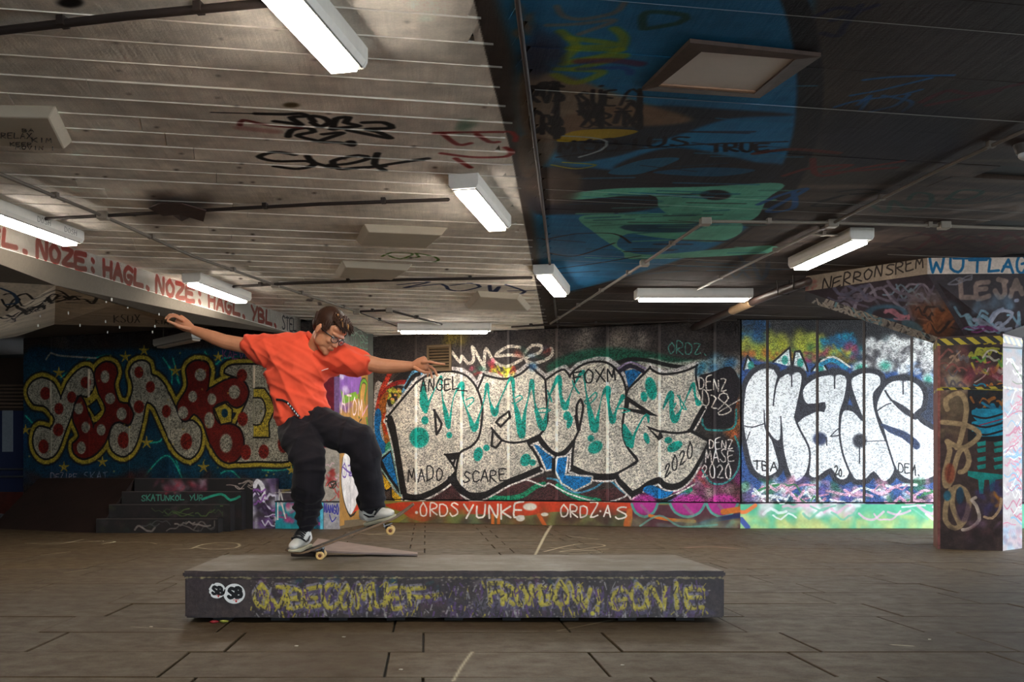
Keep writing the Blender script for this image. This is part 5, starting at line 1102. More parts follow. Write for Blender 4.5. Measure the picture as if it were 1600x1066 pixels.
# ---------------------------------------------------------------- ceiling lights
white_m = plain('lamp_housing_white', (226, 220, 212), .45, var=.04)
grey_tr = plain('lamp_trim_grey', (120, 116, 110), .5, var=.04)
diff_m = plain('lit_diffuser', (250, 250, 248), .4, var=0, bump=0, emit=(1.0, .925, .81, LAMP))
off_m = plain('unlit_diffuser', (214, 196, 176), .5, var=.04)
def make_light(L=1.38, W=.22, Hh=.105, lit=True):
    root = empty('ceiling_light', (0, 0, 0), 'x', 'ceiling light')
    h = L / 2; w2 = W / 2; bt = W * .5 - .03
    bm = bmesh.new()                                   # housing, chamfered trough, axis along y
    prof = [(-w2, 0), (w2, 0), (w2, -Hh * .72), (bt + .012, -Hh), (-bt - .012, -Hh), (-w2, -Hh * .72)]
    lo = [bm.verts.new((x, -h + .03, z)) for x, z in prof]; hi = [bm.verts.new((x, h - .03, z)) for x, z in prof]; n = 6
    bm.faces.new(lo); bm.faces.new(hi[::-1])
    for i in range(n): bm.faces.new((lo[i], hi[i], hi[(i + 1) % n], lo[(i + 1) % n]))
    bmesh.ops.recalc_face_normals(bm, faces=bm.faces); obj('housing', bm, white_m, root)
    for s in (-1, 1):
        bm = bmesh.new(); y0, y1 = (s * h, s * (h - .03))
        pr = [(x * 1.02, z * 1.03 if z < 0 else z) for x, z in prof]
        a = [bm.verts.new((x, y0, z)) for x, z in pr]; b = [bm.verts.new((x, y1, z)) for x, z in pr]
        bm.faces.new(a); bm.faces.new(b[::-1])
        for i in range(n): bm.faces.new((a[i], b[i], b[(i + 1) % n], a[(i + 1) % n]))
        bmesh.ops.recalc_face_normals(bm, faces=bm.faces); bmesh.ops.bevel(bm, geom=list(bm.edges), offset=.004, segments=1, affect='EDGES'); obj('end_cap', bm, white_m, root)
    bm = bmesh.new(); box(bm, -bt + .008, bt - .008, -h + .052, h - .052, -Hh - .032, -Hh + .004); bmesh.ops.bevel(bm, geom=list(bm.edges), offset=.005, segments=1, affect='EDGES'); obj('diffuser', bm, diff_m if lit else off_m, root)
    bm = bmesh.new()
    for s in (-1, 1): box(bm, s * bt - .007, s * bt + .007, -h + .035, h - .035, -Hh - .009, -Hh + .002); box(bm, -bt - .007, bt + .007, s * (h - .043) - .007, s * (h - .043) + .007, -Hh - .009, -Hh + .002)
    obj('trim', bm, grey_tr, root)
    for s in (-.6, 0, .6):
        for q in (-1, 1):
            bm = bmesh.new(); box(bm, q * bt - .010, q * bt + .010, s * h - .012, s * h + .012, -Hh - .012, -Hh - .002); obj('clip', bm, grey_tr, root)
    return root
def copy_tree(o, parent=None):
    c_ = o.copy(); C.objects.link(c_)
    if parent is not None: c_.parent = parent
    for ch in [q for q in C.objects if q.parent == o and q is not c_]: copy_tree(ch, c_)
    return c_
HB = 2.18 - .111
def gl(px, py):  # point of the diffuser plane
    Y = F * HB / (CY - py); return at(px, py, Y)
ANG = math.radians(-14.5); u_ = Vector((math.sin(-ANG), math.cos(-ANG), 0))
proto = make_light()
def place(o, p, rz, label, group='strip lights on the ceiling'):
    o.location = (p.x, p.y, CEIL - .001); o.rotation_euler.z = rz; o['label'] = label; o['group'] = group
g = gl(538, 106); place(proto, g - u_ * .64, ANG, 'large white lit strip light nearest the viewer, cut by the top of the frame')
L2 = copy_tree(proto); g = (gl(727, 297) + gl(776, 356.5)) / 2; place(L2, g, ANG, 'lit strip light near the edge of the white boards, above the blue triangle painting')
L3 = copy_tree(proto); g = (gl(849, 431) + gl(876, 460)) / 2; place(L3, g, ANG, 'small lit strip light at the tip of the blue painted ceiling')
L4 = copy_tree(proto); g = gl(110, 380); place(L4, g - u_ * .64, ANG, 'lit strip light with two black scribbles, beside the white beam')
L5 = copy_tree(proto); g = (gl(308, 445) + gl(372, 469)) / 2; place(L5, g, ANG, 'lit strip light hiding part of the red lettering on the white beam')
L6 = copy_tree(proto); g = gl(694, 518); place(L6, Vector((g.x, 16.05, 0)), math.radians(90), 'lit strip light right above the brown wall vent')
L7 = copy_tree(proto); g = (gl(1342, 377) + gl(1252, 418)) / 2; place(L7, g, math.radians(4), 'lit strip light on the dark ceiling left of the column head')
L8 = copy_tree(proto); g = gl(1083, 467); place(L8, g, math.radians(90), 'wide lit strip light on the dark ceiling over the silver mural')
fill_light = copy_tree(proto); place(fill_light, Vector((-7.2, 9.8, 0)), ANG, 'added unseen strip light brightening the left bay, beyond the left edge of the frame'); fill_light.location.z = CEIL - .002  # extra fixture out of view, added to light the soffit and left bay
L9 = make_light(1.3, .2, .1, False); L9.location = (-3.62, 15.9, 2.80); L9.rotation_euler.z = math.radians(38); L9['label'] = 'unlit beige strip light hanging in front of the polka dot mural'
for y in (-.5, .5):
    bm = bmesh.new(); sweep(bm, [(0, y, -.01), (0, y, .24)], .008, 6); obj('rod', bm, grey_tr, L9)
# scribbles on the side of the light by the beam
ink = plain('black_ink', (24, 20, 22), .6)
bm = bmesh.new()
for cy in (-.02, .38):
    for k_, ch in enumerate('DOSH'):
        for stt in FONT[ch]:
            pts = [Vector((.1108, cy + .05 * k_ + .038 * u, -.066 + .045 * v_)) for u, v_ in stt]
            sweep(bm, pts, .0016, 4, ref=Vector((1, 0, 0)), round_ends=False)
tag(obj('ink_scribble', bm, ink, L4), kind='stuff')

# ---------------------------------------------------------------- conduits
pipe_m = plain('conduit_grey', (118, 108, 100), .5, .3, var=.1); pipe_d = plain('conduit_dark', (52, 42, 38), .6, .2, var=.1); pipe_l = plain('conduit_pale', (146, 134, 122), .5, .2, var=.08)
def conduit(pts, r, m, label, clips=5, dz=.03, boxes=()):
    P = [ce(x, y, dz) for x, y in pts]
    root = empty('conduit', P[0], label, 'pipe', 'cable conduits on the ceiling'); o = Vector(P[0])
    bm = bmesh.new(); sweep(bm, [p - o for p in P], r, 8); obj('pipe', bm, m, root)
    for i in range(len(P) - 1):
        a, b = P[i] - o, P[i + 1] - o; L = (b - a).length; k = max(1, int(L / 1.1))
        for j in range(k):
            q = a.lerp(b, (j + .5) / k); dd = (b - a).normalized(); Mx = Matrix.Translation(q) @ Matrix.Rotation(math.atan2(dd.y, dd.x), 4, 'Z')
            bm = bmesh.new(); box(bm, -.018, .018, -r - .012, r + .012, -r * .4 - .006, dz, Mx); obj('bracket', bm, m, root)
    for (x, y) in boxes:
        q = ce(x, y, dz) - o; bm = bmesh.new(); box(bm, q.x - .045, q.x + .045, q.y - .045, q.y + .045, -.035, dz); bmesh.ops.bevel(bm, geom=list(bm.edges), offset=.006, segments=1, affect='EDGES'); obj('junction_box', bm, pipe_l, root)
    return root
conduit([(-40, 54), (0, 48), (200, 25), (425, 4)], .022, pipe_d, 'thick dark conduit crossing the top left corner of the ceiling')
conduit([(-30, 256), (0, 272), (160, 337), (300, 400), (420, 442), (515, 473), (557, 487)], .015, pipe_m, 'long grey conduit running diagonally beside the lit lights on the white boards', boxes=((161, 337), (430, 445), (557, 487)))
conduit([(72, 342), (240, 333), (330, 328), (500, 319), (700, 312)], .015, pipe_d, 'dark conduit passing the scorched patch')
conduit([(365, 448), (450, 443), (640, 437), (830, 434)], .017, pipe_d, 'dark conduit ending at the small lit light, under dark blue letters')
conduit([(557, 487), (608, 485), (690, 507)], .015, pipe_d, 'short bent dark conduit above the head of the rider', boxes=((608, 485),))
conduit([(557, 487), (626, 512)], .009, pipe_d, 'thin dark cable pipe next to the short bent conduit')
conduit([(1102, 346), (1300, 348), (1600, 357), (1680, 360)], .014, pipe_l, 'pale conduit running level across the dark ceiling to the right', boxes=((1102, 346), (1475, 352)))
conduit([(1102, 346), (1007, 411), (860, 506)], .015, pipe_m, 'grey conduit running down from the turquoise paint to the back wall', boxes=((1007, 411),))
conduit([(1640, 186), (1470, 264), (1303, 348), (1265, 366), (1090, 452)], .014, pipe_m, 'long conduit crossing the dark ceiling to the wide lit light', boxes=((1300, 349),))
conduit([(1265, 366), (1308, 368)], .012, pipe_l, 'short pale stub of conduit beside the lit light near the column')
conduit([(800, 511), (860, 507), (1150, 500)], .015, pipe_d, 'dark conduit at the top of the silver mural wall')

# bigger drain pipe with hangers
P = [ce(1262, 440, .10), ce(1200, 462, .11), ce(1145, 485, .12)]
root = empty('drain_pipe', P[0], 'thick dark drain pipe with a beige end under the right lights', 'pipe'); o = Vector(P[0])
bm = bmesh.new(); sweep(bm, [p - o for p in P] + [ce(1085, 512, .12) - o], .05, 14); obj('pipe', bm, plain('drain_dark', (64, 48, 44), .5), root)
bm = bmesh.new(); a, b = P[2] - o, P[1] - o; sweep(bm, [a, a.lerp(b, .55)], .056, 14); obj('beige_sleeve', bm, plain('beige_sleeve', (196, 164, 128), .5), root)
for q in (P[0].lerp(P[1], .2), P[0].lerp(P[1], .6)):
    q = q - o; bm = bmesh.new(); sweep(bm, [q + Vector((-.07, 0, .12)), q + Vector((-.06, 0, -.05)), q + Vector((.06, 0, -.05)), q + Vector((.07, 0, .12))], .008, 6); obj('hanger', bm, pipe_d, root)

# scorched torn sheet on the conduit
bm = bmesh.new(); out = [(232, 326), (250, 319), (285, 317), (322, 326), (318, 341), (300, 338), (284, 344), (270, 337), (255, 335)]
P = [ce(x, y, .045) for x, y in out]; ctr = sum(P, Vector()) / len(P)
rs = random.Random(6); lo = [bm.verts.new(p - ctr + Vector((0, 0, rs.uniform(-.03, .01)))) for p in P]; hi = [bm.verts.new(v_.co + Vector((0, 0, .01))) for v_ in lo]
cl = bm.verts.new((0, 0, -.02)); chh = bm.verts.new((0, 0, -.006))
for i in range(len(P)):
    j = (i + 1) % len(P); bm.faces.new((lo[i], lo[j], cl)); bm.faces.new((hi[j], hi[i], chh)); bm.faces.new((lo[i], hi[i], hi[j], lo[j]))
o = obj('scorched_sheet', bm, plain('scorched_brown', (62, 38, 32), .8, var=.3)); o.location = ctr
tag(o, 'torn scorched brown sheet clinging to a conduit on the white ceiling', 'sheet')

# raised plates on the ceiling
def plate(q, label, dz=.06):
    B4 = [ce(x, y, dz) for x, y in q]; ctr = sum(B4, Vector()) / 4
    T4 = [Vector((p.x, p.y, CEIL)) + (Vector((p.x - ctr.x, p.y - ctr.y, 0)) * .16) for p in B4]
    bm = bmesh.new(); lo = [bm.verts.new(p) for p in B4]; hi = [bm.verts.new(p + Vector((0, 0, .01))) for p in T4]
    bm.faces.new(lo); bm.faces.new(hi[::-1])
    for i in range(4): bm.faces.new((lo[i], hi[i], hi[(i + 1) % 4], lo[(i + 1) % 4]))
    bmesh.ops.recalc_face_normals(bm, faces=bm.faces); bmesh.ops.bevel(bm, geom=list(bm.edges), offset=.006, segments=1, affect='EDGES')
    m_ = plain('plate_paint', (190, 178, 160), .75, var=.06, scale=8)
    o = obj('ceiling_plate', bm, m_); tag(o, label, 'ceiling panel', 'raised plates on the white ceiling'); return o
cp = plate([(-80, 182), (76, 185), (100, 233), (-80, 224)], 'raised ceiling plate with black handwriting at the left edge of the frame')
plate([(576, 363), (690, 368), (666, 388), (564, 384)], 'larger raised ceiling plate above the green tag')
plate([(540, 418), (636, 423), (612, 438), (530, 434)], 'raised ceiling plate between the green tag and a dark conduit')
plate([(750, 464), (808, 468), (824, 486), (732, 483)], 'raised ceiling plate beside the small light, close to the back wall')
# handwriting on the plate: thin ink strokes
bm = bmesh.new()
def write(st, p0, adv, h, skew=0):
    for i, ch in enumerate(st):
        for stt in FONT.get(ch, []):
            P_ = [ce(p0[0] + adv[0] * (i + u * .75), p0[1] + adv[1] * (i + u * .75) - v_ * h, .0605) for u, v_ in stt]
            if len(P_) > 1: sweep(bm, P_, .0035, 4, round_ends=False)
write('RELAX', (2, 216), (10, .2), 9); write('BA', (35, 206), (10, 0), 5); write('KIM', (50, 222), (11, .3), 7); write('KEEP', (16, 228), (9, .2), 6); write('MOVIN !', (25, 233), (9, .3), 6)
obj('handwriting', bm, ink, cp)

# roof light frame
fo = [(1078, 66), (1283, 88), (1187, 153), (1003, 141)]; fi = [(1096, 80), (1243, 92), (1178, 146), (1027, 135)]
root = empty('ceiling_hatch_light', (0, 0, 0), 'square frosted ceiling light, switched off, in a dark wooden frame', 'ceiling light')
fm = plain('dark_frame_wood', (74, 56, 48), .7, var=.3, scale=12)
O4 = [ce(x, y, .02) for x, y in fo]; I4 = [ce(x, y, .03) for x, y in fi]
for i in range(4):
    j = (i + 1) % 4; bm = bmesh.new()
    prism(bm, [(p.x, p.y) for p in (O4[i], O4[j], I4[j], I4[i])], [CEIL - .022, CEIL - .022, CEIL - .034, CEIL - .034], CEIL - .001); obj('frame_bar', bm, fm, root)
bm = bmesh.new(); prism(bm, [(p.x, p.y) for p in I4], CEIL - .022, CEIL - .004); obj('frosted_panel', bm, plain('frosted_panel', (214, 200, 190), .5, var=.03), root)
bm = bmesh.new(); prism(bm, [(p.x, p.y) for p in (I4[2], I4[3], I4[3].lerp(I4[0], .05), I4[2].lerp(I4[1], .05))], CEIL - .030, CEIL - .022); obj('loose_strip', bm, plain('loose_strip', (170, 130, 104), .6), root)
# bare bulb fitting at the right top
p = ce(1606, 226, 0); root = empty('ceiling_rose', p, 'small round lamp fitting on the dark ceiling at the right edge', 'ceiling light')
bm = bmesh.new(); bmesh.ops.create_cone(bm, segments=20, radius1=.07, radius2=.09, depth=.06, cap_ends=True, matrix=Matrix.Translation((0, 0, -.03))); obj('housing', bm, plain('rose_grey', (90, 84, 82), .5), root)
bm = bmesh.new(); ell(bm, (0, 0, -.07), (.06, .06, .035)); obj('lens', bm, plain('rose_lens', (220, 222, 225), .3), root)

# wall vent
def onwall(px, py, P, Q):
    k = (px - CX) / F; d_ = Q - P; t_ = (P.x - k * P.y) / (k * d_.y - d_.x); g_ = P + d_ * t_; return t_ * d_.length, H + (CY - py) * g_.y / F
x0, z1 = onwall(671, 541, A_, B_); x1, z0 = onwall(703, 579, A_, B_)
root = empty('wall_vent', (0, 0, 0), 'brown louvred metal vent high on the wall under the far strip light', 'vent'); root.matrix_world = Mb
vm = plain('vent_brown', (104, 84, 60), .6, .2, var=.15)
for a in ((x0 - .03, x1 + .03, z1 - .02, z1 + .01), (x0 - .03, x1 + .03, z0 - .01, z0 + .02), (x0 - .03, x0, z0, z1), (x1, x1 + .03, z0, z1)):
    bm = bmesh.new(); box(bm, a[0], a[1], -.045, .0, a[2], a[3]); obj('frame_bar', bm, vm, root)
bm = bmesh.new(); box(bm, x0, x1, -.012, -.001, z0, z1); obj('back_plate', bm, dark, root)
for i in range(8):
    zz = z0 + .025 + (z1 - z0 - .03) * i / 8
    bm = bmesh.new(); v8 = [bm.verts.new(q) for q in ((x0, -.042, zz), (x1, -.042, zz), (x1, -.012, zz + .03), (x0, -.012, zz + .03), (x0, -.038, zz - .004), (x1, -.038, zz - .004), (x1, -.008, zz + .026), (x0, -.008, zz + .026))]
    for f in ((0,1,2,3),(7,6,5,4),(0,4,5,1),(1,5,6,2),(2,6,7,3),(3,7,4,0)): bm.faces.new([v8[k] for k in f])
    obj('slat', bm, vm, root)

# yellow and black tape bands on the column ------------------------------
tape = NT('warning_tape'); v_ = tape.coord('Object'); sp = tape.n('ShaderNodeSeparateXYZ'); tape.l(v_, sp.inputs[0])
w1 = tape.math('FRACT', tape.math('MULTIPLY', tape.math('ADD', sp.outputs['X'], sp.outputs['Z']), 9.0)); w2 = tape.math('GREATER_THAN', w1, .5)
tape.l(tape.mix(w2, lin((30, 26, 22)), lin((176, 156, 36))), tape.b.inputs['Base Color'])
for zc, hh, lab in ((2.175, .035, 'yellow and black warning tape at the top of the column'), (1.68, .012, 'thin worn warning tape around the middle of the column')):
    bm = bmesh.new(); cc_ = Vector((5.9, 11.8, 0)); pts = [(p.x + (p.x - cc_.x) * .008, p.y + (p.y - cc_.y) * .008) for p in COL]
    lo = [bm.verts.new((x, y, zc - hh)) for x, y in pts]; hi = [bm.verts.new((x, y, zc + hh)) for x, y in pts]
    for i in range(6): bm.faces.new((lo[i], lo[(i + 1) % 6], hi[(i + 1) % 6], hi[i]))
    bm.faces.new(hi); bm.faces.new(lo[::-1])
    o = obj('warning_tape', bm, tape.m); tag(o, lab, 'tape')

# ---------------------------------------------------------------- the pad
conc = NT('pad_top_concrete'); v_ = conc.n('ShaderNodeNewGeometry').outputs['Position']
n_ = conc.noise(v_, 5, 6, .7); nf = conc.noise(v_, 70, 4, .7)
mpx = conc.n('ShaderNodeMapping'); mpx.inputs['Scale'].default_value = (1.2, 26, 1); conc.l(v_, mpx.inputs[0]); st_ = conc.noise(mpx.outputs[0], 1.0, 4, .6)
b_ = conc.mix(n_, lin((86, 75, 60)), lin((120, 107, 88))); b_ = conc.mix(conc.rng(st_, .4, .7, 0, .4), b_, lin((84, 74, 62))); b_ = conc.mix(conc.rng(nf, .4, .7, 0, .3), b_, lin((72, 62, 52)))
conc.l(b_, conc.b.inputs['Base Color']); conc.l(conc.rng(n_, .3, .7, .4, .65), conc.b.inputs['Roughness']); conc.b.inputs['Specular IOR Level'].default_value = .32; conc.bump(nf, .002, .4)
pad = empty('skate_pad', ((PX0 + PX1) / 2, PY0, 0), 'long low concrete manual pad with yellow graffiti on its front', 'skate pad')
po_ = Vector(pad.location)
def padbox(name, x0, x1, y0, y1, z0, z1, m, bev, cv=None, segs=2, jag=0):
    bm = bmesh.new(); box(bm, x0 - po_.x, x1 - po_.x, y0 - po_.y, y1 - po_.y, z0, z1)
    if jag: bmesh.ops.subdivide_edges(bm, edges=[e for e in bm.edges if abs(e.verts[0].co.x - e.verts[1].co.x) > .5], cuts=90)
    bmesh.ops.bevel(bm, geom=[e for e in bm.edges if len(e.link_faces) == 2 and e.calc_face_angle(0) > .5], offset=bev, segments=segs, affect='EDGES')
    if jag:
        for v in bm.verts: v.co += Vector((0, mnoise.noise(v.co * 9) * jag, mnoise.noise(v.co * 11 + Vector((5, 1, 2))) * jag))
    o = obj(name, bm, m, pad)
    if cv:
        map_uv(o, cv)
    return o
pm = pc.material(.55, 'concrete')
padbox('body', PX0 + .012, PX1 - .006, PY0 + .006, PY1 - .02,   .024, PZ - .036, pm, .008, pc, jag=.004)
top = padbox('top_slab', PX0, PX1, PY0, PY1, PZ - .036, PZ, [conc.m, pm], .009, pc, jag=.0035)
for p in top.data.polygons:
    if p.normal.z < .5: p.material_index = 1
for i in range(9):
    xx = PX0 + .15 + i * (PX1 - PX0 - .4) / 8; padbox('foot', xx, xx + .1, PY0 + .08, PY1 - .1, 0, .026, dark, .002)
# stickers
def sticker(px, py, r, rot, label, parent, notch=False):
    p = at(px, py, PY0)
    cv = Canvas('sticker_' + str(int(px)), (p.x - r * 1.2, PY0, p.z - r * 1.1), (1, 0, 0), UP, r * 2.4, r * 2.2, .0006, (232, 230, 226), 0)
    k = r * F / PY0
    def tx(st, x0, y0, x1, y1, h, w_, col):
        cv.text(st, (x0, y0), (x1, y1), h, w_, col, jit=0.0, soft=.05, gap=.3)
    cs, sn = math.cos(rot), math.sin(rot)
    tx('SB', px - k * .55, py + k * .42 - 0, px + k * .75, py + k * .42 + k * 1.2 * sn, k * .95, k * .34, (22, 20, 22)); cv.spot(px + k * .2, py + k * .75, k * .1, k * .1, (190, 40, 30)); cv.stroke([(px - k * .1, py + k * .62), (px + k * .45, py + k * .58)], k * .06, (190, 60, 50))
    bm = bmesh.new(); n = 32; rr_ = random.Random(int(px))
    pts = []
    for i in range(n):
        t_ = 2 * math.pi * i / n; q = 1 + (rr_.uniform(-.14, .03) if notch and 1.8 < t_ < 4.4 else 0)
        pts.append((p.x - po_.x + r * 1.08 * q * math.cos(t_), p.z + r * q * math.sin(t_)))
    f_ = [bm.verts.new((x, -.0026, z)) for x, z in pts]; b2 = [bm.verts.new((x, .004, z)) for x, z in pts]
    bm.faces.new(f_); bm.faces.new(b2[::-1])
    for i in range(n): bm.faces.new((f_[i], b2[i], b2[(i + 1) % n], f_[(i + 1) % n]))
    bmesh.ops.recalc_face_normals(bm, faces=bm.faces)
    o = obj('sticker', bm, cv.material(.4, 'smooth'), parent); map_uv(o, cv); o['label'] = label
sticker(339, 923, .042, .1, 'smaller torn round white sticker', pad, True); sticker(366, 928, .054, -.08, 'larger round white sticker', pad)

# wooden wedge lying on the back of the pad
wm = plain('weathered_ply', (150, 126, 116), .6, var=.2, scale=9); wd = plain('ply_core', (60, 44, 36), .8)
wedge = empty('wedge_ramp', (0, 0, 0), 'thin warped grey plywood ramp lying on the pad under the skateboard', 'ramp')
xl, xr = at(478, 0, 6.75).x, at(652, 0, 6.8).x
bm = bmesh.new(); n = 14; rows = []
for i in range(n + 1):
    t_ = i / n; x = xl + (xr - xl) * t_; ya = 6.86 + .02 * t_; yb_ = 7.5 - .46 * t_ ** 1.2; zf = PZ + .004 + .030 * (1 - t_) ** 1.3; zk = PZ + .004 + .062 * (1 - t_) ** 1.1
    rows.append([bm.verts.new(q) for q in ((x, ya, zf + .010), (x, yb_, zk + .010), (x, yb_, zk), (x, ya, zf))])
for i in range(n):
    for j in range(4): bm.faces.new((rows[i][j], rows[i + 1][j], rows[i + 1][(j + 1) % 4], rows[i][(j + 1) % 4]))
bm.faces.new(rows[0]); bm.faces.new(rows[-1][::-1]); bmesh.ops.recalc_face_normals(bm, faces=bm.faces); obj('sheet', bm, wm, wedge)
xa, xb = at(452, 0, 6.8).x, at(489, 0, 6.8).x
bm = bmesh.new(); box(bm, xa, xb, 6.88, 6.98, PZ, PZ + .026); bmesh.ops.bevel(bm, geom=list(bm.edges), offset=.004, segments=1, affect='EDGES'); obj('support_block', bm, wd, wedge)
# rubbish caught under the pad
for (px, py, col, lab) in ((333, 975, (150, 30, 36), 'small crushed red wrapper under the front edge of the pad'), (350, 974, (150, 150, 60), 'small crushed yellow green wrapper under the front edge of the pad')):
    p = fl(px, py); bm = bmesh.new(); bmesh.ops.create_icosphere(bm, subdivisions=2, radius=.016)
    for v in bm.verts: v.co = Vector((v.co.x * 1.5, v.co.y, v.co.z * .5)) * (1 + .5 * mnoise.noise(v.co * 90 + Vector((px, 0, 0))))
    mz = min(v.co.z for v in bm.verts)
    for v in bm.verts: v.co.z -= mz
    o = obj('crushed_wrapper', bm, plain('wrapper_%d' % px, col, .5)); o.location = (p.x, PY0 - .022, 0); tag(o, lab, 'litter')
# flakes of litter on the floor
for (px, py, wh) in ((463, 1010, 'in front of the pad, below the stickers'), (537, 996, 'in front of the left half of the pad'), (626, 1047, 'near the bottom edge, left of the chalk line'), (236, 980, 'left of the front corner of the pad'), (972, 1040, 'in front of the right half of the pad'), (1452, 1000, 'far right of the pad')):
    p = fl(px, py); bm = bmesh.new(); q = [(-.008, -.004), (.004, -.007), (.01, .002), (-.002, .007)]; prism(bm, q, 0, .003)
    o = obj('paper_flake', bm, plain('paper_flake', (210, 200, 180), .7)); o.location = (p.x, p.y, .0005); tag(o, 'tiny pale paper flake ' + wh, 'litter', 'paper flakes on the paving')
# ---------------------------------------------------------------- skateboard
YB = 6.74                                   # centre line of the board
def bp(px, py, Y=YB): return at(px, py, Y)
roll = math.radians(2)
ctrl = [(447, 858.5), (458, 861), (470, 862.5), (480, 860.5), (492, 856.5), (520, 845.8), (560, 830.3), (600, 814.8), (614, 809.4), (624, 803.8), (635, 796), (646, 787)]
wid = [.035, .075, .095, .101, .103, .104, .104, .103, .101, .094, .074, .032]
cl = catmull([(bp(x, y).x, bp(x, y).z, w_) for (x, y), w_ in zip(ctrl, wid)], n=5)
board = empty('skateboard', bp(545, 838), 'black topped skateboard tilted on its rear wheels under the rider', 'skateboard'); bo = Vector(board.location)
grip = plain('grip_tape', (66, 58, 50), .9, var=.15, scale=60, bump=.0008); ply = plain('deck_edge_ply', (120, 92, 66), .5, var=.3, scale=40); dbot = plain('deck_underside', (70, 60, 56), .45)
bm = bmesh.new(); n = len(cl); T_ = .011; rings = []
for i, (x, z, w_) in enumerate(cl):
    a = cl[max(i - 1, 0)]; b = cl[min(i + 1, n - 1)]; tn = Vector((b[0] - a[0], 0, b[1] - a[1])).normalized(); nn = Vector((-tn.z, 0, tn.x))
    row = []
    for (s, up) in ((-1, 0), (-1, 1), (-.5, 1), (0, 1), (.5, 1), (1, 1), (1, 0), (.5, 0), (0, 0), (-.5, 0)):
        conc_ = .006 * (abs(s) ** 2)          # concave
        y = s * w_; p = Vector((x, YB + y * math.cos(roll), z + y * math.sin(roll))) + nn * (conc_ + (T_ if up else 0) - T_)
        row.append(bm.verts.new(p - bo))
    rings.append(row)
for i in range(n - 1):
    for j in range(10):
        f = bm.faces.new((rings[i][j], rings[i + 1][j], rings[i + 1][(j + 1) % 10], rings[i][(j + 1) % 10])); f.material_index = 0 if 1 <= j <= 4 else 1 if j in (0, 5) else 2; f.smooth = j not in (0, 5)
bm.faces.new(rings[0]).material_index = 1; bm.faces.new(rings[-1][::-1]).material_index = 1
bmesh.ops.recalc_face_normals(bm, faces=bm.faces); obj('deck', bm, [grip, ply, dbot], board)
steel = plain('truck_steel', (170, 172, 176), .3, .9, var=.05); rub = plain('bushing_black', (24, 22, 24), .6)
wheel_m = plain('wheel_cream', (232, 190, 120), .45, var=.06, scale=40, bump=.0003); bear = plain('bearing_bronze', (110, 62, 40), .4, .5)
Rw = .0262
tilt = math.atan2(bp(480, 860.5).z - bp(614, 809.4).z, bp(614, 0).x - bp(480, 0).x) * -1
TM = Matrix.Rotation(-tilt, 4, 'Y')          # x axis along the deck
for (px, py, s_) in ((500, 868.6, 1), (609.7, 829.6, -1)):
    ax = bp(px, py, YB - .085)                     # near wheel centre
    c0 = Vector((ax.x, YB, ax.z)); q = c0 - bo
    Mx = Matrix.Translation(q) @ TM
    tr = empty('truck', (0, 0, 0), None, None); tr.location = (0, 0, 0); tr.parent = board; tr.name = 'truck'
    bm = bmesh.new(); box(bm, -.028 + .006 * s_, .03 + .006 * s_, -.027, .027, .034, .040, Mx); bmesh.ops.bevel(bm, geom=list(bm.edges), offset=.002, segments=1, affect='EDGES'); obj('baseplate', bm, steel, tr)
    bm = bmesh.new()
    pr = [Mx @ Vector(p) for p in ((0, -.055, -.002), (0, -.03, .002), (0, 0, .016), (0, .03, .002), (0, .055, -.002))]
    sweep(bm, pr, [(.008, .008), (.010, .011), (.014, .016), (.010, .011), (.008, .008)], 10, ref=Vector((0, 0, 1))); obj('hanger', bm, steel, tr)
    bm = bmesh.new(); sweep(bm, [Mx @ Vector((0, -.100, 0)), Mx @ Vector((0, .100, 0))], .0038, 8); obj('axle', bm, steel, tr)
    bm = bmesh.new(); sweep(bm, [Mx @ Vector((.012 * s_, 0, .010)), Mx @ Vector((.022 * s_, 0, .036))], .011, 10); obj('bushing', bm, rub, tr)
    bm = bmesh.new()
    for yy in (-.02, .02):
        sweep(bm, [Mx @ Vector((.026 * s_, yy, .030)), Mx @ Vector((.026 * s_, yy, .052))], .003, 6)
    tag(obj('bolt', bm, steel, tr), kind='stuff')
    for sy in (-1, 1):
        pts = [(-.017, .62), (-.0155, .86), (-.010, .985), (0, 1.0), (.010, .985), (.0155, .86), (.017, .62)]
        bm = bmesh.new(); seg = 28; rr_ = []
        for (o_, rr2) in pts: rr_.append([bm.verts.new(q + Vector((Rw * rr2 * math.cos(2 * math.pi * k / seg), sy * .085 + o_, Rw * rr2 * math.sin(2 * math.pi * k / seg)))) for k in range(seg)])
        for i in range(len(pts) - 1):
            for k in range(seg): f = bm.faces.new((rr_[i][k], rr_[i][(k + 1) % seg], rr_[i + 1][(k + 1) % seg], rr_[i + 1][k])); f.smooth = True
        for rg, oo in ((rr_[0], .006), (rr_[-1], -.006)):
            inn = [bm.verts.new(v.co.lerp(q + Vector((0, v.co.y - q.y, 0)), .38) + Vector((0, oo, 0))) for v in rg]
            for k in range(seg): bm.faces.new((rg[k], rg[(k + 1) % seg], inn[(k + 1) % seg], inn[k]))
            bm.faces.new(inn)
        bmesh.ops.recalc_face_normals(bm, faces=bm.faces); wv = obj('wheel', bm, wheel_m, board)
        bm = bmesh.new(); sweep(bm, [q + Vector((0, sy * .085 - .0135, 0)), q + Vector((0, sy * .085 + .0135, 0))], .0105, 16, round_ends=False); sweep(bm, [q + Vector((0, sy * .085 - .018, 0)), q + Vector((0, sy * .085 + .018, 0))], .0042, 8); obj('bearing', bm, bear, wv)

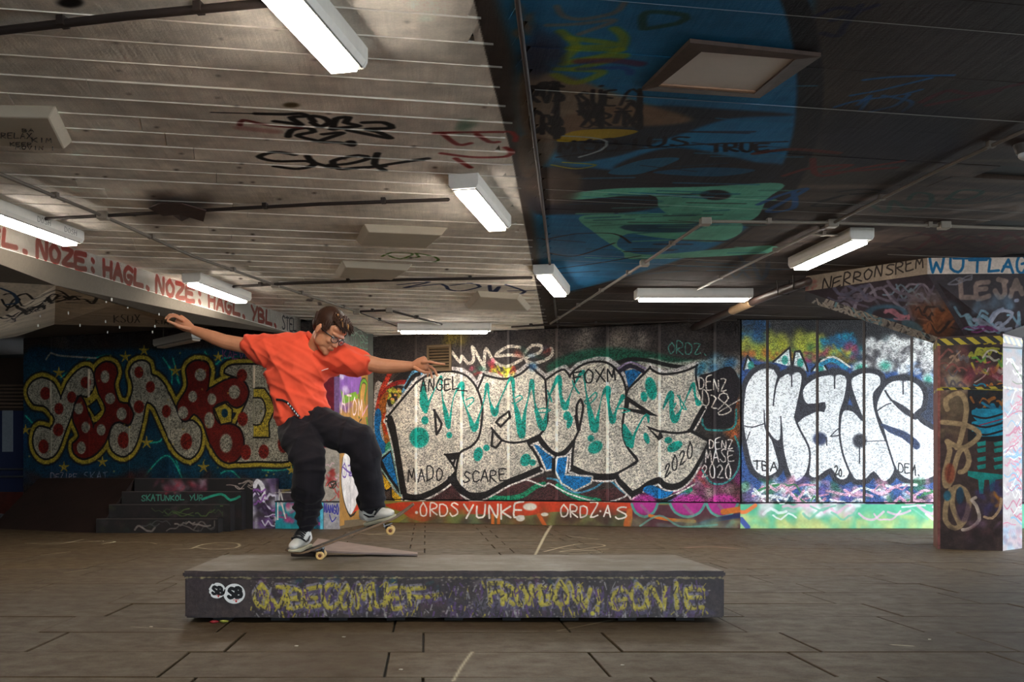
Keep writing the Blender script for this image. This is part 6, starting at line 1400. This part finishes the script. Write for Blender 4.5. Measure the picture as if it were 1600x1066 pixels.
# ---------------------------------------------------------------- rider
skin = NT('skin'); pz = skin.n('ShaderNodeNewGeometry').outputs['Position']
nz = skin.noise(pz, 18, 4, .6); skin.l(skin.mix(nz, lin((188, 118, 82)), lin((216, 150, 112))), skin.b.inputs['Base Color'])
skin.b.inputs['Roughness'].default_value = .5; skin.b.inputs['Subsurface Weight'].default_value = .08; skin.b.inputs['Subsurface Radius'].default_value = (.02, .008, .004); skin.bump(skin.noise(pz, 260, 3), .0008, .5); skin = skin.m
def cloth(name, a, b, rough=.9, scale=7, fine=500, sheen=.06):
    t = NT(name); p = t.n('ShaderNodeNewGeometry').outputs['Position']; t.l(t.mix(t.noise(p, scale, 4), lin(a), lin(b)), t.b.inputs['Base Color'])
    t.b.inputs['Roughness'].default_value = rough; t.b.inputs['Sheen Weight'].default_value = sheen; t.b.inputs['Specular IOR Level'].default_value = .2
    t.bump(t.noise(p, fine, 2), .0006, .4); return t.m
tee_m = cloth('tshirt_orange_red', (238, 78, 50), (248, 98, 68)); trou_m = cloth('trousers_black', (26, 22, 25), (41, 36, 41)); sock_m = cloth('sock_black', (24, 22, 24), (34, 30, 32))
hair_m = cloth('hair_dark_brown', (24, 14, 11), (74, 46, 32), .5, 60, 900, 0); hair_l = cloth('hair_light_streak', (150, 104, 58), (190, 138, 80), .5, 60, 900)
rider = empty('person', (bp(480, 0).x, 6.72, PZ), 'skater with orange red t-shirt, black trousers and glasses, arms spread, riding off the pad', 'person')
ro = Vector(rider.location)
def L(p): return Vector(p) - ro
def solidify(name, bm, voxel, mats, smooth=8, disp=None, keep=None, factor=.5):
    """one continuous skin from overlapping volumes"""
    me = bpy.data.meshes.new('tmp'); bm.to_mesh(me); bm.free(); o = bpy.data.objects.new('tmp', me); C.objects.link(o)
    m = o.modifiers.new('r', 'REMESH'); m.mode = 'VOXEL'; m.voxel_size = voxel; m.use_smooth_shade = True
    if smooth: m = o.modifiers.new('s', 'SMOOTH'); m.iterations = smooth; m.factor = factor
    dg = bpy.context.evaluated_depsgraph_get(); e = o.evaluated_get(dg); me2 = bpy.data.meshes.new_from_object(e)
    bpy.data.objects.remove(o); me2.name = name
    if disp:
        nv = len(me2.vertices); co = np.empty(nv * 3, np.float32); me2.vertices.foreach_get('co', co); co = co.reshape(-1, 3)
        no = np.empty(nv * 3, np.float32); me2.vertex_normals.foreach_get('vector', no); no = no.reshape(-1, 3)
        d_ = np.array([disp(Vector(c_), Vector(n_)) for c_, n_ in zip(co, no)], np.float32)
        co = co + no * d_[:, None]; me2.vertices.foreach_set('co', co.ravel())
    me2.materials.clear()
    for q in (mats if isinstance(mats, list) else [mats]): me2.materials.append(q)
    for p in me2.polygons: p.use_smooth = True
    me2.update()
    return link(name, me2, rider)
W = lambda px, py, Y: L(at(px, py, Y))
R1 = lambda px, Y: px * Y / F         # photo pixels -> metres at depth Y
# head frame: looks to the right of the picture, down at the board and a little to the viewer
HC = W(513, 517.5, 6.60)
fw = Vector((.58, -.50, -.64)).normalized(); up = Vector((.42, -.14, .80)); up = (up - fw * up.dot(fw)).normalized(); sd_ = fw.cross(up).normalized()  # sd_: his right-hand side
def hp(f, s, u): return HC + fw * f + sd_ * s + up * u
Mh = Matrix((fw, sd_, up)).transposed()
HS = 1.12
def he(bm, f, s, u, rf, rs, ru, seg=20): ell(bm, hp(f * HS, s * HS, u * HS), (rf * HS, rs * HS, ru * HS), Mh, seg, 14)
bm = bmesh.new()
he(bm, -.008, 0, .028, .096, .076, .086)                  # skull
he(bm, .030, 0, -.030, .062, .058, .070)                  # face
he(bm, .046, 0, -.078, .038, .040, .030)                  # jaw
he(bm, .070, 0, -.094, .020, .020, .016)                  # chin
he(bm, .020, .040, -.050, .045, .018, .040); he(bm, .020, -.040, -.050, .045, .018, .040)
he(bm, .070, .030, -.022, .020, .022, .018); he(bm, .070, -.030, -.022, .020, .022, .018)   # cheekbones
he(bm, .078, 0, .024, .018, .050, .012)                   # brow
he(bm, .060, 0, .050, .030, .056, .030)                   # forehead
sweep(bm, [hp(.088, 0, .016), hp(.102, 0, -.010), hp(.114, 0, -.030)], [.009, .0105, .013], 10)   # nose
he(bm, .098, .010, -.032, .010, .008, .007); he(bm, .098, -.010, -.032, .010, .008, .007)
he(bm, .090, 0, -.054, .010, .022, .006); he(bm, .088, 0, -.063, .010, .019, .006)    # lips
for s in (1, -1):                                           # ears
    he(bm, -.002, s * .078, -.006, .016, .008, .026); he(bm, .002, s * .080, -.022, .010, .006, .012)
neck0 = W(488, 556, 6.70); 
sweep(bm, [neck0, W(493, 545, 6.68), hp(-.02, 0, -.045)], [(.062, .058), (.058, .055), (.056, .056)], 16)
# trunk under the clothes
pel = W(476, 658, 6.74)
sweep(bm, [pel, W(468, 620, 6.76), W(470, 592, 6.76), W(482, 564, 6.74)], [(.115, .075), (.10, .07), (.11, .07), (.09, .055)], 18, ref=Vector((0, -1, 0)))
shR, elR, wrR = W(420, 549, 6.74), W(352, 534, 6.80), W(303, 516, 6.84)
shL, elL, wrL = W(548, 560, 6.64), W(594, 572, 6.58), W(644, 572.5, 6.50)
sweep(bm, [W(478, 562, 6.71), shR, W(386, 541, 6.77), elR, W(335, 528, 6.81), wrR], [(.05, .05), .050, .050, .046, .043, .029], 14)
sweep(bm, [W(492, 562, 6.70), shL, W(570, 566, 6.61), elL, W(610, 573, 6.56), wrL], [(.05, .05), .050, .050, .047, .044, .029], 14)
hipR, kneeR, ankR = W(458, 668, 6.76), W(485, 722, 6.54), W(478, 806, 6.74)
hipL, kneeL, ankL = W(500, 666, 6.74), W(561, 693, 6.60), W(582, 786, 6.76)
sweep(bm, [hipR, kneeR], [.078, .052], 14); sweep(bm, [kneeR, kneeR.lerp(ankR, .35), ankR], [.060, .058, .038], 14)
sweep(bm, [hipL, kneeL], [.078, .052], 14); sweep(bm, [kneeL, kneeL.lerp(ankL, .35), ankL], [.052, .052, .038], 14)
# right hand (left in the picture): back of the hand up, fingers drooping, thumb below
def hand(wr, kn, tips, thumb, pw, pt, seed):
    sweep(bm, [wr, wr.lerp(kn, .5), kn], [(.026, .022), (pt[0], pt[1]), (pw[0], pw[1])], 14)
    for (a, b, c_, d_, r) in tips:
        sweep(bm, [a, b, c_, d_], [r * 1.12, r * 1.05, r * .96, r * .82], 8)
    sweep(bm, thumb, [.0135, .0115, .0095][:len(thumb)], 8)
Yh = 6.85
hand(wrR, W(279, 502, Yh), [
    (W(286, 501, Yh - .045), W(273, 494, Yh - .055), W(266, 495, Yh - .06), W(262, 500, Yh - .06), .0092),
    (W(286, 502, Yh - .018), W(272, 492, Yh - .022), W(264, 493, Yh - .025), W(259, 498, Yh - .028), .0096),
    (W(287, 502, Yh + .010), W(273, 492, Yh + .012), W(265, 492, Yh + .014), W(260, 496, Yh + .014), .0092),
    (W(289, 503, Yh + .034), W(277, 493, Yh + .040), W(271, 492, Yh + .044), W(267, 495, Yh + .046), .0082)],
    [W(296, 514, Yh - .03), W(280, 510, Yh - .055), W(270, 505, Yh - .07), W(262, 502.5, Yh - .075)][:3] , (.020, .046), (.024, .040), 1)
sweep(bm, [W(281, 510, Yh - .055), W(271, 505.5, Yh - .07), W(262.5, 502, Yh - .078)], [.0112, .010, .0085], 8)
Yl = 6.46
hand(wrL, W(664, 567.5, Yl), [
    (W(660, 566, Yl - .02), W(672, 565.5, Yl - .03), W(684, 568.5, Yl - .035), W(694.5, 569.5, Yl - .038), .0092),
    (W(660, 569, Yl + .004), W(673, 573, Yl - .005), W(679, 578, Yl - .006), W(683, 587, Yl - .004), .0095),
    (W(659, 571, Yl + .026), W(669, 576, Yl + .024), W(673, 582, Yl + .024), W(675, 590, Yl + .026), .0090),
    (W(657, 572, Yl + .046), W(666, 577, Yl + .05), W(669, 583, Yl + .05), W(668, 588, Yl + .052), .0082)],
    [W(648, 575, Yl - .02), W(656, 579, Yl - .045), W(664, 582, Yl - .055)], (.020, .044), (.023, .040), 2)
sweep(bm, [W(656, 579, Yl - .045), W(664, 582.5, Yl - .055), W(670, 582, Yl - .058)], [.0105, .0098, .008], 8)
body = solidify('body', bm, .0042, skin, 3)
# eyes, brows, mouth line
eye_w = plain('eye_white', (225, 220, 212), .3, var=.02, bump=0); eye_d = plain('eye_brown', (40, 24, 16), .2, bump=0); lip = plain('lip', (160, 84, 70), .5, bump=0); brow = plain('brow', (40, 26, 20), .8)
for s in (1, -1):
    bm = bmesh.new(); ell(bm, hp(.083, s * .032, .004), (.012, .012, .0085), Mh, 14, 10); e = obj('eye', bm, eye_w, rider)
    bm = bmesh.new(); ell(bm, hp(.0935, s * .031, .001), (.003, .005, .005), Mh, 10, 8); obj('iris', bm, eye_d, e)
    bm = bmesh.new(); sweep(bm, [hp(.098, s * .014, .022), hp(.097, s * .030, .028), hp(.084, s * .048, .022)], [.004, .0042, .0025], 6); obj('eyebrow', bm, brow, rider)
bm = bmesh.new(); sweep(bm, [hp(.094, -.018, -.060), hp(.101, 0, -.058), hp(.094, .018, -.060)], [.0024, .004, .0024], 6); obj('lips', bm, lip, rider)
# glasses
gm = plain('glasses_black', (18, 16, 18), .3, var=.02, bump=0)
gt = NT('lens_glass'); gt.b.inputs['Base Color'].default_value = (.9, .93, .95, 1); gt.b.inputs['Roughness'].default_value = .03; gt.b.inputs['Transmission Weight'].default_value = .95; gt.b.inputs['IOR'].default_value = 1.05
bm = bmesh.new(); frames = None
for s in (1, -1):
    pts = [hp(.112 - .010 * abs(math.cos(a)) * (1 if s * math.cos(a) > 0 else 0), s * .033 + .026 * math.cos(a), .001 + .019 * math.sin(a)) for a in [k * 2 * math.pi / 18 for k in range(19)]]
    sweep(bm, pts, .0026, 6, round_ends=False)
    sweep(bm, [hp(.104, s * .059, .010), hp(.060, s * .080, .008), hp(.000, s * .086, .004), hp(-.012, s * .086, -.012)], [(.002, .0042)] * 4, 6, ref=up)
sweep(bm, [hp(.114, -.008, .006), hp(.117, 0, .009), hp(.114, .008, .006)], .0024, 6)
gl_ = obj('glasses', bm, gm, rider)
for s in (1, -1):
    bm = bmesh.new(); ell(bm, hp(.110, s * .033, .001), (.0012, .025, .018), Mh, 16, 8); obj('lens', bm, gt.m, gl_)
# hair: cap plus locks
bm = bmesh.new()
he(bm, -.020, 0, .046, .096, .083, .082); he(bm, .024, 0, .084, .058, .064, .032); he(bm, -.052, 0, .008, .060, .070, .060); he(bm, .062, .0, .082, .034, .056, .022)
hr = random.Random(12)
for i in range(330):
    a = hr.uniform(-1, 1); b = hr.uniform(0, 1)
    f0 = -.09 + .16 * b; s0 = a * .062; h0 = .090 + .028 * math.sqrt(max(0, 1 - a * a)) - .030 * abs(b - .6)
    ln = hr.uniform(.030, .055)
    p0 = hp(f0, s0, h0 - .012); p1 = hp(f0 + ln * .6, s0 * 1.08, h0 + .013 + hr.uniform(-.008, .012)); p2 = hp(f0 + ln * 1.25, s0 * 1.12 + hr.uniform(-.006, .006), h0 - .004 + hr.uniform(-.008, .004))
    sweep(bm, [p0, p1, p2], [.0062, .0048, .0008], 5)
for i in range(46):   # fringe swept forward and up
    s0 = hr.uniform(-.055, .060); p0 = hp(.050, s0 * .9, .088); p1 = hp(.088, s0, .092 + hr.uniform(-.006, .010)); p2 = hp(.112 + hr.uniform(-.008, .016), s0 * 1.05, .074 + hr.uniform(-.012, .016))
    sweep(bm, [p0, p1, p2], [.010, .0075, .0015], 6)
for s in (1, -1):
    for i in range(40):
        f0 = hr.uniform(-.095, .045); u0 = hr.uniform(.02, .075); p0 = hp(f0, s * .074, u0); p1 = hp(f0 + .012, s * .083, u0 - .018); p2 = hp(f0 + .020, s * .079, u0 - .040)
        if f0 > -.03 and u0 < .035: continue
        sweep(bm, [p0, p1, p2], [.008, .007, .002], 6)
for i in range(30):
    s0 = hr.uniform(-.05, .05); p0 = hp(-.100, s0, .03 + hr.uniform(-.03, .04)); p1 = hp(-.108, s0, .0 + hr.uniform(-.02, .02)); p2 = hp(-.096, s0 * .9, -.030 + hr.uniform(-.02, .02)); sweep(bm, [p0, p1, p2], [.010, .008, .002], 6)
hair = obj('hair', bm, hair_m, rider, smooth=True)
bm = bmesh.new()
for i in range(26):
    s0 = hr.uniform(-.012, .05); f0 = -.01 + .09 * i / 26
    sweep(bm, [hp(f0, s0, .122 - .010 * i / 26), hp(f0 + .02, s0, .131 - .016 * i / 26), hp(f0 + .046, s0 + .004, .116 - .022 * i / 26)], [.002, .003, .001], 5)
tag(obj('hair_streak', bm, hair_l, hair, smooth=True), 'light brown streak in the dark hair')

# t-shirt -------------------------------------------------------------
def fold(p, a, f1, f2, amp, seed):
    q = Vector((p.x * math.cos(a) + p.z * math.sin(a), p.y * .8, -p.x * math.sin(a) + p.z * math.cos(a)))
    v = mnoise.noise(Vector((q.x * f1, q.y * f1 * .6, q.z * f2)) + Vector((seed, seed * 2, 0)))
    return amp * (1 - min(1, abs(v) * 3.2)) 
REFY = Vector((0, -1, 0))
bm = bmesh.new()
tor = [(474, 655, 40, .125), (470, 640, 44, .13), (466, 620, 41, .13), (463, 600, 42, .128), (465, 582, 49, .128), (470, 566, 64, .128), (474, 554, 62, .120), (480, 543, 46, .100), (485, 534, 25, .082), (492, 528, 15, .06)]
sweep(bm, [W(x, y, 6.735) for x, y, _, _ in tor], [(R1(h_, 6.73), d_) for _, _, h_, d_ in tor], 24, ref=REFY, round_ends=False)
sweep(bm, [W(446, 652, 6.74), W(444, 630, 6.74), W(448, 600, 6.74), W(440, 575, 6.74)], [(R1(19, 6.7), .11), (R1(20, 6.7), .11), (R1(27, 6.7), .11), (R1(32, 6.7), .10)], 18, ref=REFY, round_ends=False)
sweep(bm, [W(466, 556, 6.735), W(432, 551, 6.745), W(405, 545.5, 6.755), W(381, 537.5, 6.775)], [(R1(26, 6.73), .10), (R1(26, 6.74), .098), (R1(22.5, 6.75), .09), (R1(15.5, 6.77), .070)], 20, ref=REFY, round_ends=False)
sweep(bm, [W(500, 553, 6.71), W(528, 558, 6.68), W(552, 566, 6.64), W(579, 571, 6.60)], [(R1(24, 6.7), .095), (R1(24, 6.7), .092), (R1(23, 6.65), .088), (R1(14, 6.6), .070)], 20, ref=REFY, round_ends=False)
sweep(bm, [W(505, 552, 6.69), W(530, 551, 6.66), W(552, 553, 6.64), W(568, 560, 6.62)], [R1(17, 6.68), R1(14, 6.66), R1(13, 6.66), R1(12, 6.62)], 14, ref=REFY)
sweep(bm, [W(478, 545, 6.76), W(479, 532, 6.80)], [(.05, .07), (.02, .06)], 14, ref=REFY)
def tdisp(p, n_):
    x = p.x + ro.x; z = p.z + ro.z
    d_ = fold(p, -.9, 2.4, 9, .013, 3) + fold(p, -.55, 2.2, 14, .009, 11) + fold(p, .7, 3.0, 11, .007, 23) - .010
    return d_ + .004 * mnoise.noise(p * 22)
tee = solidify('tshirt', bm, .0062, tee_m, 9, tdisp)
# ribbed collar
bm = bmesh.new(); ctr = W(496.5, 536.5, 6.70); cx_, cz_ = Vector((.70, -.12, -.66)).normalized(), Vector((.10, -.97, -.12)).normalized()
pts = [ctr + cx_ * .093 * math.cos(a) + cz_ * .080 * math.sin(a) for a in [k * 2 * math.pi / 28 for k in range(29)]]
sweep(bm, pts, [(.009, .017)] * 29, 8, ref=cx_.cross(cz_), round_ends=False, cap=False); obj('collar', bm, tee_m, tee, smooth=True)
# small white chest mark
bm = bmesh.new(); p = W(508, 577, 6.73); 
def surf(px, py, Y0=6.3):
    o_ = Vector((0, 0, H)) - ro; d_ = (at(px, py, 1.0) - Vector((0, 0, H))).normalized(); ok, loc, nr, _ = tee.ray_cast(o_, d_); return (loc, nr) if ok else (W(px, py, 6.6), Vector((0, -1, 0)))
pts = [surf(502.5, 579.3), surf(507, 577.6), surf(512.8, 575.8)]
sweep(bm, [a + b * .002 for a, b in pts], [(.004, .0022), (.0055, .0022), (.0045, .0022)], 6, ref=Vector((0, 0, 1))); obj('chest_mark', bm, plain('white_print', (235, 232, 230), .6), tee)
# trousers --------------------------------------------------------------
bm = bmesh.new()
sweep(bm, [W(478, 650, 6.74), W(477, 664, 6.74), W(478, 682, 6.73)], [(R1(38, 6.74), .125), (R1(40, 6.74), .14), (R1(30, 6.74), .12)], 20, ref=REFY)
sweep(bm, [W(463, 668, 6.74), W(472, 692, 6.60), W(484, 722, 6.50), W(483, 750, 6.55), W(481, 780, 6.66), W(480, 802, 6.72), W(480, 818, 6.745)], [(.115, .12), (R1(29, 6.6), .12), (R1(26.5, 6.5), .105), (R1(25, 6.55), .10), (R1(24, 6.66), .098), (R1(19.5, 6.7), .082), (R1(12.5, 6.74), .062)], 20, ref=Vector((1, 0, 0)))
sweep(bm, [W(497, 662, 6.72), W(530, 677, 6.62), W(561, 690, 6.56), W(571, 712, 6.58), W(575, 740, 6.64), W(580, 766, 6.70), W(582, 786, 6.75)], [(.115, .12), (.112, .118), (.112, .105), (.098, .10), (.090, .094), (.084, .084), (.076, .076)], 20, ref=Vector((0, -1, 0)))
sweep(bm, [W(570, 792, 6.76), W(592, 784, 6.75)], [(.05, .03), (.055, .03)], 14)
sweep(bm, [W(463, 792, 6.70), W(478, 808, 6.72), W(494, 800, 6.72)], [.03, .045, .035], 12)
def pdisp(p, n_):
    d_ = fold(p, 1.25, 1.8, 8, .012, 31) + fold(p, -.3, 2.2, 9, .009, 47) + fold(p, .35, 3, 12, .005, 5) - .008
    z = p.z + ro.z; zb_ = .815 + (CY - 795) * 6.7 / F
    if z < zb_ + .10: d_ += .005 * math.sin((z - zb_) * 120 + 3 * mnoise.noise(p * 9)) * min(1, (zb_ + .10 - z) / .06)
    return d_ + .003 * mnoise.noise(p * 18)
trou = solidify('trousers', bm, .0068, trou_m, 7, pdisp)
# belt end hanging out under the shirt
def surf2(px, py):
    o_ = Vector((0, 0, H)) - ro; d_ = (at(px, py, 1.0) - Vector((0, 0, H))).normalized(); best = None
    for q in (tee, trou):
        ok, loc, nr, _ = q.ray_cast(o_, d_)
        if ok and (best is None or loc.y < best[0].y): best = (loc, nr)
    return best or (W(px, py, 6.6), Vector((0, -1, 0)))
bm = bmesh.new(); pts = [surf2(x, y) for x, y in ((432, 624.5), (441, 625.5), (449, 629), (456, 637), (462, 645), (468, 652))]
sweep(bm, [a + Vector((0, -.007, 0)) for a, b in pts], [(.0022, .0075)] * 6, 8, ref=Vector((0, 0, 1))); belt = obj('belt_end', bm, plain('belt_webbing', (22, 20, 24), .7), rider)
bm = bmesh.new(); wp = [pts[i][0].lerp(pts[i + 1][0], t_) + Vector((0, -.0115, 0)) for i, t_ in ((2, .2), (2, .7), (3, .2), (3, .7), (4, .2), (4, .6))]
for q in wp: box(bm, q.x - .003, q.x + .003, q.y - .001, q.y + .0015, q.z - .006, q.z + .004)
tag(obj('woven_lettering', bm, plain('white_print', (235, 232, 230), .6), belt), 'pale woven marks on the belt end', kind='stuff')

# shoes -------------------------------------------------------------------
leather = plain('shoe_offwhite', (222, 216, 206), .5, var=.06, scale=30); sole_m = plain('shoe_sole', (196, 186, 158), .6, var=.08, scale=30); blk = plain('shoe_black_trim', (24, 22, 24), .6); tan = plain('shoe_tan', (196, 172, 140), .6)
def shoe(heel, toe, upv, width=.052, h=.11, parent=rider):
    """heel, toe: points on the sole line"""
    x = (toe - heel); Ls = x.length; x.normalize(); s = x.cross(upv).normalized(); z = s.cross(x).normalized()
    M = Matrix(((x.x, s.x, z.x, heel.x), (x.y, s.y, z.y, heel.y), (x.z, s.z, z.z, heel.z), (0, 0, 0, 1)))
    k = Ls / .29
    bm = bmesh.new()
    prof = [(.00, .030, .030), (.02, .037, .05), (.07, .037, .052), (.12, .037, .047), (.17, .043, .038), (.215, .048, .030), (.25, .046, .025), (.28, .034, .018), (.292, .018, .012)]
    sweep(bm, [M @ Vector((a * k, 0, .018 + hh)) for a, w_, hh in prof], [(w_ * k, hh) for a, w_, hh in prof], 18, ref=z, round_ends=False)
    sweep(bm, [M @ Vector((.045 * k, 0, .06)), M @ Vector((.052 * k, 0, h))], [(.036, .040), (.034, .040)], 16, ref=x)
    sweep(bm, [M @ Vector((.08 * k, 0, h - .004)), M @ Vector((.12 * k, 0, .085)), M @ Vector((.18 * k, 0, .058))], [(.020, .012), (.024, .012), (.026, .012)], 12, ref=z)
    me_o = solidify('shoe', bm, .004, leather, 4); 
    # sole
    bm = bmesh.new(); out = [(-.006, .0), (.0, .026), (.03, .038), (.09, .038), (.14, .040), (.20, .050), (.25, .049), (.285, .034), (.302, .0)]
    ring = catmull([(a * k, b * k) for a, b in out] + [(a * k, -b * k) for a, b in out[-2:0:-1]], closed=True, n=3)
    lv = []
    for zz, g in ((0, .94), (.005, 1.0), (.017, 1.0), (.022, .95)):
        lv.append([bm.verts.new(M @ Vector((.15 * k + (a - .15 * k) * g, b * g, zz + (.006 if a > .27 * k and zz < .01 else 0)))) for a, b in ring])
    for i in range(3):
        for j in range(len(ring)): f = bm.faces.new((lv[i][j], lv[i][(j + 1) % len(ring)], lv[i + 1][(j + 1) % len(ring)], lv[i + 1][j])); f.smooth = True
    bm.faces.new(lv[0][::-1]); bm.faces.new(lv[-1]); bmesh.ops.recalc_face_normals(bm, faces=bm.faces); obj('sole', bm, sole_m, me_o)
    # laces and dark panels
    zt = lambda a: .018 + 2 * float(np.interp(a, [0.02, .07, .12, .17, .215, .25], [.05, .056, .052, .040, .030, .025]))
    for a in (.095, .115, .135, .155, .172):
        bm = bmesh.new(); zz = zt(a) + .004; sweep(bm, [M @ Vector((a * k - .006, -.032, zz - .018)), M @ Vector((a * k, -.014, zz)), M @ Vector((a * k + .002, .014, zz)), M @ Vector((a * k + .008, .032, zz - .018))], .0054, 6); obj('lace', bm, blk, me_o)
    bm = bmesh.new(); a = .195; zz = zt(a); sweep(bm, [M @ Vector((.165 * k, -.042, zz - .028)), M @ Vector((.200 * k, -.030, zz - .004)), M @ Vector((.207 * k, 0, zz + .004)), M @ Vector((.200 * k, .030, zz - .004)), M @ Vector((.165 * k, .042, zz - .028))], [.005, .008, .008, .008, .005], 8); obj('toe_seam', bm, blk, me_o)
    bm = bmesh.new()
    for s_ in (-1, 1): sweep(bm, [M @ Vector((.06 * k, s_ * .036, .078)), M @ Vector((.10 * k, s_ * .0385, .055)), M @ Vector((.15 * k, s_ * .0415, .050))], [.003, .006, .004], 6)
    obj('side_stripe', bm, blk, me_o)
    bm = bmesh.new(); sweep(bm, [M @ Vector((.05 * k, -.030, h + .004)), M @ Vector((.08 * k, 0, h + .002)), M @ Vector((.05 * k, .030, h + .004)), M @ Vector((.018 * k, 0, h + .006)), M @ Vector((.05 * k, -.030, h + .004))], .009, 8); obj('ankle_padding', bm, blk, me_o)
    bm = bmesh.new(); sweep(bm, [M @ Vector((.05 * k, 0, .08)), M @ Vector((.052 * k, 0, h + .055))], [(.034, .036), (.036, .038)], 14, ref=x); obj('sock', bm, sock_m, rider)
    return me_o
deck_z = lambda px: np.interp(px, [c_[0] for c_ in ctrl], [at(0, c_[1], YB).z for c_ in ctrl]) + .003
hR = Vector((at(483, 0, 6.84).x, 6.85, deck_z(478) + .012)); tR = Vector((at(457, 0, 6.63).x, 6.625, deck_z(460) - .008))
shoe(L(hR), L(tR), Vector((-.05, 0, 1)))
nd = Vector((-math.sin(tilt * -1) * -1, 0, math.cos(tilt))) if False else Vector((-.36, -.10, .93))
hL = Vector((at(572, 0, 6.80).x, 6.81, deck_z(571) + .012)); tL = Vector((at(617, 0, 6.68).x, 6.655, deck_z(613) + .000))
shoe(L(hL), L(tL), nd)
